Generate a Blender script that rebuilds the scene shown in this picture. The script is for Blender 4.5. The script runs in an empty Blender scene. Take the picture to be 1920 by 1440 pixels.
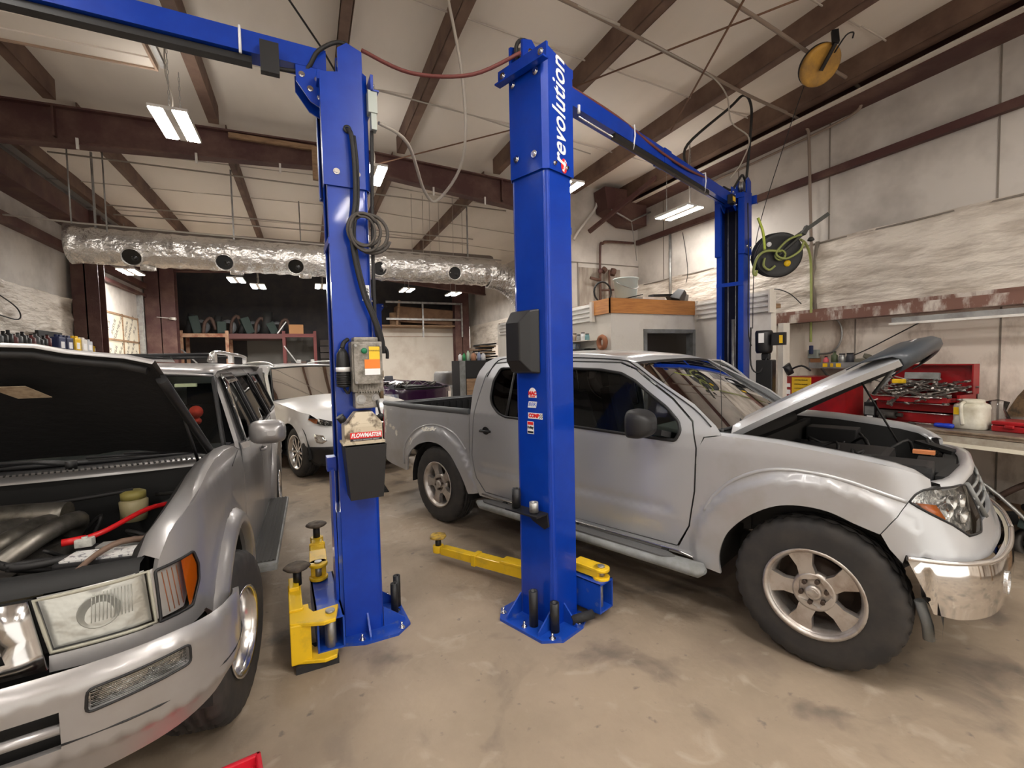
import bpy, bmesh, math, random
from mathutils import Vector, Matrix, Euler
from mathutils.geometry import delaunay_2d_cdt
random.seed(7)
R = math.radians
PI = math.pi
SC = bpy.context.scene
COL = SC.collection

# ---------------------------------------------------------------- materials
MATS = {}
def mat(name, col, rough=.5, metal=0., coat=0., noise=None, bump=0., bdist=.02, bscale=40., col2=None, nscale=3., nlo=.4, nhi=.65, emis=None, estr=0., trans=0., ior=1.45, spec=.5, stretch=(1,1,1), det=5.):
    """plain principled material; col2 = a second colour mixed in by a noise mask (dirt, wear)"""
    if name in MATS: return MATS[name]
    m = bpy.data.materials.new(name); m.use_nodes = True; MATS[name] = m
    nt = m.node_tree; b = nt.nodes['Principled BSDF']
    c4 = lambda c: (c[0], c[1], c[2], 1)
    b.inputs['Base Color'].default_value = c4(col); b.inputs['Roughness'].default_value = rough
    b.inputs['Metallic'].default_value = metal; b.inputs['Coat Weight'].default_value = coat
    b.inputs['Coat Roughness'].default_value = .06; b.inputs['IOR'].default_value = ior
    b.inputs['Specular IOR Level'].default_value = spec
    b.inputs['Transmission Weight'].default_value = trans
    if emis: b.inputs['Emission Color'].default_value = c4(emis); b.inputs['Emission Strength'].default_value = estr
    if col2 or bump:
        tc = nt.nodes.new('ShaderNodeTexCoord'); mp = nt.nodes.new('ShaderNodeMapping'); mp.inputs['Scale'].default_value = stretch
        nt.links.new(tc.outputs['Object'], mp.inputs['Vector'])
    if col2:
        n = nt.nodes.new('ShaderNodeTexNoise'); n.inputs['Scale'].default_value = nscale; n.inputs['Detail'].default_value = det
        n.inputs['Roughness'].default_value = .62
        nt.links.new(mp.outputs[0], n.inputs['Vector'])
        r = nt.nodes.new('ShaderNodeValToRGB'); r.color_ramp.elements[0].position = nlo; r.color_ramp.elements[1].position = nhi
        r.color_ramp.elements[0].color = c4(col); r.color_ramp.elements[1].color = c4(col2)
        nt.links.new(n.outputs['Fac'], r.inputs['Fac']); nt.links.new(r.outputs['Color'], b.inputs['Base Color'])
    if bump:
        n2 = nt.nodes.new('ShaderNodeTexNoise'); n2.inputs['Scale'].default_value = bscale; n2.inputs['Detail'].default_value = 4
        bp = nt.nodes.new('ShaderNodeBump'); bp.inputs['Strength'].default_value = bump; bp.inputs['Distance'].default_value = bdist
        nt.links.new(mp.outputs[0], n2.inputs['Vector']); nt.links.new(n2.outputs['Fac'], bp.inputs['Height']); nt.links.new(bp.outputs[0], b.inputs['Normal'])
    return m

# ---------------------------------------------------------------- mesh builder
class MB:
    def __init__(s): s.b = bmesh.new(); s.mi = 0; s.M = Matrix.Identity(4)
    def v(s, p): return s.b.verts.new(s.M @ Vector(p))
    def f(s, vs, smooth=False):
        try: fc = s.b.faces.new(vs); fc.material_index = s.mi; fc.smooth = smooth; return fc
        except ValueError: return None
    def box(s, c, d, rot=(0,0,0), taper=None, bev=0.):
        """centre, size; taper = (sx, sy) scale of the top"""
        E = Euler(rot).to_matrix(); c = Vector(c); t = taper or (1,1); P = []
        for z in (-.5, .5):
            k = t if z > 0 else (1,1)
            for x, y in ((-.5,-.5),(.5,-.5),(.5,.5),(-.5,.5)): P.append(s.v(c + E @ Vector((x*d[0]*k[0], y*d[1]*k[1], z*d[2]))))
        fs = [s.f([P[i] for i in q]) for q in ((3,2,1,0),(4,5,6,7),(0,1,5,4),(1,2,6,5),(2,3,7,6),(3,0,4,7))]
        if bev > 0:
            es = list({e for fc in fs if fc for e in fc.edges})
            r = bmesh.ops.bevel(s.b, geom=es, offset=bev, segments=2, affect='EDGES', profile=.7)
            for fc in r['faces']: fc.material_index = s.mi
        return s
    def b2(s, lo, hi, bev=0.): return s.box([(a+b)/2 for a, b in zip(lo, hi)], [abs(b-a) for a, b in zip(lo, hi)], bev=bev)
    def ring(s, c, ax, r, n, ref=None, ph=0., sx=1.):
        ax = Vector(ax).normalized()
        u = Vector(ref) if ref else (Vector((0,0,1)) if abs(ax.z) < .9 else Vector((1,0,0)))
        u = (u - ax*u.dot(ax)).normalized(); w = ax.cross(u); c = Vector(c)
        return [s.v(c + (u*math.cos(ph+2*PI*k/n)*sx + w*math.sin(ph+2*PI*k/n))*r) for k in range(n)]
    def loft(s, rings, closed=True, cap0=False, cap1=False, smooth=True):
        for A, B in zip(rings, rings[1:]):
            n = len(A)
            for k in range(n if closed else n-1): s.f([A[k], A[(k+1) % n], B[(k+1) % n], B[k]], smooth)
        if cap0: s.f(list(reversed(rings[0])))
        if cap1: s.f(rings[-1])
        return s
    def cyl(s, a, b, r, r2=None, n=16, caps=True):
        a, b = Vector(a), Vector(b); r2 = r if r2 is None else r2
        return s.loft([s.ring(a, b-a, r, n), s.ring(b, b-a, r2, n)], cap0=caps, cap1=caps)
    def pipe(s, a, b, r, ri, n=16):
        a, b = Vector(a), Vector(b); d = b-a
        return s.loft([s.ring(a,d,ri,n), s.ring(a,d,r,n), s.ring(b,d,r,n), s.ring(b,d,ri,n), s.ring(a,d,ri,n)])
    def lathe(s, c, ax, prof, n=32, ref=None, smooth=True):
        """prof: list of (radius, height along axis)"""
        ax = Vector(ax).normalized(); c = Vector(c)
        return s.loft([s.ring(c+ax*h, ax, max(r, 1e-4), n, ref) for r, h in prof], smooth=smooth)
    def tube(s, pts, r, n=8, closed=False, smooth=True, sub=0, sx=1.):
        if sub:
            n0 = len(pts); pts = _catmull([tuple(p) for p in pts], sub)
            if isinstance(r, (list, tuple)): r = [r[min(n0-1, i//sub)]+(r[min(n0-1, i//sub+1)]-r[min(n0-1, i//sub)])*((i % sub)/sub) for i in range(len(pts))]
        pts = [Vector(p) for p in pts]; N = len(pts); rings = []; ref = None
        for i, p in enumerate(pts):
            if closed: d = pts[(i+1) % N]-pts[i-1]
            else: d = pts[min(i+1, N-1)]-pts[max(i-1, 0)]
            if d.length < 1e-9: d = Vector((0,0,1))
            d.normalize()
            if ref is None: ref = Vector((0,0,1)) if abs(d.z) < .9 else Vector((1,0,0))
            ref = (ref-d*ref.dot(d)); ref = ref.normalized() if ref.length > 1e-6 else Vector((1,0,0))
            rr = r[i] if isinstance(r, (list, tuple)) else r
            rings.append(s.ring(p, d, rr, n, ref, sx=sx))
        if closed: rings.append(rings[0])
        return s.loft(rings, cap0=not closed, cap1=not closed, smooth=smooth)
    def bar(s, a, b, w, h, up=(0,0,1)):
        """rectangular bar from a to b, w across, h along up"""
        a, b = Vector(a), Vector(b); d = (b-a).normalized(); u = Vector(up); sd = d.cross(u).normalized(); u = sd.cross(d)
        P = [s.v(p + sd*x*w/2 + u*y*h/2) for p in (a, b) for x, y in ((-1,-1),(1,-1),(1,1),(-1,1))]
        for q in ((3,2,1,0),(4,5,6,7),(0,1,5,4),(1,2,6,5),(2,3,7,6),(3,0,4,7)): s.f([P[i] for i in q])
        return s
    def prism(s, poly, fn, h0, h1, smooth=False):
        """poly in 2-D, fn(x, y, h) -> 3-D, extruded from h0 to h1"""
        A = [s.v(fn(x, y, h0)) for x, y in poly]; B = [s.v(fn(x, y, h1)) for x, y in poly]; n = len(A)
        for k in range(n): s.f([A[k], A[(k+1) % n], B[(k+1) % n], B[k]], smooth)
        s.f(list(reversed(A))); s.f(B); return s
    def grid(s, rows, smooth=True):
        V = [[s.v(p) for p in r] for r in rows]
        for A, B in zip(V, V[1:]):
            for k in range(len(A)-1): s.f([A[k], A[k+1], B[k+1], B[k]], smooth)
        return s
    def obj(s, name, m, parent=None, solid=0., recalc=True, bevel=0., label=None, cat=None, group=None, kind=None, loc=None, rz=0.):
        if recalc: bmesh.ops.recalc_face_normals(s.b, faces=s.b.faces)
        me = bpy.data.meshes.new(name); s.b.to_mesh(me); s.b.free()
        for mm in (m if isinstance(m, (list, tuple)) else [m]): me.materials.append(mm)
        o = bpy.data.objects.new(name, me); COL.objects.link(o)
        if parent: o.parent = parent
        if solid:
            md = o.modifiers.new('thickness', 'SOLIDIFY'); md.thickness = abs(solid); md.offset = -1 if solid > 0 else 1
        if bevel:
            md = o.modifiers.new('bevel', 'BEVEL'); md.width = bevel; md.segments = 2; md.limit_method = 'ANGLE'; md.angle_limit = R(40)
        if loc: o.location = loc
        if rz: o.rotation_euler.z = rz
        return tag(o, label, cat, group, kind)
def tag(o, label=None, cat=None, group=None, kind=None):
    for k, v in (('label', label), ('category', cat), ('group', group), ('kind', kind)):
        if v: o[k] = v
    return o
def thing(name, label, cat, loc=(0,0,0), rz=0., group=None):
    o = bpy.data.objects.new(name, None); o.empty_display_size = .1; COL.objects.link(o)
    o.location = loc; o.rotation_euler = (0,0,rz); return tag(o, label, cat, group)
def kids(o): return [c for c in bpy.data.objects if c.parent == o]
def dup(root, loc=None, rz=None, label=None, parent=None):
    def rec(o, par):
        c = o.copy(); COL.objects.link(c)
        if par: c.parent = par
        for k in kids(o):
            if k is not c: rec(k, c)
        return c
    r = rec(root, parent)
    if loc is not None: r.location = loc
    if rz is not None: r.rotation_euler.z = rz
    if label: r['label'] = label
    return r
def struct(name, mb, m, **k): return mb.obj(name, m, kind='structure', **k)

# ---------------------------------------------------------------- panels cut from outlines
def _inside(p, poly):
    x, y = p; c = False; j = len(poly)-1
    for i in range(len(poly)):
        xi, yi = poly[i]; xj, yj = poly[j]
        if (yi > y) != (yj > y) and x < (xj-xi)*(y-yi)/(yj-yi)+xi: c = not c
        j = i
    return c
def _dist(p, poly):
    best = 9e9
    for i in range(len(poly)):
        a = poly[i-1]; b = poly[i]; dx, dy = b[0]-a[0], b[1]-a[1]; L = dx*dx+dy*dy or 1e-12
        t = max(0, min(1, ((p[0]-a[0])*dx+(p[1]-a[1])*dy)/L)); best = min(best, math.hypot(p[0]-a[0]-t*dx, p[1]-a[1]-t*dy))
    return best
def _densify(poly, step):
    out = []
    for i in range(len(poly)):
        a = poly[i]; b = poly[(i+1) % len(poly)]; n = max(1, int(math.hypot(b[0]-a[0], b[1]-a[1])/step+.5))
        for k in range(n): out.append((a[0]+(b[0]-a[0])*k/n, a[1]+(b[1]-a[1])*k/n))
    return out
def rnd(poly, r=.03, n=3, skip=()):
    """round the corners of a polygon"""
    out = []; N = len(poly)
    for i in range(N):
        p = Vector(poly[i]); a = Vector(poly[i-1]); b = Vector(poly[(i+1) % N])
        if i in skip: out.append(tuple(p)); continue
        da, db = (a-p), (b-p); k = min(r, da.length*.45, db.length*.45)
        A = p+da.normalized()*k; B = p+db.normalized()*k
        for j in range(n+1):
            t = j/n; q = A*(1-t)**2+p*2*t*(1-t)+B*t*t; out.append((q.x, q.y))
    return out
def panel(mb, outline, fn, holes=(), step=.06, side=1, smooth=True):
    """triangulate an outline with holes and wrap it with fn(u, v) -> (x, y, z); side=-1 mirrors y"""
    loops = [_densify(outline, step)] + [_densify(h, step) for h in holes]
    V = []; E = []
    for L in loops:
        s0 = len(V); V += L; E += [(s0+i, s0+(i+1) % len(L)) for i in range(len(L))]
    xs = [p[0] for p in outline]; ys = [p[1] for p in outline]
    x = min(xs)+step/2; row = 0
    while x < max(xs):
        y = min(ys)+step/2*(row % 2)
        while y < max(ys):
            p = (x, y)
            if _inside(p, outline) and not any(_inside(p, h) for h in holes) and all(_dist(p, L) > step*.45 for L in [outline]+list(holes)): V.append(p)
            y += step
        x += step; row += 1
    vo, eo, fo, _, _, _ = delaunay_2d_cdt([Vector(p) for p in V], E, [], 0, 1e-6)
    vs = {}
    for f in fo:
        c = (sum(vo[i].x for i in f)/len(f), sum(vo[i].y for i in f)/len(f))
        if not _inside(c, outline) or any(_inside(c, h) for h in holes): continue
        q = []
        for i in f:
            if i not in vs:
                x, y, z = fn(vo[i].x, vo[i].y); vs[i] = mb.v((x, y*side, z))
            q.append(vs[i])
        mb.f(q if side > 0 else list(reversed(q)), smooth)
    return mb
def rim(mb, outline, fn, r=.008, side=1, n=6, step=.05, closed=True):
    P = _densify(outline, step) if closed else [p for p in outline]
    Q = []
    for u, v in P:
        x, y, z = fn(u, v); Q.append((x, y*side, z))
    return mb.tube(Q, r, n=n, closed=closed)
def text(body, size, m, loc, rot, parent=None, shear=0., extrude=.0006, align='CENTER', bold=0., name='lettering', sx=1., space=1.):
    cu = bpy.data.curves.new(name, 'FONT'); cu.body = body; cu.size = size; cu.shear = shear; cu.extrude = extrude
    cu.align_x = align; cu.align_y = 'CENTER'; cu.offset = bold; cu.resolution_u = 3; cu.space_character = space
    t = bpy.data.objects.new('tmp', cu); COL.objects.link(t)
    bpy.context.view_layer.update()
    me = bpy.data.meshes.new_from_object(t.evaluated_get(bpy.context.evaluated_depsgraph_get()))
    bpy.data.objects.remove(t); bpy.data.curves.remove(cu)
    me.name = name; me.materials.clear(); me.materials.append(m)
    o = bpy.data.objects.new(name, me); COL.objects.link(o); o.parent = parent; o.location = loc; o.rotation_euler = rot; o.scale = (sx,1,1)
    return o
# ---- surface maps of the vehicle skins: (u, z) -> local point; u runs along the flank and round the nose ----
def _catmull(pts, n=8):
    out = []
    P_ = [pts[0]] + list(pts) + [pts[-1]]
    for i in range(1, len(P_) - 2):
        a, b, c, d = P_[i-1], P_[i], P_[i+1], P_[i+2]
        for k in range(n):
            t = k / n
            out.append(tuple(.5*((2*b[j]) + (-a[j]+c[j])*t + (2*a[j]-5*b[j]+4*c[j]-d[j])*t*t + (-a[j]+3*b[j]-3*c[j]+d[j])*t**3) for j in range(len(b))))
    out.append(tuple(pts[-1]))
    return out
def smooth01(t):
    t = max(0., min(1., t)); return t*t*(3-2*t)
class Plan:
    def __init__(s, pts, u0=None):
        s.p = _catmull(pts, 10); s.u = [pts[0][0] if u0 is None else u0]
        for a, b in zip(s.p, s.p[1:]): s.u.append(s.u[-1] + math.hypot(b[0]-a[0], b[1]-a[1]))
    def at(s, u):
        U = s.u; n = len(U)
        if u <= U[0]: i = 0
        elif u >= U[-1]: i = n-2
        else:
            lo, hi = 0, n-1
            while hi-lo > 1:
                m = (lo+hi)//2
                if U[m] <= u: lo = m
                else: hi = m
            i = lo
        def T(k):
            k = max(0, min(n-2, k)); a, b = s.p[k], s.p[k+1]; L = math.hypot(b[0]-a[0], b[1]-a[1]) or 1e-9
            return (b[0]-a[0])/L, (b[1]-a[1])/L
        a = s.p[i]; tx, ty = T(i); d = u-U[i]
        x, y = a[0]+tx*d, a[1]+ty*d
        f = max(0., min(1., d/max(1e-9, U[i+1]-U[i])))
        t0 = T(i-1) if f < .5 else T(i); t1 = T(i) if f < .5 else T(i+1); g = f+.5 if f < .5 else f-.5
        nx, ny = t0[0]*(1-g)+t1[0]*g, t0[1]*(1-g)+t1[1]*g; L = math.hypot(nx, ny) or 1
        return x, y, ny/L, -nx/L      # outward normal (curve runs forward on the right side, y<0)
def flare(u, z, cx, cz, r0, r1, h):
    d = math.hypot(u-cx, (z-cz)*1.05)
    if z < .3: pass
    return h*(1-smooth01((d-r1+.05)/.05)) if d > r0*.6 else h
TRUCK_PLAN = Plan([(-1.13,-.83),(-1.0,-.885),(-.6,-.90),(0,-.905),(.6,-.905),(1.5,-.91),(2.6,-.905),(3.2,-.90),(3.5,-.885),(3.66,-.84),(3.76,-.74),(3.82,-.6),(3.85,-.4),(3.87,-.2),(3.875,0)])
def truck_map(u, z, off=0.):
    x, y, nx, ny = TRUCK_PLAN.at(u)
    k = smooth01((u-3.45)/.35)
    ins = 0.
    if z > 1.06: ins += (z-1.06)*.12
    if z > 1.14: ins += (z-1.14)*.26 + max(0, z-1.45)*.25
    if z < .62: ins += (.62-z)*.14*(1-k)
    ins += k*max(0., z-.68)*.34
    if k < .5:
        ins -= flare(u, z, 3.2, .40, .46, .63, .035) + flare(u, z, 0., .39, .46, .61, .035)
    ins += .012*math.exp(-((z-.66)/.03)**2)*smooth01((u-.62)/.1)*(1-smooth01((u-2.4)/.1))
    return (x - nx*(ins-off), y - ny*(ins-off), z)
RUN_PLAN = Plan([(-1.02,-.70),(-.96,-.76),(-.8,-.79),(-.2,-.80),(.6,-.805),(1.6,-.81),(2.4,-.805),(2.9,-.80),(3.15,-.79),(3.28,-.765),(3.37,-.70),(3.42,-.58),(3.45,-.4),(3.47,-.2),(3.475,0)])
def run_map(u, z, off=0.):
    x, y, nx, ny = RUN_PLAN.at(u)
    k = smooth01((u-3.1)/.3)
    ins = max(0., z-1.0)*.10*(1-k)
    if z > 1.12: ins += (z-1.12)*.30 + max(0, z-1.5)*.3
    ins += .05*smooth01((.75-z)/.5)*.3
    ins += k*max(0., z-.72)*.18
    if k < .6:
        ins -= flare(u, z, 2.675, .40, .45, .60, .012) + flare(u, z, 0., .40, .45, .60, .012)
    return (x - nx*(ins-off), y - ny*(ins-off), z)
EQ_PLAN = Plan([(-1.05,-.6),(-.98,-.78),(-.7,-.88),(0,-.90),(1.4,-.91),(2.6,-.90),(3.1,-.87),(3.35,-.80),(3.5,-.68),(3.6,-.5),(3.64,-.25),(3.65,0)])
def eq_map(u, z, off=0.):
    x, y, nx, ny = EQ_PLAN.at(u)
    k = smooth01((u-3.0)/.4)
    ins = 0.
    if z > 1.02: ins += (z-1.02)*.30 + max(0, z-1.45)*.5
    if z < .55: ins += (.55-z)*.15
    ins += k*max(0., z-.6)*.45
    if k < .5: ins -= flare(u, z, 2.725, .36, .4, .50, .02) + flare(u, z, 0., .36, .4, .50, .02)
    return (x - nx*(ins-off), y - ny*(ins-off), z)
RB_PLAN = Plan([(2.98,-.84),(3.10,-.865),(3.22,-.865),(3.33,-.83),(3.42,-.75),(3.49,-.60),(3.53,-.4),(3.55,-.2),(3.555,0)])
def rb_map(u, z, off=0.):
    x, y, nx, ny = RB_PLAN.at(u); ins = 0.
    if z > .74: ins += (z-.74)**2*14
    if z < .56: ins += (.56-z)*.45+.012
    return (x - nx*(ins-off), y - ny*(ins-off), z)
LAMP = 29.
WORLD = .65
EXPO = 1.45
# ---------------------------------------------------------------- materials of the building
M_floor = mat('stained concrete', (.345,.272,.20), rough=.6, col2=(.20,.155,.115), nscale=.9, nlo=.38, nhi=.75, bump=.12, bscale=30, det=9)
def floor_detail():
    nt = M_floor.node_tree; b = nt.nodes['Principled BSDF']; base = b.inputs['Base Color'].links[0].from_socket
    tc = nt.nodes['Texture Coordinate']
    def layer(base, scale, lo, hi, c, det=6, dist=0.):
        n = nt.nodes.new('ShaderNodeTexNoise'); n.inputs['Scale'].default_value = scale; n.inputs['Detail'].default_value = det; n.inputs['Distortion'].default_value = dist
        nt.links.new(tc.outputs['Object'], n.inputs['Vector'])
        r = nt.nodes.new('ShaderNodeMapRange'); r.inputs[1].default_value = lo; r.inputs[2].default_value = hi; nt.links.new(n.outputs['Fac'], r.inputs[0])
        mx = nt.nodes.new('ShaderNodeMix'); mx.data_type = 'RGBA'; mx.inputs[7].default_value = (*c, 1)
        nt.links.new(r.outputs[0], mx.inputs[0]); nt.links.new(base, mx.inputs[6]); return mx.outputs[2]
    base = layer(base, 2.3, .55, .72, (.13,.105,.085), 8, .6)
    base = layer(base, 14, .66, .76, (.16,.13,.11), 3)
    base = layer(base, 5, .58, .8, (.43,.36,.28), 8, 1.)
    nt.links.new(base, b.inputs['Base Color'])
floor_detail()
M_vinyl = mat('vinyl insulation', (.82,.76,.68), rough=.6, col2=(.66,.61,.54), nscale=.7, nlo=.45, nhi=.8, bump=.25, bscale=3, stretch=(1,.35,1))
M_vinyl_dirty = mat('sooty wall vinyl', (.62,.58,.53), rough=.6, col2=(.30,.27,.24), nscale=.9, nlo=.45, nhi=.75, bump=.2, bscale=3)
M_wrink = mat('wrinkled wall insulation', (.72,.66,.58), rough=.5, col2=(.26,.20,.145), nscale=2.0, nlo=.47, nhi=.74, bump=1., bdist=.05, bscale=6, stretch=(1,.5,1.8), det=9)
M_board = mat('painted wall board', (.80,.72,.63), rough=.6, col2=(.30,.22,.16), nscale=3.3, nlo=.50, nhi=.72, bump=.2, bscale=20, stretch=(1,1,.45), det=9)
M_steel = mat('red oxide steel', (.085,.035,.032), rough=.55, col2=(.17,.10,.075), nscale=2.5, nlo=.45, nhi=.75, bump=.1)
M_steel_dusty = mat('dusty purlin steel', (.19,.12,.085), rough=.7, col2=(.085,.045,.035), nscale=2, nlo=.4, nhi=.7)
M_white = mat('dirty white paint', (.72,.68,.61), rough=.55, col2=(.55,.49,.42), nscale=2.5, nlo=.5, nhi=.8, bump=.1)
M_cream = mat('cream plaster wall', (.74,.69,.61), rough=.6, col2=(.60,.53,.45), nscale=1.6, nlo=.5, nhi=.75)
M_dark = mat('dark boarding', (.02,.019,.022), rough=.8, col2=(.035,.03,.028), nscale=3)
M_pine = mat('varnished pine', (.62,.27,.075), rough=.45, col2=(.45,.17,.05), nscale=4, stretch=(1.2,1.2,12), nlo=.4, nhi=.7)
M_wood = mat('rough timber', (.33,.21,.12), rough=.7, col2=(.20,.12,.07), nscale=5, stretch=(1,1,6))
M_siding = mat('white ribbed siding', (.78,.76,.72), rough=.4, col2=(.6,.57,.52), nscale=3)
M_foil = mat('foil duct wrap', (.86,.84,.81), rough=.27, metal=.8, bump=1.0, bdist=.055, bscale=9, stretch=(.8,1,1), det=10)
M_galv = mat('galvanised steel', (.42,.42,.41), rough=.45, metal=.7, col2=(.28,.27,.26), nscale=8)
M_chrome = mat('chrome', (.80,.80,.80), rough=.08, metal=1.)
M_black = mat('black plastic', (.014,.014,.015), rough=.45)
M_rubber = mat('rubber', (.020,.020,.021), rough=.75, bump=.15, bscale=60)
M_grey = mat('grey paint', (.24,.25,.25), rough=.5, col2=(.14,.14,.13), nscale=6)
M_emit = mat('led panel', (1,1,1), emis=(1.,.955,.90), estr=LAMP)
M_emit2 = mat('far led panel', (1,1,1), emis=(1.,.955,.90), estr=LAMP*2.6)
M_red = mat('red enamel', (.36,.008,.012), rough=.35, coat=.4, col2=(.22,.01,.012), nscale=5)
M_yellow = mat('yellow paint', (.83,.53,.012), rough=.4, coat=.2, col2=(.55,.36,.03), nscale=7, nlo=.52, nhi=.75)
M_cable = mat('black cable', (.018,.017,.017), rough=.6)
M_cable_w = mat('dusty white cable', (.42,.38,.33), rough=.7)
M_rope = mat('rusty wire', (.16,.085,.05), rough=.7)

XR, XL, YB, YF = 5.5, -3.6, 16.0, -3.5     # right wall, left wall, back wall, front opening behind the camera
def zp(x): return 4.50-(.052 if x > .87 else .014)*abs(x-.87)     # underside of the purlins
def zc(x): return zp(x)+.21                # vinyl ceiling

# floor
m = MB(); m.b2((XL-.2, YF-3, -.12), (XR+.2, YB+.2, 0)); struct('floor', m, M_floor)
# ceiling: draped vinyl between the purlins
m = MB(); xs = [XL-.1, -2.9, -2.3, -1.6, -.83, -.2, .47, .87, 1.26, 1.95, 2.68, 3.4, 4.08, 4.6, 5.05, XR+.1]
rows = []
y = YF-3
while y <= YB+.21:
    rows.append([(x, y, zc(x)-(.035*abs(math.sin(y*2.3+x)) if i % 2 else 0)) for i, x in enumerate(xs)]); y += .35
m.grid(rows); struct('ceiling', m, M_vinyl)
# seams of the vinyl
m = MB()
for ys in (1.1, 2.55, 4.0, 5.45, 8.2, 9.65, 11.1):
    for a, b in zip(xs, xs[1:]): m.bar((a, ys, zc(a)-.03), (b, ys+.01, zc(b)-.03), .010, .012)
struct('trim_1', m, mat('seam tape', (.55,.50,.44), rough=.7))
# right wall in three bands
m = MB(); m.b2((XR, YF-3, 2.88), (XR+.12, YB, 4.8)); struct('wall_right', m, M_vinyl_dirty)
m = MB(); rows = []
for j in range(0, 190):
    y = YF-3+j*.1; rows.append([(XR-.02-.035*abs(math.sin(j*.9))*math.sin(PI*min(1, k/8))-.02*math.sin(k*2.1+j*.7), y, 2.1+.8*k/8) for k in range(9)])
m.grid(rows); m.b2((XR+.01, YF-3, 2.05), (XR+.12, YB, 2.9)); struct('wall_right_insulation', m, M_wrink)
m = MB(); m.b2((XR-.02, YF-3, 0), (XR+.12, YB, 2.1)); struct('wall_right_board', m, M_board)
m = MB()
for ys in (3.05, 1.9, .75): m.b2((XR-.026, ys-.006, 0), (XR-.02, ys+.006, 2.0))
for ys in (6.0, 4.55, 3.35, 1.95): m.b2((XR-.006, ys-.004, 2.9), (XR+.0, ys+.008, 4.2))
m.tube([(XR-.045, 3.47, 2.1), (XR-.05, 3.5, 2.5), (XR-.03, 3.46, 2.9)], .022, n=6)
m.b2((XR-.03, YF, 2.875), (XR, 8, 2.89)); struct('trim_2', m, mat('dark joint', (.22,.19,.16), rough=.8))
# left wall
m = MB(); m.b2((XL-.12, YF-3, 2.75), (XL, YB, 4.8)); struct('wall_left', m, M_vinyl_dirty)
m = MB(); rows = []
for j in range(0, 140):
    y = YF+j*.1; rows.append([(XL+.02+.03*abs(math.sin(j*.8))+.02*math.sin(k*2+j*.6), y, 2.0+.8*k/7) for k in range(8)])
m.grid(rows); m.b2((XL-.12, YF-3, 0), (XL, 10.5, 2.78)); struct('wall_left_insulation', m, M_wrink)
m = MB(); m.b2((XL-.12, 13.6, 0), (XL, YB, 2.8)); struct('wall_left_end', m, M_vinyl_dirty)
# back wall: white below on the right, dark above
m = MB(); m.b2((1.2, YB, 0), (XR, YB+.12, 2.82)); struct('wall_back', m, M_cream)
m = MB(); m.b2((2.0, YB-.012, 2.5), (XR, YB-.001, 2.515)); m.b2((1.2, YB-.02, 2.8), (XR, YB, 2.84)); struct('trim_3', m, M_wood)
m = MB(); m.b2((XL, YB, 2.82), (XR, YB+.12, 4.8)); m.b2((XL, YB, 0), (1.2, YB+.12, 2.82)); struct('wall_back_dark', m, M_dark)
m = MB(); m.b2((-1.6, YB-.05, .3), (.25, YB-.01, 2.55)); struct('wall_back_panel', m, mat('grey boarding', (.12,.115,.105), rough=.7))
# partition over the office
m = MB(); m.b2((3.72, 6.65, 2.25), (XR, 6.75, 4.7)); struct('wall_partition', m, M_vinyl_dirty)
m = MB(); m.b2((4.25, 6.64, 2.3), (5.1, 6.65, 3.15)); struct('wall_partition_patch', m, mat('smoke stained panel', (.42,.37,.31), rough=.7, col2=(.16,.12,.10), nscale=3, stretch=(3,1,.6), nlo=.4, nhi=.75))
m = MB()
m.b2((3.72, 6.635, 3.22), (XR, 6.65, 3.235)); m.b2((4.22, 6.635, 2.3), (4.235, 6.65, 3.22)); struct('trim_4', m, mat('dark joint2', (.25,.22,.19), rough=.8))

# rigid frame rafter across the room
def rafter(name, Y, x0, x1, d0, d1, label, group=None):
    t = thing(name, label, 'roof beam', (0,Y,0), 0, group); t['kind'] = 'structure'
    w = MB(); fl = MB(); N = 24; top = []; bot = []
    for i in range(N+1):
        x = x0+(x1-x0)*i/N; zt = zp(x)+.03; q = abs(x-.87)/4.4
        dd = d0+(d1-(0 if x > .87 else .06)-d0)*min(1, q)**1.0; top.append((x, zt)); bot.append((x, zt-dd))
    w.prism(top+bot[::-1], lambda x, z, h: (x, h, z), -.008, .008)
    for L, k in ((top, 1), (bot, -1)):
        for a, b in zip(L, L[1:]): fl.bar((a[0],0,a[1]), (b[0]+.001,0,b[1]), .15, .02)
    w.obj('web', M_steel, t); fl.obj('flange', M_steel, t)
    st = MB()
    for x in (-2.4, .35, .95, 2.9): st.b2((x-.01, -.07, zp(x)-d0*1.1), (x+.01, .07, zp(x)+.02))
    st.obj('stiffener', M_steel, t); return t
rafter('roof_rafter', 6.75, XL, 3.75, .27, .50, 'long dark red tapered steel roof beam crossing above the shiny duct')
rafter('roof_rafter', 14.3, XL, XR, .27, .50, 'dark steel roof beam at the far back above the storage racks')
# little clips and timber pieces on the rafter
m = MB()
for x in (-3.0, -2.2, -1.1, -.2, 1.8, 2.6): m.b2((x-.012, 6.66, zp(x)-.42), (x+.012, 6.68, zp(x)-.30))
tag(m.obj('wire_clip', M_siding), 'row of little white cable clips along the lower edge of the long roof beam', 'clips', kind='stuff')
m = MB(); m.b2((-.75, 6.62, 4.40), (.22, 6.66, 4.46)); tag(m.obj('timber_batten', M_wood), 'thin wooden batten lying on the roof beam left of the first blue post', 'batten')
m = MB(); m.b2((.18, 6.55, 4.0), (.26, 6.60, 4.42)); tag(m.obj('timber_block', M_wood), 'short upright wooden block on the roof beam beside the first blue post', 'wood block')
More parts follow.
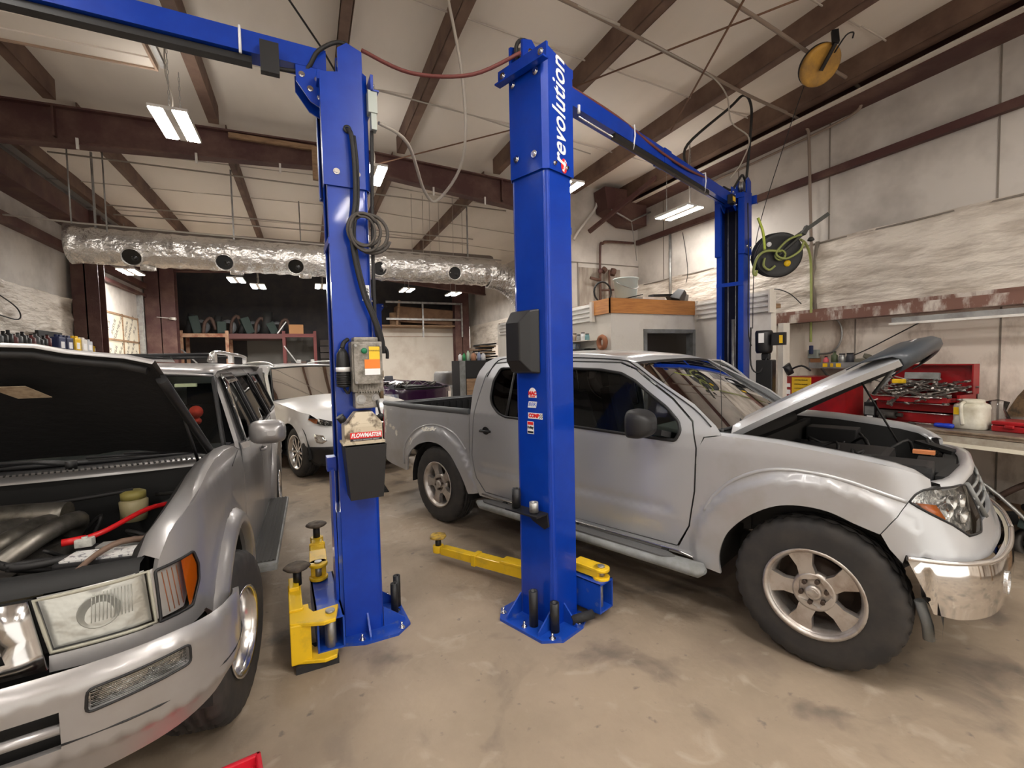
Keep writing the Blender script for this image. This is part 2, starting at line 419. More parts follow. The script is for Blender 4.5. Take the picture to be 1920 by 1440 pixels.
# purlins
def purlin(x, y0, y1, label, w=.075, h=.22, m_=None, sgn=1):
    z = zp(x); t = MB()
    t.b2((x-.006, y0, z), (x+.006, y1, z+h)); t.b2((x, y0, z), (x+sgn*w, y1, z+.008)); t.b2((x+sgn*(w-.006), y0, z), (x+sgn*w, y1, z+.025))
    o = t.obj('roof_purlin', m_ or M_steel_dusty); tag(o, label, 'roof purlin', 'roof purlins', 'structure'); return o
PX = [(-3.2,'far left, next to the wall'), (-2.3,'left of the twin hanging lamp'), (-.83,'between the twin lamp and the first blue post'), (.47,'behind the top of the first blue post'),
      (1.26,'between the two near blue posts'), (2.68,'behind the top of the lettered blue post'), (4.08,'right of the lettered blue post'), (5.0,'nearest the right wall')]
for i, (x, s) in enumerate(PX):
    purlin(x, YF-3, 6.50 if x < 3.9 else 6.62, 'dusty brown roof purlin in the near bay, %s' % s, w=.10 if x < 4.5 else .14, sgn=1 if x > .8 else -1, h=.22)
    if x < 3.9: purlin(x+.02, 6.95, 14.1, 'dusty brown roof purlin in the far bay, %s' % s, sgn=1 if x > .8 else -1)
# eave strut on the right wall, girts
m = MB(); m.b2((5.32, YF-3, 4.20), (5.34, 6.63, 4.52)); m.b2((5.18, YF-3, 4.19), (5.5, 6.63, 4.205)); m.b2((5.14, YF-3, 4.42), (5.34, 6.63, 4.43)); struct('trim_5', m, M_steel)
m = MB(); m.b2((5.44, YF-3, 3.60), (5.5, 6.63, 3.68)); struct('trim_6', m, M_steel)
m = MB(); m.b2((5.1, YF-3, 4.205), (5.5, 6.63, 4.215)); struct('trim_7', m, M_white)
m = MB(); m.b2((XL, YF-3, 3.55), (XL+.12, 14, 3.68)); m.b2((XL, YF-3, 4.0), (XL+.35, 14, 4.3)); m.b2((XL, 10.8, 3.35), (XL+.1, 14, 3.42)); struct('trim_8', m, M_steel)
# haunch corner and brace by the partition
t = thing('haunch_bracket', 'dark steel haunch with rods jutting from the partition wall near the ceiling', 'steel bracket', (0,0,0)); t['kind'] = 'structure'
m = MB(); m.prism([(4.55,4.4),(5.4,4.4),(5.4,3.85),(5.0,3.86),(4.6,4.05)], lambda x, z, h: (x, h, z), 6.3, 6.62); m.obj('haunch', M_steel, t)
m = MB(); m.bar((5.0, 5.6, 4.35), (4.4, 6.55, 3.72), .06, .06); m.obj('knee_brace', M_steel, t)
m = MB(); m.tube([(4.6,6.2,4.0),(5.0,6.2,3.86),(5.4,6.2,4.05)], .015, n=6); m.tube([(5.0,6.2,3.86),(5.35,6.5,3.3)], .006, n=5); m.obj('tie_rod', M_galv, t)
# columns
def column(x, y, z1, name_, label, w=.22, d=.4):
    t = thing(name_, label, 'steel column', (x,y,0), 0, None); t['kind'] = 'structure'
    m = MB(); m.b2((-.01,-d/2,0),(.01,d/2,z1)); m.obj('web', M_steel, t)
    m = MB(); m.b2((-w/2,-d/2,0),(w/2,-d/2+.015,z1)); m.b2((-w/2,d/2-.015,0),(w/2,d/2,z1)); m.obj('flange', M_steel, t)
    m = MB(); m.b2((-w*.7,-d*.6,0),(w*.7,d*.6,.02)); m.obj('foot_plate', M_steel, t); return t
column(-3.36, 10.25, 4.3, 'steel_column', 'dark red steel column at the near side of the roll door on the left wall', w=.36, d=.3)
column(-3.25, 14.2, 4.2, 'steel_column', 'wide dark red steel column left of the storage racks', w=.62, d=.3)
column(4.95, 15.3, 4.3, 'steel_column', 'dark red steel column right of the wire mezzanine railing', w=.5, d=.3)
# overhead sectional door in the left wall (foam boards with print)
t = thing('door_1', 'sectional garage door with printed foam board panels', 'garage door', (XL, 0, 0)); t['kind'] = 'structure'
M_foamb = mat('printed foam board', (.70,.65,.52), rough=.6, col2=(.60,.56,.46), nscale=3)
m = MB(); m.b2((-.06,10.55,0),(-.02,13.6,2.8)); m.obj('backing', M_steel, t)
ink = mat('board print', (.10,.09,.08), rough=.7)
for r_ in range(5):
    for c_ in range(3):
        y0 = 10.6+c_*1.0; z0 = .04+r_*.55; m = MB(); m.b2((-.02,y0,z0),(.0,y0+.96,z0+.51)); pn = m.obj('door_panel', M_foamb, t)
        if r_ >= 3:
            for q in range(3): text(('FOAMULAR', 'R-5', 'INSUL')[(q+c_) % 3], .13, ink, (.002, y0+.2+.27*q, z0+.26), (R(90),R(-62+q*8),R(90)), pn, name='board_print', sx=1.2)
m = MB()
for yy in (10.57, 11.58, 12.58, 13.58): m.b2((-.01,yy-.02,0),(.015,yy+.02,2.8))
for r_ in range(6): m.b2((-.01,10.55,.02+r_*.55-.02),(.015,13.6,.02+r_*.55+.02))
m.obj('door_frame', M_wood, t)
m = MB()
for yy in (10.5, 13.65): m.b2((.0,yy-.05,0),(.1,yy+.05,3.35)); m.b2((.03,yy-.02,0),(.12,yy+.02,3.35))
m.tube([(.08,10.5,3.35),(.2,10.5,3.5),(1.6,10.5,3.55)], .03, n=6); m.obj('door_track', M_galv, t)

# ---------------------------------------------------------------- office block
OX, OY, OZ, OX1, OY1 = 3.39, 4.6, 2.14, 4.74, 3.5
m = MB()
m.b2((OX, OY, 0), (3.92, OY+.1, OZ+.16)); m.b2((4.70, OY, 0), (OX1+.05, OY+.1, OZ+.16)); m.b2((3.92, OY, 1.92), (4.70, OY+.1, OZ+.16))
m.b2((OX, OY+.1, 0), (OX+.1, 8.2, OZ+.16)); struct('wall_office', m, M_white)
m = MB(); m.b2((OX1, OY1, 0), (OX1+.08, OY, OZ+.16)); m.b2((OX1+.08, OY1, 0), (4.83, OY1+.06, OZ-.1)); struct('wall_office_side', m, M_white)
m = MB(); m.b2((OX+.02, OY+.02, OZ+.12), (XR, 8.2, OZ+.18)); m.b2((OX1, OY1+.1, OZ+.0), (OX1+.3, OY, OZ+.05)); struct('wall_office_roof', m, M_wood)
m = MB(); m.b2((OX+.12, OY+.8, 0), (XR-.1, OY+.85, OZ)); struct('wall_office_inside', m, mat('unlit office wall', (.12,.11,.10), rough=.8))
m = MB(); m.b2((OX-.03, OY-.035, OZ+.01), (OX1-.02, OY, OZ+.19)); m.b2((OX-.03, OY-.035, OZ+.01), (OX, OY+.36, OZ+.19)); struct('trim_9', m, M_pine)
m = MB()
m.b2((3.88, OY-.015, 0), (3.93, OY+.1, 1.96)); m.b2((4.69, OY-.015, 0), (4.74, OY+.1, 1.96)); m.b2((3.93, OY-.015, 1.91), (4.70, OY+.1, 1.96)); struct('door_2', m, M_grey)
def siding(name, a, b, z0, z1, label, nrm):
    a, b = Vector(a), Vector(b); m = MB(); n = 4; prof = []
    for k in range(n):
        q = (z1-z0)/n; z = z0+k*q
        prof += [(0, z), (.028, z+q*.12), (.028, z+q*.42), (0, z+q*.55), (0, z+q*.97)]
    A = [m.v((a.x+nrm[0]*(.01+p), a.y+nrm[1]*(.01+p), z)) for p, z in prof]; B = [m.v((b.x+nrm[0]*(.01+p), b.y+nrm[1]*(.01+p), z)) for p, z in prof]
    for k in range(len(A)-1): m.f([A[k], A[k+1], B[k+1], B[k]])
    o = m.obj(name, M_siding); tag(o, label, 'metal siding', kind='structure'); return o
siding('wall_office_siding', (OX, 4.96, 0), (OX, 8.05, 0), OZ-.06, OZ+.17, 'white ribbed metal siding along the top of the office block, left of its pine trim', (-1,0,0))
siding('wall_office_siding', (OX1, OY1, 0), (OX1, OY-.04, 0), OZ-.06, OZ+.18, 'white ribbed metal siding behind the far blue post', (-1,0,0))
m = MB(); m.b2((OX1-.05, OY1-.02, OZ-.07), (OX1+.02, OY1, OZ+.19)); m.b2((OX-.06, 4.92, OZ-.07), (OX-.01, 4.97, OZ+.18)); m.b2((OX1-.03,OY-.06,OZ-.08),(OX1,OY-.03,OZ+.19)); struct('trim_10', m, M_white)
# channel rail on the right wall with pale patches of worn paint
M_rail = mat('worn rail paint', (.20,.10,.075), rough=.45, col2=(.62,.56,.50), nscale=4, nlo=.50, nhi=.62, stretch=(1,1.5,.6))
m = MB(); m.b2((5.28, YF-1, 1.97), (5.48, 3.98, 1.985)); m.b2((5.28, YF-1, 1.97), (5.295, 3.98, 2.07)); m.b2((5.42, YF-1, 1.97), (5.46, 3.98, 2.12)); struct('trim_11', m, M_rail)
m = MB(); m.b2((4.83, 3.42, 0), (4.94, 3.48, 1.95)); struct('trim_12', m, M_white)
# strip lamp housing (unlit) under the rail
t = thing('strip_light', 'long grey unlit strip light under the wall rail above the workbench', 'strip light', (5.2,1.2,1.9))
m = MB(); m.b2((-.05,-1.2,-.03),(.05,1.35,.03)); m.obj('housing', M_galv, t)
m = MB(); m.b2((-.09,-1.2,-.04),(-.05,1.35,-.02)); m.obj('reflector', M_siding, t)
# ---------------------------------------------------------------- two-post lifts
M_blue = mat('blue lift enamel', (.001,.034,.33), rough=.32, coat=.3, spec=.4, col2=(.002,.042,.38), nscale=6)
M_blue_worn = mat('worn blue enamel', (.006,.055,.38), rough=.4, coat=.3, col2=(.10,.13,.28), nscale=14, nlo=.58, nhi=.72)
M_inside = mat('greasy channel', (.008,.010,.03), rough=.6)
M_wht = mat('white print', (.85,.85,.86), rough=.5)
M_lred = mat('red print', (.70,.02,.02), rough=.5)
M_lblk = mat('black print', (.015,.015,.02), rough=.5)
def bolt(m, p, n, r=.011):
    p, n = Vector(p), Vector(n).normalized()
    m.cyl(p, p+n*.003, r*1.5, n=12); m.cyl(p, p+n*.012, r, n=6)
def make_column(parent, detail=True):
    m = MB()   # C channel with rounded back corners, open towards +x
    out = []; r = .03
    for cx, cy, a0 in ((-.11+r, -.14+r, 180), (-.11+r, .14-r, 90)):
        pass
    prof = [(.11,-.085),(.11,-.14)]
    prof += [(-.11+r+r*math.cos(R(a)), -.14+r+r*math.sin(R(a))) for a in (270,250,230,210,190,180)]
    prof += [(-.11+r+r*math.cos(R(a)), .14-r+r*math.sin(R(a))) for a in (180,170,150,130,110,90)]
    prof += [(.11,.14),(.11,.085),(.102,.085),(.102,.132)]
    prof += [(-.102,.132),(-.102,-.132),(.102,-.132),(.102,-.085)]
    lo = [m.v((x,y,.015)) for x, y in prof]; hi = [m.v((x,y,3.2)) for x, y in prof]; n = len(prof)
    for k in range(n): m.f([lo[k], lo[(k+1) % n], hi[(k+1) % n], hi[k]])
    c = m.obj('column', M_blue, parent)
    m = MB(); k = 1.09; prof2 = [(x*1.0 if abs(x) > .109 else x, y*k) for x, y in prof[:14]]
    prof2 = [(.128,-.09),(.128,-.153),(-.095,-.153),(-.125,-.125),(-.125,.125),(-.095,.153),(.128,.153),(.128,.09)]
    z0, z1 = 2.68, 3.30
    a = [m.v((x,y,z0+.0*(x+.11))) for x, y in prof2]; b = [m.v((x,y,z1+(.05 if x < 0 else 0))) for x, y in prof2]
    for i in range(len(a)-1): m.f([a[i], a[i+1], b[i+1], b[i]])
    m.f(list(b)); m.obj('upper_sleeve', M_blue, parent, solid=.006)
    m = MB()
    for y in (-.07, .07): bolt(m, (-.131, y, 2.78+y*.1), (-1,0,0), .014)
    for y in (-.09, .09): bolt(m, (-.131, y, 3.22), (-1,0,0), .014)
    for x in (-.05, .06): bolt(m, (x, .155, 2.76), (0,1,0), .012); bolt(m, (x, -.155, 2.72), (0,-1,0), .009)
    m.obj('sleeve_bolt', M_chrome, parent)
    # base plate, gussets, anchors
    m = MB(); pl = [(.14,-.20),(.02,-.255),(-.17,-.255),(-.26,-.17),(-.26,.17),(-.17,.25),(.02,.25),(.14,.20)]
    m.prism(pl, lambda x, y, h: (x,y,h), 0, .016)
    m.prism([(-.11,.016),(-.24,.016),(-.235,.04),(-.11,.14)], lambda x, z, h: (x,h,z), -.135, -.125); m.prism([(-.11,.016),(-.24,.016),(-.235,.04),(-.11,.14)], lambda x, z, h: (x,h,z), .125, .135)
    m.prism([(-.14,.016),(-.24,.016),(-.24,.03),(-.14,.13)], lambda y, z, h: (h,y,z), -.02, -.01)
    m.prism([(.14,.016),(.235,.016),(.235,.03),(.14,.13)], lambda y, z, h: (h,y,z), -.02, -.01)
    bp = m.obj('base_plate', M_blue_worn, parent)
    m = MB()
    for x, y in ((-.20,-.20),(.03,-.215),(-.22,.0),(-.20,.20),(.03,.21)): bolt(m, (x,y,.016), (0,0,1), .013); m.cyl((x,y,.02),(x,y,.05),.007,n=8)
    m.obj('anchor_bolt', M_chrome, bp)
    # sheave tower at the top
    m = MB()
    m.prism([(-.10,3.28),(.03,3.28),(.03,3.46),(-.02,3.50),(-.10,3.47)], lambda x, z, h: (x,h,z), .03, .045)
    m.prism([(-.10,3.28),(.03,3.28),(.03,3.46),(-.02,3.50),(-.10,3.47)], lambda x, z, h: (x,h,z), .13, .145)
    m.b2((-.15,-.19,3.24),(-.135,.19,3.33)); m.b2((-.18,-.19,3.24),(-.135,.19,3.25)); m.b2((-.06,-.15,3.26),(.14,.15,3.31))
    m.prism([(.08,3.36),(.24,3.36),(.24,3.27),(.17,3.17),(.11,3.14),(.08,3.18)], lambda x, z, h: (x,h,z), -.065, -.055)
    m.prism([(.08,3.36),(.24,3.36),(.24,3.27),(.17,3.17),(.11,3.14),(.08,3.18)], lambda x, z, h: (x,h,z), .055, .065)
    tp = m.obj('top_bracket', M_blue, parent)
    m = MB()
    for x, z in ((.12,3.2),(.17,3.24),(.13,3.30),(.21,3.31)): bolt(m, (x,-.065,z), (0,-1,0), .011); bolt(m, (x,.065,z), (0,1,0), .011)
    for y in (-.15,.15): bolt(m, (-.15,y,3.29), (-1,0,0), .013)
    bolt(m, (-.03,.03,3.42), (0,-1,0), .016); m.obj('bracket_bolt', M_chrome, tp)
    m = MB(); m.lathe((-.03,.06,3.42), (0,1,0), [(0,0),(.055,0),(.055,.008),(.045,.018),(.055,.028),(.055,.036),(0,.036)], 24); m.obj('cable_sheave', M_galv, tp)
    m = MB(); m.tube([(-.06,.09,3.3),(-.09,.09,3.46),(.0,.09,3.53),(.12,.09,3.45),(.2,.05,3.34),(.4,.04,3.32)], .012, sub=5); m.obj('hydraulic_hose', M_cable, tp)
    # inside of the channel
    m = MB(); m.b2((-.10,-.13,.02),(-.095,.13,3.2)); m.obj('channel_liner', M_inside, parent)
    m = MB()
    for y in (-.05,.03): m.cyl((.02,y,.3),(.02,y,3.2),.005,n=6)
    m.cyl((.0,.0,.3),(.0,.0,2.0),.022,n=12); m.obj('lifting_cable', M_galv, parent)
    m = MB(); m.b2((.108,-.14,2.35),(.116,.14,2.39)); m.obj('tie_strap', M_blue, parent)
    return c
def dish(parent, p, r=.06, m_=None, h=.1):
    m = MB(); x, y, z = p
    m.lathe((x,y,z-h),(0,0,1),[(0,0),(.024,0),(.024,h),(0,h)],14); st = m.obj('pad_screw', M_black, parent)
    m = MB(); n = 20; rg = []
    for rr, zz in ((.02,0),(r,0),(r*1.08,.008),(r,.02),(r*.35,.02),(.012,.014)):
        rg.append([m.v((x+rr*math.cos(2*PI*k/n)*(1.12 if k % 5 == 0 else 1), y+rr*math.sin(2*PI*k/n)*(1.12 if k % 5 == 0 else 1), z+zz)) for k in range(n)])
    m.loft(rg, cap0=True, cap1=True); return m.obj('lift_pad', m_ or mat('worn rubber pad', (.07,.055,.045), rough=.8, col2=(.14,.11,.08), nscale=20), parent)
def arm(parent, a, b, z, w=.10, h=.085, split=.5, pad_z=.2, pad_m=None):
    a, b = Vector((*a, 0)), Vector((*b, 0)); d = (b-a).normalized(); s_ = Vector((-d.y, d.x, 0)); mid = a+(b-a)*split
    m = MB(); m.bar(a+Vector((0,0,z)), mid+Vector((0,0,z)), w, h); m.bar(a+Vector((0,0,z+h/2+.01)), a+(mid-a)*.55+Vector((0,0,z+h/2+.01)), w*1.15, .02)
    c = a+Vector((0,0,z+h/2+.02)); m.lathe(c-Vector((0,0,.02)), (0,0,1), [(0,0),(w*.62,0),(w*.62,.02),(0,.02)], 20)
    m.lathe(Vector((a.x,a.y,z-h/2-.015)), (0,0,1), [(0,0),(w*.62,0),(w*.62,.02),(0,.02)], 20)
    m.bar(mid-d*.04+Vector((0,0,z)), mid+Vector((0,0,z)), w*1.15, h*1.15); o = m.obj('lift_arm', M_yellow, parent, bevel=.004)
    m = MB(); m.bar(mid-d*.1+Vector((0,0,z)), b-d*.05+Vector((0,0,z)), w*.8, h*.78); m.lathe((b.x,b.y,z-h*.36), (0,0,1), [(0,0),(.045,0),(.045,h*.72),(0,h*.72)], 16); m.obj('arm_extension', M_yellow, o, bevel=.003)
    m = MB(); m.cyl((a.x,a.y,z+h/2+.02),(a.x,a.y,z+h/2+.03),.022,n=16); m.cyl((a.x,a.y,z-h/2),(a.x,a.y,z+h/2),.02,n=12); m.obj('pivot_pin', M_galv, o)
    dish(o, (b.x,b.y,pad_z), .062, pad_m, max(.04, pad_z-z)); return o
def carriage(parent, y0=-.30, y1=.30, x0=.13, x1=.27, z0=.055, z1=.235):
    m = MB(); t = .01
    m.b2((x0,y0,z0),(x1,y1,z0+t)); m.b2((x0,y0,z1-t),(x1,y1,z1)); m.b2((x0,y0,z0),(x0+t,y1,z1)); m.b2((x1-t,y0,z0),(x1,y1,z1))
    m.b2((-.07,-.12,.06),(x0,.12,.75)); o = m.obj('carriage', M_blue_worn, parent)
    m = MB(); m.cyl(((x0+x1)/2,y0+.06,z0),((x0+x1)/2,y0+.06,z1),.03,n=16); m.cyl(((x0+x1)/2,y1-.06,z0),((x0+x1)/2,y1-.06,z1),.03,n=16); m.obj('carriage_pin', M_galv, o)
    return o
def post(parent, loc, rz):
    e = bpy.data.objects.new('post', None); COL.objects.link(e); e.parent = parent; e.location = loc; e.rotation_euler.z = rz; return e

# === lift over the pickup
LA = thing('two_post_lift', 'blue two-post car lift with white upright lettering, straddling the silver pickup', 'car lift', (1.33,2.49,0), R(21))
def in_frame(parent, objs_before, M):
    """bake a transform into everything just made under parent"""
    for o in bpy.data.objects:
        if o.parent == parent and o.name not in objs_before: o.matrix_local = M @ o.matrix_local
def posted(parent, M, fn):
    before = {o.name for o in bpy.data.objects}; fn(parent); in_frame(parent, before, M)
posted(LA, Matrix.Identity(4), make_column)
posted(LA, Matrix.Translation((3.2,0,0)) @ Matrix.Rotation(PI,4,'Z'), make_column)
posted(LA, Matrix.Identity(4), carriage)
posted(LA, Matrix.Translation((3.2,0,0)) @ Matrix.Rotation(PI,4,'Z'), carriage)
arm(LA, (.20,.22), (.0,1.16), .10, w=.085, h=.075, split=.62, pad_z=.19, pad_m=mat('worn yellow pad', (.62,.40,.05), rough=.6, col2=(.2,.13,.05), nscale=25))
arm(LA, (.22,-.25), (.21,.33), .265, w=.085, h=.04, split=.6, pad_z=.29)
arm(LA, (2.98,.24), (2.6,.95), .10, pad_z=.19); arm(LA, (2.98,-.24), (2.6,-.95), .10, pad_z=.19)
# beam between the tops
m = MB(); m.b2((.10,-.045,3.20),(3.1,.045,3.31)); m.b2((1.5,-.052,3.195),(1.62,.052,3.315)); bm_ = m.obj('overhead_beam', M_blue, LA)
m = MB(); m.cyl((.35,-.03,3.165),(2.85,-.03,3.165),.006,n=6); m.obj('limit_rod', M_chrome, bm_)
m = MB(); m.b2((.75,-.055,3.150),(2.4,-.02,3.185)); m.obj('pad_bar', M_black, bm_)
m = MB()
for x in (1.0, 2.3): m.tube([(x,-.05,3.15),(x+.02,-.055,3.25),(x+.02,-.05,3.33),(x+.03,.0,3.335)], .006, n=6)
m.tube([(.33,-.05,3.17),(.33,-.05,3.22)], .01, n=6); m.obj('zip_tie', M_wht, bm_)
m = MB(); m.tube([(.25,-.01,3.335),(.8,-.03,3.325),(1.4,-.05,3.26),(1.9,-.056,3.25),(2.5,-.03,3.31),(3.0,0,3.33)], .011, sub=4, n=6); m.obj('brown_hose', mat('oxide hose', (.16,.045,.035), rough=.6), bm_)
m = MB(); m.b2((2.88,-.10,3.17),(2.97,-.05,3.26)); m.mi = 1; m.b2((2.885,-.104,3.19),(2.955,-.1,3.235)); m.obj('limit_switch', [M_black, M_yellow], bm_)
# black lock cover with chamfered ends on the near post
def lockcover(parent):
    m = MB(); P0 = [(-.055,1.52),(.10,1.52),(.10,1.90),(-.055,1.90)]
    a = [m.v((-.113,y,z)) for y, z in [(-.075,1.52),(.115,1.52),(.115,1.90),(-.075,1.90)]]
    b = [m.v((-.215,y,z)) for y, z in [(.0,1.60),(.11,1.60),(.11,1.82),(.0,1.82)]]
    c = [m.v((-.165,y,z)) for y, z in [(-.045,1.53),(.115,1.53),(.115,1.89),(-.045,1.89)]]
    m.loft([a,c,b], cap0=True, cap1=True, smooth=False); o = m.obj('lock_cover', M_black, parent, bevel=.008)
    m = MB()
    for z in (1.555,1.865): m.lathe((-.118,-.062,z),(-1,0,0),[(0,.008),(.006,.006),(.007,0)],10)
    m.obj('cover_screw', M_chrome, o)
lockcover(LA)
# adapter holder: little black shelf with two tubes
m = MB(); m.prism([(.15,.70),(.15,.69),(-.11,.69),(-.11,.70)], lambda y, z, h: (h,y,z), -.215, -.113)
m.prism([(.08,.69),(-.11,.69),(-.12,.62),(-.09,.60),(.0,.63)], lambda y, z, h: (h,y,z), -.125, -.113); ad = m.obj('adapter_holder', M_black, LA)
def tube_adapter(x, y, z, h, label, mm, grp='height adapters on the lettered post', rot=None, name='height_adapter'):
    m = MB(); m.pipe((0,0,0),(0,0,h),.027,.017,18); m.cyl((0,0,.004),(0,0,.01),.016,n=12)
    p = LA.matrix_basis if False else None
    o = m.obj(name, mm, None); c, s_ = math.cos(R(21)), math.sin(R(21)); o.location = (1.33+x*c-y*s_, 2.49+x*s_+y*c, z)
    if rot: o.rotation_euler = rot
    tag(o, label, 'lift adapter', grp); return o
tube_adapter(-.165, .10, .705, .115, 'black tube adapter in the left hole of the little shelf on the lettered post', M_black)
tube_adapter(-.165, -.045, .705, .06, 'worn grey tube adapter in the right hole of the little shelf', M_galv)
tube_adapter(-.175, -.035, .018, .21, 'taller black tube adapter on the foot plate of the lettered post', M_black)
tube_adapter(-.135, -.165, .018, .17, 'shorter upright black tube adapter on the foot plate of the lettered post', M_black)
tube_adapter(-.02, -.20, .045, .14, 'black tube adapter lying on its side on the foot plate of the lettered blue post', M_rubber, rot=(R(84),0,R(21+62)))
# lettering and stickers
text('revolution', .165, M_wht, (.0,-.155,3.02), (R(90),R(-90),0), LA, shear=.32, bold=.0022, sx=.86, space=1.02)
m = MB(); n = 24; m.f([m.v((.035+.028*math.cos(2*PI*k/n), -.1555, 2.725+.042*math.sin(2*PI*k/n))) for k in range(n)]); m.obj('badge', M_lred, LA, recalc=False, solid=.001)
text('Rotary', .026, M_wht, (.035,-.1575,2.725), (R(90),R(-75),0), LA, bold=.0008)
def sticker(parent, y, z, w, h, face, mm=None, name='sticker', shape=None):
    m = MB(); pts = shape or [(-w/2,-h/2),(w/2,-h/2),(w/2,h/2),(-w/2,h/2)]
    V = [m.v(face(u+y, v+z, .0012)) for u, v in pts]; m.f(V); V2 = [m.v(face(u+y, v+z, 0)) for u, v in pts]; m.f(V2[::-1]); n_ = len(V)
    for k in range(n_): m.f([V[k], V2[k], V2[(k+1) % n_], V[(k+1) % n_]])
    return m.obj(name, mm or M_wht, parent)
fA = lambda y, z, o: (-.1105-o, -y, z)       # face seen from the camera: y to the right
TR = (R(90),0,R(-90))
hs = [(-.032,-.025)]+[(.032*math.cos(R(a)), -.02+.045*math.sin(R(a))) for a in range(180,-1,-15)][::-1][::-1]+[(.032,-.025)]
s1 = sticker(LA, .003, 1.405, 0, 0, fA, shape=[(-.032,-.028),(.032,-.028)]+[(.032*math.cos(R(a)), -.01+.042*math.sin(R(a))) for a in range(0,181,20)])
text('MAC', .030, M_lred, (-.1122,-.003,1.402), TR, LA, bold=.002); text('TOOLS', .013, M_lred, (-.1122,-.003,1.384), TR, LA, bold=.0008)
sticker(LA, .0, 1.335, 0, 0, fA, shape=[(-.038,-.019),(.028,-.019),(.038,.019),(-.028,.019)]); text('BBK', .032, mat('blue print', (.06,.12,.5), rough=.5), (-.1122,-.0,1.336), TR, LA, shear=.3, sx=1.1)
sticker(LA, .022, 1.268, .115, .036, fA); text('COMP', .031, M_lred, (-.1122,-.010,1.268), TR, LA, shear=.15, bold=.002, sx=.95)
m = MB()
for a in range(4):
    for b in range(4):
        if (a+b) % 2 == 0: m.b2((-.1122, -(.054+a*.0065)-.006, 1.255+b*.0065),(-.1119, -(.054+a*.0065), 1.261+b*.0065))
m.obj('checker_flag', M_lblk, LA)
sticker(LA, -.018, 1.195, .052, .075, fA); sticker(LA, -.018, 1.221, .046, .018, lambda y, z, o: fA(y, z, o+.0008), M_lred); sticker(LA, -.018, 1.168, .046, .012, lambda y, z, o: fA(y, z, o+.0008), M_lblk)
text('Holley', .021, M_lblk, (-.1125,.018,1.196), TR, LA, bold=.001, sx=.85)
# hose and power unit by the far post
pu = LA
m = MB(); m.lathe((3.23,-.30,1.62),(0,0,1),[(0,0),(.07,0),(.082,.03),(.085,.22),(.075,.24),(0,.24)],20); m.b2((3.20,-.42,1.70),(3.26,-.34,1.82)); p1 = m.obj('motor', M_black, LA)
m = MB(); m.b2((3.13,-.325,1.73),(3.145,-.275,1.83)); m.obj('motor_label', M_wht, p1)
m = MB(); m.b2((3.14,-.52,1.70),(3.20,-.40,1.83)); m.mi = 1; m.b2((3.13,-.50,1.72),(3.14,-.47,1.80)); m.obj('switch_box', [M_black, M_yellow], p1)
m = MB(); m.b2((3.16,-.40,1.16),(3.30,-.24,1.55)); m.b2((3.2,-.36,1.55),(3.26,-.28,1.62)); m.obj('oil_tank', M_black, LA, bevel=.01)
m = MB(); m.tube([(3.2,-.18,1.9),(3.14,-.2,1.5),(3.15,-.28,1.42),(3.2,-.34,1.58)], .008, sub=5, n=6); m.tube([(3.12,-.17,3.2),(3.11,-.18,2.6),(3.13,-.175,1.9),(3.15,-.2,1.7)], .006, sub=4, n=6); m.obj('hydraulic_line', M_cable, LA)

# === lift beside the silver estate car, with the power unit facing us
LB = thing('two_post_lift', 'blue two-post car lift with the power unit, beside the silver estate', 'car lift', (.25,2.92,0), R(183))
posted(LB, Matrix.Diagonal((1,1,.968,1)), make_column)
posted(LB, Matrix.Translation((3.35,0,0)) @ Matrix.Rotation(PI,4,'Z') @ Matrix.Diagonal((1,1,.968,1)), make_column)
posted(LB, Matrix.Identity(4), carriage); posted(LB, Matrix.Translation((3.35,0,0)) @ Matrix.Rotation(PI,4,'Z'), carriage)
m = MB(); m.b2((.08,-.055,3.26),(3.3,.055,3.37)); bb = m.obj('overhead_beam', M_blue, LB)
m = MB(); m.b2((.32,.07,3.15),(.41,.11,3.31)); m.obj('limit_switch', M_black, bb)
m = MB(); m.b2((.45,-.03,3.222),(2.4,.03,3.255)); m.obj('pad_bar', M_black, bb)
m = MB(); m.tube([(.50,.06,3.24),(.50,.065,3.32),(.50,.05,3.385)], .007, n=6); m.obj('zip_tie', M_wht, bb)
# near knuckle + arm (local x points to the car, y towards the camera)
def knuckle(parent):
    m = MB()
    for z in (.235,.035):
        m.prism([(.15,.20),(.18,.35),(.24,.36),(.40,.30),(.40,.12),(.32,.12),(.28,.22)], lambda x, y, h: (x,y,h), z, z+.022)
    m.b2((.30,.10,.04),(.40,.32,.25)); m.b2((.33,-.15,.13),(.40,.18,.27)); m.b2((.34,-.20,.16),(.395,-.05,.29)); o = m.obj('lift_arm', M_yellow, parent, bevel=.005)
    m = MB(); m.cyl((.20,.27,.255),(.20,.27,.268),.024,n=18); m.cyl((.20,.27,.05),(.20,.27,.24),.022,n=14); m.obj('pivot_pin', M_galv, o)
    dish(o, (.345,-.13,.37), .065, None, .10)
    m = MB(); m.b2((.17,.14,.0),(.38,.34,.035)); m.obj('arm_foot', M_rubber, o)
knuckle(LB)
arm(LB, (.22,-.22), (.19,-.78), .29, w=.09, h=.07, split=.72, pad_z=.40)
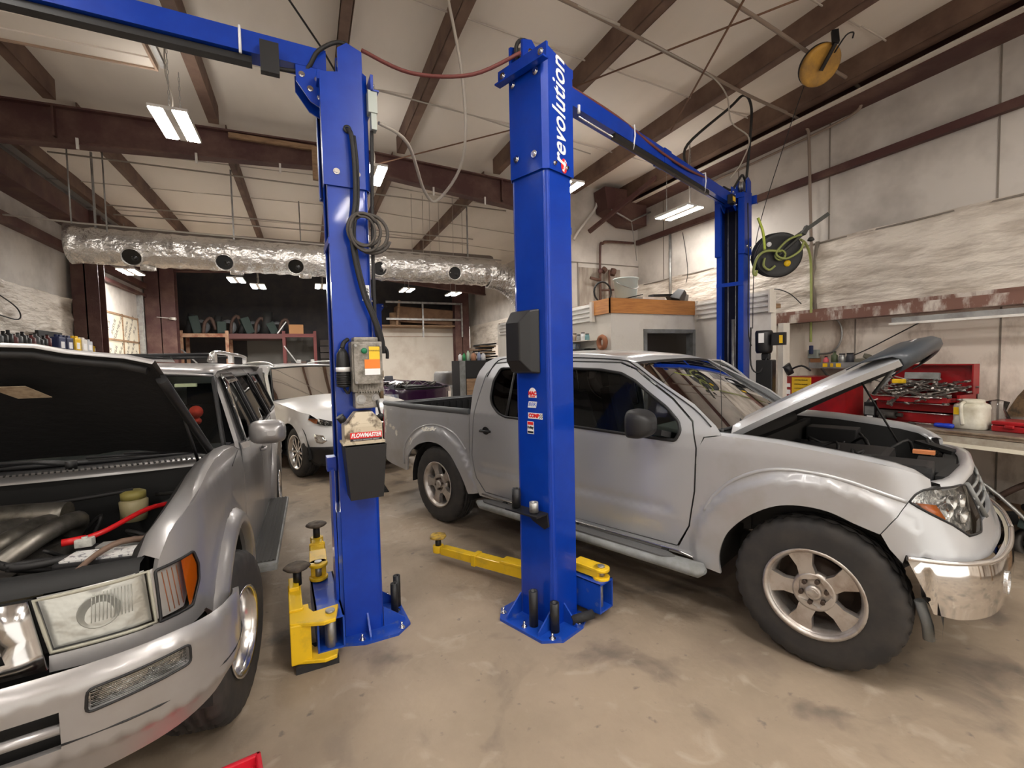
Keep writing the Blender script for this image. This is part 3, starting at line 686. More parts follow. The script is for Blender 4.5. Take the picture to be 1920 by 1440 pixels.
# power unit on the face towards the camera (local +y side, y = .14)
M_alu = mat('grimy cast aluminium', (.30,.28,.25), rough=.5, metal=.5, col2=(.13,.12,.10), nscale=16, nlo=.4, nhi=.65, bump=.2, bscale=80)
M_tank = mat('oil stained plastic tank', (.55,.48,.36), rough=.45, col2=(.09,.06,.035), nscale=13, nlo=.50, nhi=.62, det=8)
X0 = -.045
def fx(x): return -x      # photo right is local -x
m = MB(); m.box((fx(.045),.22,1.585),(.165,.13,.28),bev=.012); m.box((fx(.045),.295,1.60),(.15,.03,.22),bev=.006); m.box((fx(.045),.21,1.735),(.13,.11,.03),bev=.01)
for k in range(9): m.b2((fx(.105-k*.014)-.003,.16,1.44),(fx(.105-k*.014)+.003,.285,1.495))
m.b2((fx(.115),.16,1.45),(fx(-.02),.27,1.49)); pw = m.obj('power_unit', M_alu, LB)
m = MB()
for x, z in ((-.02,1.50),(.11,1.50),(-.02,1.70),(.11,1.70)): bolt(m, (fx(x),.31,z), (0,1,0), .005)
bolt(m, (fx(.005),.27,1.405), (0,1,0), .018); bolt(m, (fx(.085),.27,1.41), (0,1,0), .014); m.obj('cover_screw', M_galv, pw)
m = MB(); m.box((fx(.04),.215,1.40),(.13,.11,.09),bev=.008); m.obj('pump_block', M_alu, pw)
sticker(pw, 0, 0, 0, 0, lambda u, v, o: (fx(.070+u),.311+o,1.66+v), mat('yellow label', (.85,.55,.03)), shape=[(-.02,-.035),(.037,-.035),(.037,.035),(-.02,.035)], name='label')
sticker(pw, 0, 0, 0, 0, lambda u, v, o: (fx(.070+u),.311+o,1.60+v), mat('orange label', (.85,.22,.03)), shape=[(-.045,-.025),(.037,-.025),(.037,.025),(-.045,.025)], name='label')
sticker(pw, 0, 0, 0, 0, lambda u, v, o: (fx(.070+u),.311+o,1.557+v), M_wht, shape=[(-.045,-.017),(.037,-.017),(.037,.017),(-.045,.017)], name='label')
text('WARNING', .012, M_lblk, (fx(.078),.3125,1.672), (R(90),0,R(180)), pw, name='label_print')
m = MB(); m.lathe((fx(.025),.31,1.672),(0,1,0),[(.016,0),(.016,.008),(.010,.012),(0,.012)],16); m.obj('green_button', mat('green button', (.01,.18,.08), rough=.4), pw)
m = MB(); m.lathe((fx(-.075),.21,1.47),(0,0,1),[(0,0),(.030,.005),(.036,.03),(.036,.13),(.03,.19),(.012,.22),(0,.22)],18)
for k in range(6): m.cyl((fx(-.075),.21,1.48+k*.012),(fx(-.075),.21,1.486+k*.012),.039,n=18)
cp = m.obj('plug_connector', M_black, pw)
m = MB(); m.cyl((fx(-.075),.21,1.56),(fx(-.075),.21,1.585),.0385,n=18); m.obj('tape_band', M_wht, cp)
m = MB(); m.tube([(fx(-.075),.21,1.69),(fx(-.065),.20,1.72),(fx(-.04),.18,1.74)], .012, sub=4); m.tube([(fx(-.075),.21,1.47),(fx(-.05),.21,1.44),(fx(-.03),.22,1.52),(fx(-.01),.24,1.54)], .007, sub=4); m.obj('power_cord', M_cable, pw)
m = MB(); n_ = 16
m.box((fx(.012),.215,1.215),(.205,.14,.11),bev=.015); m.box((fx(.02),.215,1.30),(.20,.135,.07),taper=(.45,.7),bev=.008); m.box((fx(.012),.215,1.165),(.225,.155,.012)); tk = m.obj('oil_reservoir', M_tank, pw)
m = MB(); m.cyl((fx(-.085),.215,1.285),(fx(-.105),.22,1.315),.022,n=12); m.obj('filler_cap', M_black, tk)
m = MB(); m.b2((fx(.108),.2856,1.178),(fx(-.062),.2868,1.225)); m.mi = 1; m.b2((fx(.108),.2865,1.178),(fx(-.062),.2872,1.191)); st = m.obj('tank_sticker', [M_lred, M_lblk], tk)
text('FLOWMASTER', .031, M_wht, (fx(.023),.2885,1.208), (R(90),0,R(180)), st, shear=.25, bold=.0012, sx=.80)
text('THE EXHAUST TECHNOLOGY COMPANY', .0075, M_wht, (fx(.023),.2885,1.184), (R(90),0,R(180)), st)
m = MB(); m.cyl((fx(.085),.26,1.43),(fx(.100),.30,1.32),.006,n=8); m.lathe((fx(.102),.305,1.31),(0,0,1),[(0,-.017),(.014,-.011),(.017,0),(.014,.011),(0,.017)],14); m.obj('lowering_lever', M_black, pw)
m = MB(); m.cyl((fx(.13),.2,1.40),(fx(.13),.2,1.52),.014,n=12); m.cyl((fx(.13),.2,1.52),(fx(.13),.2,1.56),.018,n=12); m.obj('hydraulic_fitting', mat('dull brass', (.28,.2,.13), rough=.5, metal=.4), pw)
m = MB(); z0 = .86; A_ = [m.v((fx(.015)+x*.80,.235+y*.75,.855)) for x, y in ((-.11,-.09),(.11,-.09),(.11,.09),(-.11,.09))]; B_ = [m.v((fx(.015)+x,.235+y,1.155)) for x, y in ((-.11,-.09),(.11,-.09),(.11,.09),(-.11,.09))]
m.loft([A_,B_], cap0=True, smooth=False); o = m.obj('drip_bin', M_black, None, solid=.004, bevel=.01); c, s_ = math.cos(R(183)), math.sin(R(183)); o.location = (.25,2.92,0); o.rotation_euler.z = R(183); tag(o, 'black square bin hanging under the oil tank on the blue lift post', 'bin')
# lock lever tab and latch block on the left of the post
m = MB(); m.b2((.115,-.03,.98),(.165,.06,1.06)); m.b2((.135,-.01,.15),(.15,.12,1.0)); m.obj('lock_release', M_blue, LB)
m = MB(); m.b2((fx(.12),.125,3.02),(fx(.17),.185,3.14)); m.b2((fx(.135),.13,2.93),(fx(.165),.18,3.02)); jb = m.obj('junction_box', mat('grey box', (.33,.36,.33), rough=.5, metal=.3), LB)
sticker(LB, .075, 2.01, .04, .09, lambda y, z, o: (fx(y),.1405+o,z), M_wht, name='post_label'); sticker(LB, .075, 1.985, .034, .025, lambda y, z, o: (fx(y),.1415+o,z), M_lblk, name='post_label')
text('12', .034, M_lblk, (fx(.075),.1425,2.022), (R(90),0,R(180)), LB, bold=.001)
m = MB(); m.lathe((fx(.005),.155,2.91),(0,1,0),[(.022,0),(.022,.01),(.012,.01)],18); m.obj('cable_grommet', M_black, LB)
# hose bundle out of the grommet, down and coiled
def coil(parent):
    m = MB(); P = [(fx(.005),.15,2.91),(fx(.02),.19,2.87),(fx(.03),.20,2.7),(fx(.025),.20,2.5),(fx(.0),.20,2.35),(fx(.01),.20,2.2),(fx(.05),.20,2.0),(fx(.10),.20,1.86),(fx(.135),.19,1.75),(fx(.145),.18,1.66)]
    m.tube(P, .013, sub=5); m.tube([(p[0]-.018,p[1]-.01,p[2]+.0) for p in P[1:]], .008, sub=5); m.obj('hose_bundle', M_cable, parent)
    m = MB(); pts = []
    for k in range(70):
        a = 2*PI*k/24+.5; q = k/70; cx = .03+.05*q; r_ = .085 if k < 30 else .105
        pts.append((fx(cx+r_*math.cos(a)*1.0+.03), .20+.008*math.sin(a*.7), 2.36-.03*q+r_*1.0*math.sin(a)))
    m.tube(pts, .0095, n=8); m.tube([(p[0]*.75-.005,p[1]+.02,p[2]*1.0-.01) for p in pts[10:46]], .0075, n=6); m.obj('coiled_cable', mat('dusty rubber cable', (.07,.062,.055), rough=.7), parent)
    m = MB(); m.tube([(fx(.14),.15,2.93),(fx(.13),.15,2.6),(fx(.12),.16,2.3),(fx(.118),.16,1.9),(fx(.13),.16,1.75),(fx(.175),.17,1.68),(fx(.18),.16,1.63)], .010, sub=5); m.obj('drop_cable', M_cable, parent)
coil(LB)
tb = []
for x, y, h, s in ((fx(.20),.02,.19,'nearer'),(fx(.235),-.06,.20,'farther')):
    m = MB(); m.pipe((0,0,0),(0,0,h),.023,.014,18); o = m.obj('height_adapter', M_black); o.location = (.25-(x)*1.0*math.cos(R(3))*1, 2.92-y, .018)
    o.location = (.25+math.cos(R(183))*x-math.sin(R(183))*y, 2.92+math.sin(R(183))*x+math.cos(R(183))*y, .018)
    tag(o, '%s black tube adapter right of the power-unit post' % s, 'lift adapter', 'height adapters by the power-unit post')

# === lift far behind, between white crossover and mezzanine: same make
LC = thing('two_post_lift', 'blue lift post farthest back, black covers on it, beyond the pickup bed', 'car lift', (1.30,9.70,0), R(20))
LC.scale = (.8,.8,.84)
make_column(LC)
posted(LC, Matrix.Identity(4), carriage)
for z in [.9+.05*k for k in range(44)]: pass
m = MB()
for k in range(40): m.b2((-.02,-.1455,1.0+k*.045),(.02,-.1445,1.03+k*.045))
m.obj('slot_strip', M_wht, LC)
m = MB(); m.b2((-.35,-.2,1.2),(-.14,.1,1.95)); m.b2((-.32,-.18,2.0),(-.14,.08,2.6)); m.b2((-.14,-.02,1.3),(-.11,.02,1.4)); m.obj('cabinet_cover', M_black, LC, bevel=.03)
# ---------------------------------------------------------------- lamps
M_up = mat('lamp top diffuser', (1,1,1), emis=(1.,.93,.86), estr=LAMP*.08)  # glow strip added on top of the housings to brighten the ceiling
def make_lamp(label, loc, dz=.5, L=.62, chains=True, rz=0, group='hanging led lamps', em=None, name='led_lamp'):
    t = thing(name, label, 'hanging lamp', loc, rz, group)
    m = MB(); m.b2((-.15,-L/2,.0),(.15,L/2,.025)); m.b2((-.03,-L/2,-.01),(.03,L/2,0)); m.b2((-.15,-L/2,-.012),(-.145,L/2,0)); m.b2((.145,-L/2,-.012),(.15,L/2,0)); m.obj('housing', M_siding, t)
    if not (em is M_emit2): m = MB(); m.b2((-.11,-L/2+.03,.0255),(.11,L/2-.03,.028)); m.obj('added_uplight', M_up, t)
    for s in (-1,1):
        m = MB(); m.b2((s*.092-.045,-L/2+.01,-.011),(s*.092+.045,L/2-.01,-.002)); m.obj('led_panel', em or M_emit, t)
    if chains:
        for s in (-1,1):
            m = MB(); y = s*L*.36; n = int(dz/.045)
            for k in range(n):
                z = .03+k*.045; m.tube([(.007*(math.cos(a) if k % 2 else 0), y+.007*(0 if k % 2 else math.cos(a)), z+.02+.026*math.sin(a)) for a in [2*PI*q/8 for q in range(8)]], .0022, n=4, closed=True)
            m.obj('chain', M_galv, t)
        m = MB(); m.tube([(0,-L*.3,.02),(.02,-L*.3,.15),(-.02,-L*.34,dz*.6),(-.01,-L*.36,dz)], .006, sub=4, n=6); m.obj('power_cord', M_cable_w, t)
    return t
make_lamp('lit twin-panel lamp on chains at upper left, left of the first blue post', (-1.03,5.36,3.9), .62)
make_lamp('lit lamp partly hidden behind the post with the power unit', (.83,5.95,3.92), .62)
make_lamp('lit lamp peeping out right of the lettered blue post', (3.05,5.15,3.75), .75)
make_lamp('lit twin-panel lamp hanging by the right wall left of the far blue post', (4.80,4.95,3.6), .85)
for x, y, s in ((-3.02,11.2,'leftmost'),(-1.30,11.6,'left of the close pair'),(-.95,12.4,'right of the close pair'),(.42,12.0,'just left of the power-unit post'),(2.45,12.0,'left one above the purple car'),(3.75,12.2,'right one above the purple car')):
    make_lamp('small distant lit lamp in the rear bay, %s' % s, (x,y,3.48 if x < 3.7 else 3.46), .86, chains=True, group='distant led lamps', em=M_emit2)
# unseen lamps added above and behind the camera to light the room
for i, (x, y) in enumerate(((-1.9,1.2),(1.3,.6),(2.9,-.5),(-1.9,-2.0),(1.3,-2.4),(4.0,-1.6))):
    make_lamp('unseen twin-panel lamp added to light the front bay behind the viewer, number %d' % (i+1) if False else 'unseen twin-panel lamp added to light the front bay, %s' % ('left near','middle near','right near','left far','middle far','right far')[i], (x,y,4.12), .35, L=1.2, rz=0, chains=True)
# ---------------------------------------------------------------- foil duct
t = thing('foil_duct', 'long silver foil-wrapped air duct hanging across the room', 'air duct', (0,8.0,3.22))
m = MB(); rgs = []; N = 90
for i in range(N+1):
    q = i/N; x = -2.78+q*6.0
    c = Vector((x, 0, .03-.02*x*.3)); rr = .235+.008*math.sin(i*1.9)+(.012 if i % 15 == 0 else 0)
    rgs.append([m.v((x, c.y+rr*math.cos(a)*(1+.02*math.sin(5*a+i)), c.z+rr*math.sin(a)*(1+.02*math.sin(7*a+i*2)))) for a in [2*PI*k/36 for k in range(36)]])
m.loft(rgs, cap0=True); m.obj('duct_run', M_foil, t)
# crinkled flexible elbow
m = MB(); rgs = []; P = _catmull([(3.15,0,-.02),(3.4,.0,-.06),(3.66,.0,-.2),(3.86,.0,-.42),(4.0,.02,-.7),(4.08,.04,-.95)], 10)
for i, p in enumerate(P):
    a = Vector(P[min(i+1,len(P)-1)])-Vector(P[max(i-1,0)]); rr = .235+.016*(1 if i % 2 else -1)
    rgs.append(m.ring(p, a, rr, 32, (0,0,1)))
m.loft(rgs); m.obj('flexible_elbow', M_foil, t)
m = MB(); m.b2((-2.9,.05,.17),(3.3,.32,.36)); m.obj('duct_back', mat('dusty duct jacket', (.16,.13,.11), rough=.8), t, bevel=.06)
for i, x in enumerate((-2.08,-1.01,-.08,1.16,2.43)):
    an = R(205 if x < .5 else 195); d = Vector((.0, math.cos(an), math.sin(an)))
    m = MB(); c = Vector((x,0,-.01)); m.lathe(c+d*.20, d, [(.125,0),(.122,.06),(.112,.066),(.105,.0)], 24); o = m.obj('outlet_collar', M_foil, t)
    m = MB(); m.lathe(c+d*.225, d, [(0,.01),(.106,.01)], 20); m.lathe(c+d*.215+Vector((.03,0,-.02)), d, [(.0,.03),(.03,.02),(.05,.0)], 14); m.obj('outlet_mouth', M_black if x > .5 else mat('shiny mouth', (.06,.06,.06), rough=.1, metal=.8), o)
    if x < .5:
        m = MB(); m.lathe((x+.13,-.04,-.20), (0,.1,-1), [(.09,0),(.088,.05),(.07,.055)], 20); m.obj('outlet_collar', M_foil, t)
m = MB()
for x in (-2.5,-1.02+.12,.55,2.75): m.bar((x,-.02,.2),(x,-.02,1.28),.03,.02,up=(1,0,0))
m.obj('hanger_strap', M_galv, t)
m = MB(); m.tube([(-3.3,-.28,.30),(-2.6,-.28,.27),(3.3,-.26,.20)], .012, n=6); m.obj('support_wire', M_cable_w, t)

# ---------------------------------------------------------------- conduits, wires
def wire(name, pts, r, mm, label, cat='cable', sub=6, n=6, group=None):
    m = MB(); m.tube(pts, r, n=n, sub=sub); return tag(m.obj(name, mm), label, cat, group)
zc_ = zp
wire('sagging_hose', [(.36,2.78,3.37),(.62,2.70,3.26),(.95,2.60,3.27),(1.22,2.50,3.40)], .012, mat('oxide hose2', (.15,.04,.035), rough=.6), 'dark red hose sagging between the tops of the two near blue posts', 'hose')
wire('hanging_cable', [(.45,2.85,3.02),(.65,3.0,3.0),(.85,3.4,2.86),(.98,3.5,2.85),(1.12,3.3,3.1),(1.10,3.2,3.6),(.95,3.1,4.2),(.93,3.1,4.5)], .011, M_cable_w, 'grey cable looping down from the ceiling to the junction box of the power-unit post', 'cable')
wire('electric_conduit', [(1.8,3.12,4.33),(2.46,3.18,4.33)], .012, M_cable_w, 'pale cable taped along the start of the rusty ceiling pipe', 'cable')
wire('bent_pipe', [(1.5,3.08,4.33),(2.46,3.2,4.33),(3.37,3.34,4.33),(4.35,3.48,4.32),(5.1,3.52,4.28),(5.36,3.53,4.20),(5.42,3.54,4.05),(5.42,3.52,3.4),(5.42,3.50,2.8),(5.42,3.49,2.2)], .016, mat('rusty grey pipe',(.26,.20,.16),rough=.6), 'grey pipe running from the ceiling and down the right wall past the black hose reel', 'pipe')
wire('bent_pipe', [(2.6,2.58,4.33),(3.54,2.7,4.33),(4.12,2.78,4.33),(4.73,2.87,4.33),(5.25,2.93,4.31),(5.40,2.98,4.22),(5.42,3.15,4.13),(5.42,4.2,4.10),(5.42,5.2,4.10)], .016, MATS['rusty grey pipe'], 'grey pipe passing behind the yellow reel and turning along the top of the wall', 'pipe')
wire('loop_cable', [(2.75,3.22,4.31),(3.41,3.32,4.31),(3.75,3.38,4.30),(4.0,3.45,4.22),(4.1,3.48,4.0),(4.38,3.5,3.9),(4.30,3.52,3.65),(4.12,3.52,3.45)], .007, M_cable_w, 'white cable looping from the ceiling to the top of the far blue post', 'cable')
wire('black_cable', [(3.45,3.45,3.45),(3.62,3.6,3.75),(4.2,3.6,4.22),(4.42,3.6,4.40),(4.53,3.6,4.33),(4.56,3.62,4.1),(4.57,3.7,3.4)], .014, M_cable, 'thick black cable arching up from the overhead beam to the ceiling by the far post', 'cable')
for i, (a, b, s) in enumerate((((3.05,2.38,4.30),(4.09,4.33,4.30),'from upper edge down to the far bay'),((3.75,2.2,4.35),(2.55,4.15,4.35),'crossing above the overhead beam'),((.6,6.4,4.1),(2.7,4.9,4.42),'rising to the right between the two near posts'))):
    wire('brace_rod', [a, b], .009, M_rope, 'thin rusty brace rod under the ceiling, %s' % s, 'brace rod', sub=0, group='ceiling brace rods')
wire('brace_rod', [(-.9,2.3,4.45),(.2,3.7,3.9),(.55,4.1,3.6)], .007, M_cable, 'thin dark brace rod passing behind the blue beam at upper left', 'brace rod', sub=0, group='ceiling brace rods')
for i, (z0, z1, y, s) in enumerate(((4.30,4.30,7.6,'front one above the duct'),(4.22,4.24,9.4,'middle one above the duct'),(4.16,4.22,9.7,'rear one above the duct'))):
    wire('ceiling_conduit', [(-2.8,y,z0),(3.4,y+.1,z1)], .011, M_cable_w, 'thin horizontal conduit under the ceiling behind the long roof beam, %s' % s, 'conduit', sub=0, group='conduits behind the roof beam')
wire('diagonal_conduit', [(.3,5.1,4.5),(1.9,5.15,4.45),(3.6,5.3,4.35)], .009, M_cable_w, 'thin conduit crossing the white ceiling between the two near posts', 'conduit', sub=0)
wire('thin_cord', [(4.6,3.04,4.29),(4.6,3.24,3.82),(4.6,3.5,3.15),(4.6,3.60,2.71),(4.6,3.62,1.9)], .004, M_cable, 'thin black cord slanting down beside the yellow reel to the far post', 'cord', sub=4)
for i, x in enumerate((1.75,1.95,2.05,2.25,2.45,2.7)):
    m = MB(); m.cyl((x,8.0+.2*math.sin(i*3),3.45),(x+.01,8.0+.2*math.sin(i*3),4.5),.004,n=5); tag(m.obj('hanger_wire', M_cable_w), 'thin hanger wires between duct and ceiling, right of the power-unit post', 'wire', 'hanger wires over the duct')
for x, y in ((-2.55,7.4),(-2.3,7.7),(.0,8.9)):
    m = MB(); m.cyl((x,y,3.4),(x,y,4.45),.009,n=6); tag(m.obj('hanger_rod', M_galv), 'thin hanger rod between duct and ceiling, left of the power-unit post', 'hanger rod', 'hanger rods left')
# ---------------------------------------------------------------- reels
t = thing('hose_reel', 'black hose reel with yellow-green hose under the right wall pipe', 'hose reel', (4.80,3.48,2.70))
ax = Vector((-.55,-.80,-.20)).normalized(); M_lime = mat('lime hose', (.30,.34,.10), rough=.5)
m = MB(); m.lathe(-ax*.10, ax, [(0,0),(.235,0),(.24,.006),(.235,.012),(.12,.012),(.12,.14),(.22,.14),(.24,.152),(.24,.160),(.225,.166),(.19,.158),(.06,.158),(.0,.162)], 48); m.obj('drum', M_black, t)
u = ax.cross(Vector((0,0,1))).normalized(); w_ = u.cross(ax)
F = lambda a, b, c: ax*c-u*a+w_*b
m = MB(); m.lathe(F(-.11,.12,.066), ax, [(0,.001),(.026,.001),(.026,0)], 16); m.obj('round_sticker', M_wht, t)
m = MB(); m.lathe(F(.09,-.09,.066), ax, [(0,.0015),(.035,.0015),(.035,0)], 16); m.obj('round_sticker', M_yellow, t)
sg = 1
m = MB()
m.tube([F(.05*math.cos(a)-.0,.05*math.sin(a),.10) for a in [2*PI*k/14 for k in range(15)]], .011, n=8)
m.tube([F(.18,.20,.13),F(.05,.15,.13),F(-.05,.02,.12),F(.05,-.04,.12),F(.18,.03,.12),F(.22,.12,.1)], .012, sub=6)
m.tube([F(0,.04,.11),F(-.16,.05,.12),F(-.24,-.02,.12),F(-.26,-.16,.10),F(-.235,-.2,.1),F(-.22,-.15,.08)], .014, sub=6)
m.tube([F(-.15,-.02,.09),F(-.16,-.1,.1),F(-.1,-.15,.1),F(-.04,-.11,.09)], .012, sub=6); m.obj('hose', M_lime, t)
m = MB(); m.bar(F(.2,.2,.12), F(.24,.28,.10), .05, .04); m.bar(F(.0,.0,.07), F(.22,.22,.12), .03, .02); m.lathe(F(.28,.14,.12),(0,0,1),[(0,-.02),(.03,-.01),(.035,.0),(.02,.025),(0,.03)],12); m.bar(F(.15,.15,-.05), F(.5,.4,-.06), .04, .04); m.obj('bracket', mat('dark bracket steel', (.05,.05,.045), rough=.5, metal=.5), t)
wire('air_hose', [(5.02,3.36,2.86),(5.2,3.42,2.84),(5.36,3.47,2.70),(5.38,3.47,2.3),(5.38,3.47,1.74)], .014, M_lime, 'yellow-green air hose hanging from the black reel down to the grey box', 'hose')
wire('lime_hose', [(4.42,3.42,3.05),(4.47,3.40,2.9),(4.5,3.40,2.72)], .013, mat('bright lime hose', (.50,.60,.08), rough=.5), 'short bright yellow-green hose hanging beside the far blue post', 'hose')
t = thing('cord_reel', 'round yellow cord reel hanging from the ceiling pipe at upper right', 'cord reel', (4.22,2.66,4.12))
ax = Vector((-.25,-.62,-.60)).normalized()
m = MB(); m.lathe(-ax*.03, ax, [(0,0),(.155,0),(.165,.006),(.165,.03),(.15,.042),(.13,.036),(0,.036)], 40); m.obj('drum', mat('ochre reel paint', (.55,.30,.05), rough=.5, col2=(.30,.17,.05), nscale=6), t)
m = MB(); m.lathe(-ax*.06, ax, [(0,0),(.15,0),(.165,.01),(.165,.028),(0,.028)], 32); m.obj('back_plate', M_black, t)
u = ax.cross(Vector((0,0,1))).normalized(); w_ = u.cross(ax)
m = MB(); m.bar(F(.0,-.03,.03), F(.02,.17,.05), .03, .015); m.bar(F(.02,.17,.05), F(.03,.24,-.05), .05, .03); m.tube([F(.05,.1,.04),F(.08,.22,.05),F(.14,.24,.04),F(.16,.2,.03)], .006, sub=4); m.obj('hanger_arm', M_black, t)
# raised sectional door stored under the ceiling at upper left
t = thing('door_3', 'white ribbed overhead door parked under the ceiling at upper left', 'garage door', (0,0,4.34)); t['kind'] = 'structure'
m = MB(); m.b2((-3.45,2.3,0),(-1.14,5.26,.03))
for k in range(12): m.b2((-3.45,2.45+k*.24,-.012),(-1.14,2.50+k*.24,0))
m.obj('door_leaf', M_vinyl, t)
m = MB(); m.b2((-1.145,2.3,-.02),(-1.125,5.27,.04)); m.b2((-3.45,5.255,-.015),(-1.125,5.275,.04)); m.obj('door_edge', mat('rusty door edge',(.42,.30,.22),rough=.7), t)
m = MB(); m.b2((-1.09,2.3,-.02),(-1.05,5.2,.02)); m.obj('door_rail', M_galv, t)
# ---------------------------------------------------------------- vehicle materials
M_silver = mat('silver car paint', (.46,.47,.485), rough=.32, metal=.35, coat=.7, spec=.5)
M_silver_dusty = mat('dusty silver paint', (.445,.45,.465), rough=.36, metal=.35, coat=.45, col2=(.37,.35,.32), nscale=2.2, nlo=.5, nhi=.8)
M_beige_silver = mat('aged silver paint', (.37,.36,.358), rough=.34, metal=.55, coat=.35, col2=(.30,.28,.26), nscale=2.4, nlo=.45, nhi=.8)
M_carwhite = mat('white car paint', (.80,.80,.79), rough=.25, coat=.8)
M_purple = mat('dark purple paint', (.045,.012,.05), rough=.22, coat=1.)
M_trim = mat('black trim', (.014,.014,.015), rough=.5)
M_dtrim = mat('dark grey cap', (.09,.095,.10), rough=.5)
M_bay = mat('engine bay black', (.012,.012,.012), rough=.7)
M_bayg = mat('grimy engine metal', (.16,.145,.13), rough=.5, metal=.55, col2=(.05,.045,.04), nscale=12)
M_alloy = mat('brake dust alloy', (.56,.53,.50), rough=.38, metal=.75, col2=(.33,.26,.21), nscale=9, nlo=.45, nhi=.72)
M_polished = mat('polished wheel', (.72,.71,.70), rough=.2, metal=.95)
M_tyre = mat('tyre rubber', (.026,.025,.025), rough=.7, col2=(.045,.040,.036), nscale=7)
M_brake = mat('brake iron', (.07,.05,.04), rough=.6, metal=.5)
M_seat = mat('dark cloth', (.03,.03,.036), rough=.9)
M_amber = mat('amber lens', (.75,.17,.01), rough=.2, coat=.6, spec=.6)
M_redlens = mat('red lens', (.45,.01,.015), rough=.2, coat=.6)
M_reflector = mat('lamp reflector', (.72,.72,.72), rough=.18, metal=.9, bump=.5, bscale=30)
def glass(name, tint, gl=.12, rough=.03, ior=1.45):
    m = bpy.data.materials.new(name); m.use_nodes = True; nt = m.node_tree; nt.nodes.clear()
    o = nt.nodes.new('ShaderNodeOutputMaterial'); t = nt.nodes.new('ShaderNodeBsdfTransparent'); g = nt.nodes.new('ShaderNodeBsdfGlossy'); mx = nt.nodes.new('ShaderNodeMixShader'); fr = nt.nodes.new('ShaderNodeFresnel')
    t.inputs[0].default_value = (*tint, 1); g.inputs['Roughness'].default_value = rough; fr.inputs[0].default_value = ior
    nt.links.new(fr.outputs[0], mx.inputs[0]); nt.links.new(t.outputs[0], mx.inputs[1]); nt.links.new(g.outputs[0], mx.inputs[2]); nt.links.new(mx.outputs[0], o.inputs[0]); return m
G_clear = glass('clear glass', (.66,.73,.69), ior=1.28); G_side = glass('side glass', (.42,.45,.44)); G_dark = glass('privacy glass', (.035,.035,.04)); G_lens = glass('lens plastic', (.90,.91,.90)); G_hazy = glass('hazy lens', (.86,.86,.83), rough=.12)

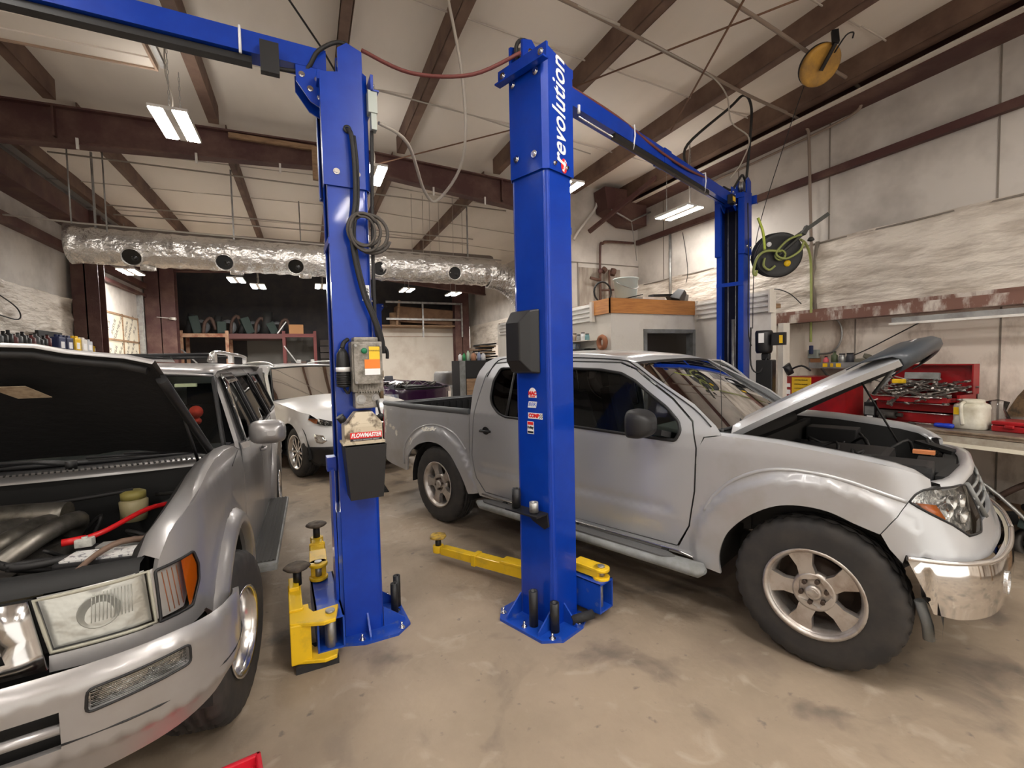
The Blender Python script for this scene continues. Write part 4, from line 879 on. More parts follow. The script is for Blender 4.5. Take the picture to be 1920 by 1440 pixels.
def wheel(parent, loc, r, w, rr, side=-1, style='five', steer=0., off=0., rimm=None):
    """axis along y; outer face towards side*y"""
    s = side; e_loc = Vector(loc); N = 96
    m = MB(); prof = [(rr,-.5),(rr+.012,-.5),(r*.80,-.53),(r*.93,-.50),(r*.975,-.43),(r*.992,-.36)]
    gr = [-.34,-.31,-.19,-.16,-.02,.02,.16,.19,.31,.34]
    for i, g in enumerate(gr): prof.append((r if i % 2 == 0 else r, g)); 
    prof = prof[:6]; zs = -.36
    for g in (-.25,-.085,.085,.25): prof += [(r,g-.04),(r-.014,g-.028),(r-.014,g+.028),(r,g+.04)]
    prof += [(r*.992,.36),(r*.975,.43),(r*.93,.50),(r*.80,.53),(rr+.012,.5),(rr,.5),(rr-.004,.45)]
    rgs = []
    for rad, h in prof:
        ring = []
        for k in range(N):
            a = 2*PI*k/N; q = rad
            if rad > r*.96 and (k % 3 == 0) and abs(h) > .26: q -= .010
            if r*.9 < rad <= r*.96 and k % 3 == 0: q -= .004
            if rad > r*.985 and abs(h) < .36 and (k+int(h*20)) % 3 == 0: q -= .007
            ring.append(m.v((q*math.cos(a), h*w*s, q*math.sin(a))))
        rgs.append(ring)
    m.loft(rgs); ty = m.obj('wheel', M_tyre, parent); ty.location = e_loc; ty.rotation_euler.z = steer
    rimm = rimm or M_alloy
    m = MB(); f = lambda h: s*h
    yo = w*.5
    # barrel + lip
    m.lathe((0,0,0),(0,s,0),[(rr*.93,-yo*.9),(rr*.90,-yo*.3),(rr*.90,yo*.55),(rr*.94,yo*.86),(rr*.985,yo*.95),(rr+.012,yo+.004),(rr+.014,yo+.012),(rr-.002,yo+.008),(rr*.96,yo*.9)],48)
    dish_ = {'five':yo-.018,'steel':yo*.35,'multi':yo-.022}[style]
    if style == 'five':
        for k in range(5):
            a0 = R(90+72*k+18)
            def T(u, v, h): return ((u*math.cos(a0)-v*math.sin(a0)), s*h, (u*math.sin(a0)+v*math.cos(a0)))
            m.prism([(rr*.30,-.040),(rr*.62,-.036),(rr*.965,-.062),(rr*.99,-.02),(rr*.99,.02),(rr*.965,.062),(rr*.62,.036),(rr*.30,.040)], T, dish_-.05, dish_-.004)
        m.lathe((0,0,0),(0,s,0),[(.02,dish_-.02),(rr*.20,dish_-.02),(rr*.26,dish_-.03),(rr*.36,dish_-.006),(rr*.44,dish_-.002),(rr*.46,dish_-.05)],40)
    elif style == 'multi':
        for k in range(10):
            a0 = R(36*k)
            def T(u, v, h): return ((u*math.cos(a0)-v*math.sin(a0)), s*h, (u*math.sin(a0)+v*math.cos(a0)))
            o_ = .012 if k % 2 else -.012
            m.prism([(rr*.15,-.012),(rr*.97,-.016+o_),(rr*.97,.016+o_),(rr*.15,.012)], T, dish_-.04, dish_)
        m.lathe((0,0,0),(0,s,0),[(0,dish_+.004),(rr*.16,dish_+.002),(rr*.22,dish_-.02)],30)
    else:
        m.lathe((0,0,0),(0,s,0),[(0,dish_+.02),(rr*.25,dish_+.02),(rr*.3,dish_-.03),(rr*.6,dish_-.04),(rr*.9,dish_-.02)],40)
    rim_ = m.obj('rim', rimm, ty)
    m = MB(); m.lathe((0,0,0),(0,s,0),[(0,dish_-.02),(rr*.16,dish_-.012),(rr*.17,dish_+.008),(rr*.12,dish_+.014),(0,dish_+.012)],28)
    m.lathe((0,0,0),(0,s,0),[(rr*.075,dish_+.0145),(rr*.10,dish_+.0155),(rr*.10,dish_+.012)],24); m.bar((-rr*.12,s*(dish_+.016),0),(rr*.12,s*(dish_+.016),0),.004,.014,up=(0,0,1)); m.obj('hub_cap', rimm, ty)
    if style == 'five':
        m = MB()
        for k in range(6): a = R(60*k+15); m.cyl((rr*.27*math.cos(a), s*(dish_-.028), rr*.27*math.sin(a)), (rr*.27*math.cos(a), s*(dish_+.006), rr*.27*math.sin(a)), .011, n=6)
        m.obj('lug_nut', M_brake, ty)
    m = MB(); m.lathe((0,0,0),(0,s,0),[(0,-.02),(rr*.72,-.02),(rr*.72,-.005),(rr*.4,-.005),(rr*.38,.02),(0,.02)],32); m.lathe((0,0,0),(0,s,0),[(rr*.9,-yo*.5),(0,-yo*.5)],24); m.obj('brake_disc', M_brake, ty)
    return ty
def flatmap(y): return lambda u, v: (u, y, v)
def skin(parent, name, mp, outline, mt, holes=(), side=1, off=0., solid=.012, step=.036, lip=.02):
    """body panel with shading normals taken from the surface map itself, and a lip turned in along every edge"""
    P3 = lambda u, v, o=0.: Vector(mp(u, v, off+o))
    m = MB(); uv = {}
    def fn(u, v):
        p = P3(u, v); uv[(round(p.x,6), round(p.y*side,6), round(p.z,6))] = (u, v); return p
    panel(m, outline, fn, holes, step, side)
    def nrm(u, v):
        e = .012; n = (P3(u+e,v)-P3(u-e,v)).cross(P3(u,v+e)-P3(u,v-e)); d = P3(u,v,.01)-P3(u,v)
        if n.length < 1e-9: n = d
        if n.dot(d) < 0: n = -n
        n.normalize(); return Vector((n.x, n.y*side, n.z))
    bm = m.b; N = {}
    bm.verts.ensure_lookup_table()
    for v in bm.verts:
        k = (round(v.co.x,6), round(v.co.y,6), round(v.co.z,6)); N[v] = nrm(*uv[k]) if k in uv else Vector((0,-side,0))
    for f in list(bm.faces):
        if f.normal.length < 1e-9: f.normal_update()
        f.normal_update()
        if f.normal.dot(N[f.verts[0]]) < 0: f.normal_flip()
    norms = {v: N[v] for v in bm.verts}; main = set(bm.faces)
    for e in [e for e in bm.edges if len(e.link_faces) == 1]:
        l = e.link_faces[0]; a_, b_ = e.verts
        lo = [x for x in l.loops if x.edge == e][0]; a_, b_ = lo.vert, lo.link_loop_next.vert
        a2 = bm.verts.new(a_.co); b2 = bm.verts.new(b_.co); a3 = bm.verts.new(a_.co-N[a_]*lip); b3 = bm.verts.new(b_.co-N[b_]*lip)
        bm.faces.new((b2, a2, a3, b3))
    bm.verts.index_update(); idx = {v.index: N[v] for v in N}
    me = bpy.data.meshes.new(name); nf = len(main); bm.faces.index_update(); mainidx = {f.index for f in main}
    bm.to_mesh(me); bm.free(); me.materials.append(mt)
    cn = []
    for p in me.polygons:
        for li in p.loop_indices:
            vi = me.loops[li].vertex_index; cn.append(tuple(idx[vi]) if (p.index in mainidx and vi in idx) else (0.,0.,0.))
    me.normals_split_custom_set(cn)
    o = bpy.data.objects.new(name, me); COL.objects.link(o); o.parent = parent; o['own_normals'] = 1; return o
def fixn(o, centre):
    """turn the faces outward, away from centre"""
    if o.get("own_normals"): del o["own_normals"]; return o
    me = o.data; b = bmesh.new(); b.from_mesh(me); bmesh.ops.recalc_face_normals(b, faces=b.faces); t = 0.
    c = Vector(centre)
    for f in b.faces: t += f.normal.dot(f.calc_center_median()-c)*f.calc_area()
    if t < 0: bmesh.ops.reverse_faces(b, faces=b.faces)
    b.to_mesh(me); b.free(); return o
def across(ra, rb, n=10, crown=0., bow=0.):
    """row between two mirrored points with a crown in z and a bow in x"""
    out = []
    for k in range(n+1):
        t = k/n*2-1; q = 1-t*t
        out.append(((ra[0]+rb[0])/2+(rb[0]-ra[0])/2*t+bow*q, ra[1]+(rb[1]-ra[1])*k/n, (ra[2]+rb[2])/2+(rb[2]-ra[2])/2*t+crown*q))
    return out
def seat(parent, loc, h=.62):
    m = MB(); m.box((0,0,.1),(.5,.5,.16),bev=.05); m.box((-.26,0,.42),(.16,.48,h),rot=(0,R(-14),0),taper=(.7,.8),bev=.05); m.box((-.37,0,.80),(.09,.24,.18),rot=(0,R(-10),0),bev=.04)
    o = m.obj('seat', M_seat, parent); o.location = loc; return o
def steering(parent, loc, tilt=R(62)):
    m = MB(); m.tube([(0,.18*math.cos(a),.18*math.sin(a)) for a in [2*PI*k/28 for k in range(28)]], .014, closed=True); m.box((0,0,0),(.04,.14,.10),bev=.02); m.bar((0,-.17,0),(0,.17,0),.02,.03); m.bar((.01,0,-.02),(.3,0,-.05),.04,.04)
    o = m.obj('steering_wheel', M_trim, parent); o.location = loc; o.rotation_euler = (0, R(25), 0); return o
def mirror_part(parent, c, side, d=(.10,.22,.16), mt=None, tilt=0., inn=None):
    m = MB()
    if inn:
        rg = []
        for k in range(9):
            t = k/8; q = math.sin(PI*(.06+.88*t))**.35; x = -d[0]*.5+d[0]*t; q = 1. if t < .15 else math.sqrt(max(.05,1-((t-.15)/.87)**2.2))
            rg.append([m.v((x, d[1]*.5*q*math.copysign(abs(math.cos(a))**.55,math.cos(a))+(.03*t*side), d[2]*.5*q*math.copysign(abs(math.sin(a))**.55,math.sin(a)))) for a in [2*PI*j/28 for j in range(28)]])
        m.loft(rg, cap0=True, cap1=True)
    else: m.box((0,0,0), d, bev=min(d)*.28, taper=(.85,.92))
    a = Vector((.02,-side*d[1]*.5,-d[2]*.35)); m.bar(a, a+Vector((.05,-side*.12,-.03)), .07, .035)
    o = m.obj('door_mirror', mt or M_trim, parent); o.location = c; o.rotation_euler = (0,tilt,0)
    m = MB(); m.b2((-d[0]*.5-.003,-d[1]*.4,-d[2]*.36),(-d[0]*.5,d[1]*.4,d[2]*.36)); m.obj('mirror_glass', M_chrome, o); return o
def handle(parent, mp, u, z, side, mt=None, L=.12, cup=True):
    x0, y0, z0 = mp(u-L/2, z, .035); x1, y1, z1 = mp(u+L/2, z-.004, .035)
    m = MB(); m.tube([mp_s(mp,u-L/2,z,.004,side), mp_s(mp,u-L/2+.012,z,.032,side), mp_s(mp,u+L/2-.012,z,.032,side), mp_s(mp,u+L/2,z,.004,side)], .011, n=8); o = m.obj('door_handle', mt or M_trim, parent)
    if cup:
        m = MB(); P = [(u+.045*math.cos(a), z+.002+.035*math.sin(a)) for a in [2*PI*k/18 for k in range(18)]]; panel(m, P, lambda a, b: mp(a,b,.003), (), .03, side); m.obj('handle_cup', mt or M_trim, o, recalc=False)
    return o
def mp_s(mp, u, z, off, side): x, y, zz = mp(u, z, off); return (x, y*side, zz)
# ---------------------------------------------------------------- silver pickup, bonnet up
TK = thing('pickup_truck', 'silver crew-cab pickup truck with its hood propped open', 'pickup truck', (1.909,4.738,0), R(-69)); TK.scale = (1,.9,1)
def build_truck(T):
    mp = truck_map; C = (1.5,0,.8)
    bedside = [(-1.13,.50),(-1.13,1.12),(.535,1.12),(.525,.98),(.52,.80),(.545,.65),(.59,.50),(.60,.40)] + _catmull([(.49,.38),(.44,.50),(.37,.62),(.26,.73),(.12,.795),(0,.81),(-.12,.80),(-.28,.755),(-.40,.68),(-.48,.58),(-.52,.45)],4) + [(-.62,.43),(-.9,.46)]
    doorR = [(.71,.435),(.61,.55),(.565,.75),(.60,1.11),(.61,1.25),(.645,1.48),(.72,1.575),(.98,1.59),(1.395,1.585),(1.395,.425)]
    winR = rnd([(.80,1.535),(.76,1.41),(.77,1.28),(.81,1.22),(.91,1.155),(1.0,1.13),(1.33,1.125),(1.33,1.54)], .03)
    doorF = [(1.41,.425),(2.49,.435),(2.57,.58),(2.605,.80),(2.615,1.06),(2.58,1.21),(2.44,1.335),(2.14,1.52),(2.01,1.565),(1.41,1.585)]
    winF = rnd([(1.47,1.535),(1.86,1.52),(2.04,1.495),(2.16,1.445),(2.28,1.365),(2.41,1.285),(2.50,1.205),(2.52,1.15),(2.49,1.09),(2.38,1.092),(2.12,1.10),(1.47,1.12)], .02)
    doors = [(.70,.425),(.60,.545),(.555,.75),(.59,1.11),(.60,1.25),(.635,1.485),(.715,1.585),(.98,1.60),(1.40,1.596),(2.015,1.576),(2.147,1.53),(2.447,1.345),(2.59,1.217),(2.625,1.06),(2.615,.80),(2.58,.58),(2.50,.425)]
    frame = [(.62,.38),(.55,.55),(.53,.80),(.545,1.14),(.515,1.30),(.515,1.40),(.525,1.51),(.57,1.59),(.68,1.635),(.96,1.645),(1.55,1.64),(1.98,1.61),(2.14,1.565),(2.32,1.46),(2.58,1.315),(2.72,1.20),(2.76,1.15),(2.66,1.13),(2.635,1.06),(2.63,.80),(2.60,.60),(2.53,.42),(2.60,.38)]
    farch = [(2.76,.345),(2.755,.45),(2.79,.57),(2.85,.66),(2.94,.745),(3.05,.81),(3.16,.835),(3.28,.83),(3.38,.795),(3.45,.755),(3.51,.705),(3.555,.65)]
    fender = [(2.508,.425),(2.587,.58),(2.621,.80),(2.631,1.06),(2.668,1.125),(2.76,1.145),(2.84,1.143),(3.06,1.133),(3.25,1.113),(3.42,1.092),(3.53,1.072),(3.61,1.048),(3.70,1.018),(3.70,.985),(3.64,.977),(3.60,.955),(3.575,.92),(3.55,.88),(3.515,.83),(3.475,.765)] + _catmull(farch[:-3], 4)[::-1] + [(2.62,.36)]
    UE = TRUCK_PLAN.u[-1]
    fascia = [(3.48,.765),(3.52,.83),(3.555,.88),(3.58,.918),(3.61,.895),(3.67,.865),(3.79,.815),(3.87,.765),(4.0,.765),(4.09,.80),(UE,.80),(UE,.68),(4.0,.67),(3.74,.672),(3.565,.69),(3.555,.65),(3.51,.705)]
    lamp = rnd([(3.58,.92),(3.605,.955),(3.645,.975),(3.80,.975),(3.98,.975),(4.05,.965),(4.085,.89),(4.09,.82),(4.0,.772),(3.87,.772),(3.79,.822),(3.67,.872),(3.61,.902)], .012)
    for s in (1,-1):     # s=1 is the side we see (map has y<0), -1 mirrors it
        sk = lambda n, o, mt, **k: fixn(skin(T, n, mp, o, mt, side=s, **k), C)
        b = sk('bed_side', bedside, M_silver_dusty)
        sk('fender', fender, M_silver_dusty, off=.0015); sk('cab_frame', frame, M_silver, holes=[doors]); 
        fa = sk('front_fascia', fascia, M_silver)
        if s == 1: dR = sk('rear_door', doorR, M_silver, holes=[winR])
        else: dR = sk('rear_door', doorR, M_silver, holes=[winR])
        if s == 1:
            dF = sk('front_door', doorF, M_silver, holes=[winF]); P = T
        else:
            dF = sk('front_door', doorF, M_silver, holes=[winF]); hp = mp(2.6,.8)   # standing open
            Mx = Matrix.Translation((hp[0],-hp[1]+.03,0)) @ Matrix.Rotation(R(-47),4,'Z') @ Matrix.Translation((-hp[0],hp[1],0)); dF.matrix_local = Mx
            m = MB(); panel(m, [(1.43,.45),(2.48,.45),(2.58,.8),(2.58,1.08),(1.43,1.10)], lambda u, v: mp(u, v, -.06), (), .1, s); m.obj('door_card', M_seat, dF, recalc=False)
        for nm, w, d, g in (('rear_window', winR, dR, G_dark), ('front_window', winF, dF, G_side)):
            m = MB(); panel(m, w, lambda u, v: mp(u, v, -.012), (), .1, s); m.obj(nm, g, d, recalc=False)
            m = MB(); rim(m, w, lambda u, v: mp(u, v, .001), .011, s); m.obj('window_seal', M_trim, d)
        m = MB(); m.tube([mp_s(mp,1.01,1.12,.0,s), mp_s(mp,.985,1.53,.0,s)], .012, n=6); m.obj('window_divider', M_trim, dR)
        handle(dR, mp, .76, .99, s); handle(dF, mp, 1.62, .985, s)
        if s == 1: pass
        # seams, drip rail, crease
        m = MB(); m.tube([mp_s(mp,u,z,.004,s) for u, z in [(.66,1.46),(.73,1.605),(.98,1.62),(1.55,1.615),(2.0,1.59),(2.13,1.548),(2.32,1.44),(2.58,1.29),(2.70,1.19)]], .0045, n=5, sub=4)
        m.tube([mp_s(mp,u,z,-.004,s) for u, z in doorF[:8]], .004, n=5); m.tube([mp_s(mp,u,z,-.004,s) for u, z in doorR[:6]], .004, n=5); m.obj('door_gap', M_trim, T)
        m = MB(); m.tube([mp_s(mp,u,z,.004,s) for u, z in [(.66,.405),(1.4,.40),(2.5,.40),(2.60,.39)]], .008, n=6); m.obj('sill_moulding', M_polished, T)
        # tonneau rail cap
        m = MB(); m.tube([mp_s(mp,u,1.14,-.012,s) for u in (-1.1,-.6,0,.52)], .030, n=10, sub=3, sx=1.); m.obj('bed_rail_cap', M_dtrim, T)
        # arch lip flare
        for cx, arch in ((0, [(.50,.37),(.455,.47),(.39,.60),(.28,.715),(.14,.785),(0,.803),(-.13,.79),(-.29,.745),(-.41,.665),(-.49,.56),(-.525,.44)]), (3.2, farch)):
            pass
        m = MB(); m.tube([mp_s(mp,u,z,.0,s) for u, z in [(2.67,.70),(2.72,.79),(2.82,.895),(2.95,.97),(3.08,1.002),(3.22,1.003),(3.35,.985),(3.46,.955),(3.57,.92)]], .010, n=8, sub=4); m.tube([mp_s(mp,u,z,.0,s) for u, z in [(-.62,.5),(-.60,.66),(-.50,.79),(-.32,.91),(-.08,.975),(.14,.97),(.33,.91),(.47,.79)]], .010, n=8, sub=4); m.obj('flare_ridge', M_silver, T)
        # wheel-arch liners
        for cx, cz, r0 in ((0,.37,.46),(3.2,.37,.47)):
            m = MB(); rows = []
            for yy in (-.885,-.60,-.45): rows.append([(cx+r0*1.03*math.cos(R(a)), yy*s, cz+r0*math.sin(R(a))) for a in range(-8,189,12)])
            m.grid(rows); m.obj('arch_liner', M_bay, T, recalc=False)
        # lamps
        m = MB(); panel(m, lamp, lambda u, v: mp(u, v, -.035), (), .05, s); lb = m.obj('headlight', M_reflector, T, recalc=False)
        m = MB(); panel(m, lamp, lambda u, v: mp(u, v, .003), (), .05, s); m.obj('lens', G_lens, lb, recalc=False)
        m = MB(); rim(m, lamp, lambda u, v: mp(u, v, .001), .005, s); m.obj('lamp_seal', M_trim, lb)
        m = MB(); panel(m, [(3.615,.915),(3.72,.905),(3.765,.845),(3.745,.835),(3.66,.875)], lambda u, v: mp(u, v, -.004), (), .05, s); m.obj('indicator_lens', M_amber, lb, recalc=False, solid=.004)
        for q, (uu, zz) in enumerate(((3.86,.905),(3.98,.90),(3.93,.845),(3.80,.87))):
            x, y, z = mp(uu, zz, -.012); x2, y2, z2 = mp(uu, zz, -.05); m = MB(); m.lathe((x2,y2*s,z2),(Vector((x,y*s,z))-Vector((x2,y2*s,z2))),[(.012,0),(.03,.02),(.038,.034),(.040,.034),(.030,.015)],18); m.obj('lamp_bowl', M_polished, lb)
        # bumper
        bo = .03
        bmp = [(3.565,.685),(3.9,.672),(4.2,.672),(UE,.672),(UE,.44),(4.2,.42),(3.75,.425),(3.66,.44)]
        o = fixn(skin(T, 'front_bumper', lambda u, v, o_: mp(u, v, bo+.02*math.sin(PI*max(0,min(1,(v-.42)/.26)))+o_), bmp, M_chrome, side=s, step=.04), C)
        m = MB(); m.tube([mp_s(mp,u,z,.038,s) for u, z in [(3.565,.688),(3.72,.680),(3.9,.676),(4.1,.676),(4.3,.676),(UE,.676)]], .011, n=8, sub=5); m.obj('bumper_lip', M_polished, o)
        m = MB(); x, y, z = mp(4.05,.55,.05); n_ = Vector(mp(4.05,.55,.1))-Vector((x,y,z)); m.lathe((x,y*s,z),(n_.x,n_.y*s,n_.z),[(.05,0.006),(.055,.004),(.045,-.02),(0,-.03)],22); m.obj('fog_lamp', M_reflector, o)
        m = MB(); m.tube([mp_s(mp,3.64,.46,-.05,s), mp_s(mp,3.68,.35,-.05,s), mp_s(mp,3.69,.28,-.05,s)], .022, n=8); m.obj('tow_hook', M_grey, o)
        # tail lamp
        m = MB(); panel(m, rnd([(-1.135,.72),(-1.135,1.07),(-1.06,1.07),(-1.03,.90),(-1.07,.74)],.02), lambda u, v: mp(u, v, .004), (), .05, s); fixn(m.obj('tail_light', M_redlens, T, solid=.03, recalc=False), C)
        # running board
        m = MB(); rg = []
        P = [(.70,.37),(.78,.36),(1.26,.362),(1.8,.36),(2.55,.362),(2.66,.362),(2.69,.362)]
        for i, (x, z) in enumerate(P):
            k = .35 if i in (0, len(P)-1) else 1
            rg.append([m.v((x, s*(-.985+.075*k*math.cos(a)), z+.038*k*math.sin(a))) for a in [2*PI*j/18 for j in range(18)]])
        m.loft(rg, cap0=True, cap1=True); rb = m.obj('running_board', M_grey, T)
        m = MB(); m.prism(rnd([(.82,-.935),(2.45,-.935),(2.52,-.985),(2.45,-1.03),(.82,-1.03),(.76,-.985)],.03), lambda x, y, h: (x, s*y, h), .393, .402); m.obj('step_pad', mat('step pad', (.10,.10,.10), rough=.7, bump=.3, bscale=120), rb)
        m = MB()
        for x in (.95,1.7,2.4): m.bar((x,-.95*s,.36),(x,-.70*s,.46),.04,.02)
        m.obj('board_bracket', M_bay, rb)
        # fender top turning in to the bay
        rows = [[], [], [], []]
        for u, z in [(2.72,1.145),(2.9,1.141),(3.06,1.133),(3.25,1.113),(3.42,1.092),(3.53,1.072),(3.62,1.045),(3.70,1.015)]:
            x, y, zz = mp(u, z); k = .12*(1 if u < 3.5 else 1)
            y_in = y+.10 if u < 3.5 else y+.10*(1-(u-3.5)*.6); xi = x-(0 if u < 3.5 else (u-3.5)*.25)
            rows[0].append((x, y*s, zz)); rows[1].append(((x+xi)/2, (y+.035)*s, zz+.014)); rows[2].append((xi, (y_in-.02)*s, zz+.012)); rows[3].append((xi, y_in*s, zz-.03))
        m = MB(); m.grid(rows); m.obj('fender_top', M_silver, T, recalc=False)
        rows = [[(p[0],p[1],p[2]) for p in rows[3]], [(p[0],p[1]*.93,.62) for p in rows[3]]]
        m = MB(); m.grid(rows); m.obj('inner_fender', M_bay, T, recalc=False)
    # roof
    rows = []
    for u, z, c in ((.56,1.585,.012),(.68,1.635,.02),(.96,1.645,.03),(1.4,1.645,.035),(1.75,1.63,.035),(1.98,1.61,.028),(2.10,1.575,.02)):
        a = mp(u, z); rows.append(across((a[0],a[1],a[2]), (a[0],-a[1],a[2]), 14, c, .06 if u > 2 else (-.03 if u < .6 else 0)))
    m = MB(); m.grid(rows); m.obj('roof', M_silver, T, solid=.01)
    # windscreen
    tp_ = mp(2.12,1.565); bt = mp(2.70,1.16)
    rows = []
    for k in range(9):
        t = k/8; a = [tp_[i]+(bt[i]-tp_[i])*t for i in range(3)]; a[1] += .03
        rows.append(across(a, (a[0],-a[1],a[2]), 14, .018, .07+.06*t))
    m = MB(); m.grid(rows); ws = m.obj('windscreen', G_clear, T, recalc=False)
    m = MB(); m.tube(rows[0]+[r[-1] for r in rows[1:]]+rows[-1][::-1]+[r[0] for r in rows[::-1][:-1]], .010, n=6, closed=True); m.obj('windscreen_seal', M_trim, ws)
    # cowl, wipers, dash
    m = MB(); m.grid([across((2.69,-.80,1.155),(2.69,.80,1.155),12,.01,.10), across((2.77,-.80,1.135),(2.77,.80,1.135),12,.01,.06), across((2.78,-.78,1.06),(2.78,.78,1.06),12,0,.05)]); m.obj('cowl', M_bay, T)
    for y0 in (-.62,.02):
        m = MB(); m.tube([(2.78,y0,1.165),(2.72,y0+.15,1.20),(2.70,y0+.30,1.215)], .008, n=6); m.tube([(2.775,y0+.02,1.185),(2.77,y0+.58,1.20)], .007, n=5); m.obj('wiper', M_trim, T)
    m = MB(); m.cyl((2.72,-.80,1.15),(2.72,-.80,1.17),.012); m.tube([(2.72,-.80,1.16),(2.71,-.80,1.6)], .002, n=4); m.obj('antenna', M_trim, T)
    m = MB(); m.box((2.42,0,1.05),(.5,1.5,.16),bev=.05); m.box((1.6,0,.55),(1.8,1.6,.1)); m.obj('dashboard', mat('grey dashboard', (.13,.135,.13), rough=.8), T)
    m = MB(); m.grid([across((2.10,-.60,1.555),(2.10,.60,1.555),8,.01,.05), across((.65,-.62,1.57),(.65,.62,1.57),8,.01,0)]); m.obj('headliner', mat('headliner', (.25,.24,.22), rough=.9), T, recalc=False)
    seat(T, (1.65,-.38,.62)); seat(T, (1.65,.38,.62)); m = MB(); m.box((.95,0,.72),(.45,1.3,.16),bev=.04); m.box((.72,0,1.0),(.14,1.3,.56),rot=(0,R(-10),0),bev=.04); m.obj('rear_bench', M_seat, T)
    steering(T, (2.06,.38,1.08))
    m = MB(); m.box((2.13,0,1.47),(.03,.24,.07),bev=.01); m.obj('rear_view_mirror', M_trim, T)
    m = MB(); m.box((2.5,-.2,1.14),(.12,.2,.005)); m.b2((2.05,-.45,1.40),(2.10,.10,1.43)); m.obj('dash_paper', M_wht, T)
    # mirrors
    mo = mirror_part(T, (2.36,-1.07,1.20), -1, (.15,.25,.175), M_trim, 0, True); mirror_part(T, (2.42,1.22,1.20), 1, (.15,.25,.175), M_trim, 0, True)
    # cab back
    m = MB(); rows = []
    for z, xx in ((.70,.545),(1.14,.545),(1.30,.52),(1.42,.52),(1.52,.53),(1.585,.56)): a = mp(.55, z); rows.append(across((xx,a[1]+.01,z),(xx,-a[1]-.01,z),10,0,-.02))
    m.grid(rows); m.obj('cab_back', M_silver, T, recalc=False); m = MB(); m.prism(rnd([(-.56,1.20),(.56,1.20),(.52,1.50),(-.52,1.50)],.04), lambda y, z, h: (h,y,z), .49, .505); m.obj('back_glass', G_dark, T)
    # bed
    liner = mat('bed liner', (.012,.012,.013), rough=.6, bump=.4, bscale=8, stretch=(1,1,.2))
    m = MB(); m.b2((-1.08,-.80,.66),(.50,.80,.70)); m.b2((-1.08,-.82,.70),(.50,-.78,1.13)); m.b2((-1.08,.78,.70),(.50,.82,1.13)); m.b2((.46,-.80,.70),(.51,.80,1.13))
    m.b2((-1.078,-.78,.68),(-1.066,.78,1.12))
    for k in range(13): m.b2((-1.07,-.72+k*.115,.74),(-1.055,-.67+k*.115,1.09))
    for k in range(12): x = -1.0+k*.125; m.b2((x,.77,.74),(x+.05,.785,1.08)); m.b2((x,-.785,.74),(x+.05,-.77,1.08))
    m.obj('bed_liner', liner, T)
    m = MB(); m.b2((-1.13,-.78,.62),(-1.08,.78,1.13)); m.mi = 1; m.tube([(-1.105,-.78,1.13),(-1.105,.78,1.13)], .016, n=10); m.obj('tailgate', [M_silver, M_dtrim], T)
    m = MB(); m.box((-1.20,0,.52),(.14,1.72,.16),bev=.03); m.obj('rear_bumper', M_chrome, T)
    m = MB(); m.b2((-1.0,-.45,.36),(3.5,-.35,.46)); m.b2((-1.0,.35,.36),(3.5,.45,.46)); m.cyl((0,-.7,.38),(0,.7,.38),.05); m.cyl((3.2,-.7,.36),(3.2,.7,.36),.04); m.b2((1.0,-.2,.3),(2.6,.2,.55)); m.b2((.6,-.80,.44),(2.6,.80,.48)); m.obj('chassis', M_bay, T)
    # paint flaking patches on the bed side
    fl = mat('flaked primer', (.80,.78,.70), rough=.7, col2=(.60,.56,.48), nscale=18)
    random.seed(3)
    for (u, z, a, b) in ((-.98,1.02,.035,.06),(-.96,.93,.03,.04),(-.87,.90,.03,.02),(-.80,.88,.04,.02),(-.74,.83,.025,.035),(-.99,.85,.02,.045),(-.15,.93,.10,.022),(-.45,.76,.02,.05),(-.02,.945,.06,.02)):
        P = []
        for k in range(16):
            q = 1+.35*math.sin(k*2.3+u*9)+.2*math.sin(k*4.1+z*7); P.append((u+a*q*math.cos(2*PI*k/16), z+b*q*math.sin(2*PI*k/16)))
        m = MB(); panel(m, P, lambda uu, vv: mp(uu, vv, .0015), (), .03, 1); m.obj('flaked_patch', fl, T, recalc=False)
    # hood
    hx0, hz0, hx1, hz1 = 2.76, 1.145, 3.50, 1.56
    n = 12; rows = []; under = []
    for i in range(n+1):
        t = i/n; x = hx0+(hx1-hx0)*t; z = hz0+(hz1-hz0)*(t*1.10-.10*t*t); hw = .765-.05*t-.09*max(0,t-.75)**1*2
        r = across((x,-hw,z),(x,hw,z),16,.0,.0); out = []; ou = []
        for k, p in enumerate(r):
            q = 1-(p[1]/hw)**2; rise = .035*min(1, q*4)+.035*q + (.012 if .25 < abs(p[1])/hw < .6 else 0)
            nx, nz = -math.sin(R(29)), math.cos(R(29)); bow = (.10*t)*q
            out.append((p[0]+nx*rise+bow*math.cos(R(29)), p[1], p[2]+nz*rise+bow*math.sin(R(29))))
            ou.append((p[0]+nx*(rise*.5-.03)+bow*.86, p[1]*.97, p[2]+nz*(rise*.5-.03)+bow*.45))
        rows.append(out); under.append(ou)
    m = MB(); m.grid(rows); m.grid([[r[0] for r in rows],[r[0] for r in under]]); m.grid([[r[-1] for r in rows],[r[-1] for r in under]]); m.grid([rows[-1], under[-1]]); hd = m.obj('hood', M_silver, T)
    m = MB(); m.grid(under); m.obj('hood_underside', M_bay, hd)
    # bug deflector at the tip
    m = MB(); e = []
    for k in range(25):
        t = k/12-1; q = 1-t*t; a_ = abs(t)**6
        e.append((3.485+.10*q*.87-.03*a_, .655*t, 1.552+.045*q+.10*q*.45-.015*a_))
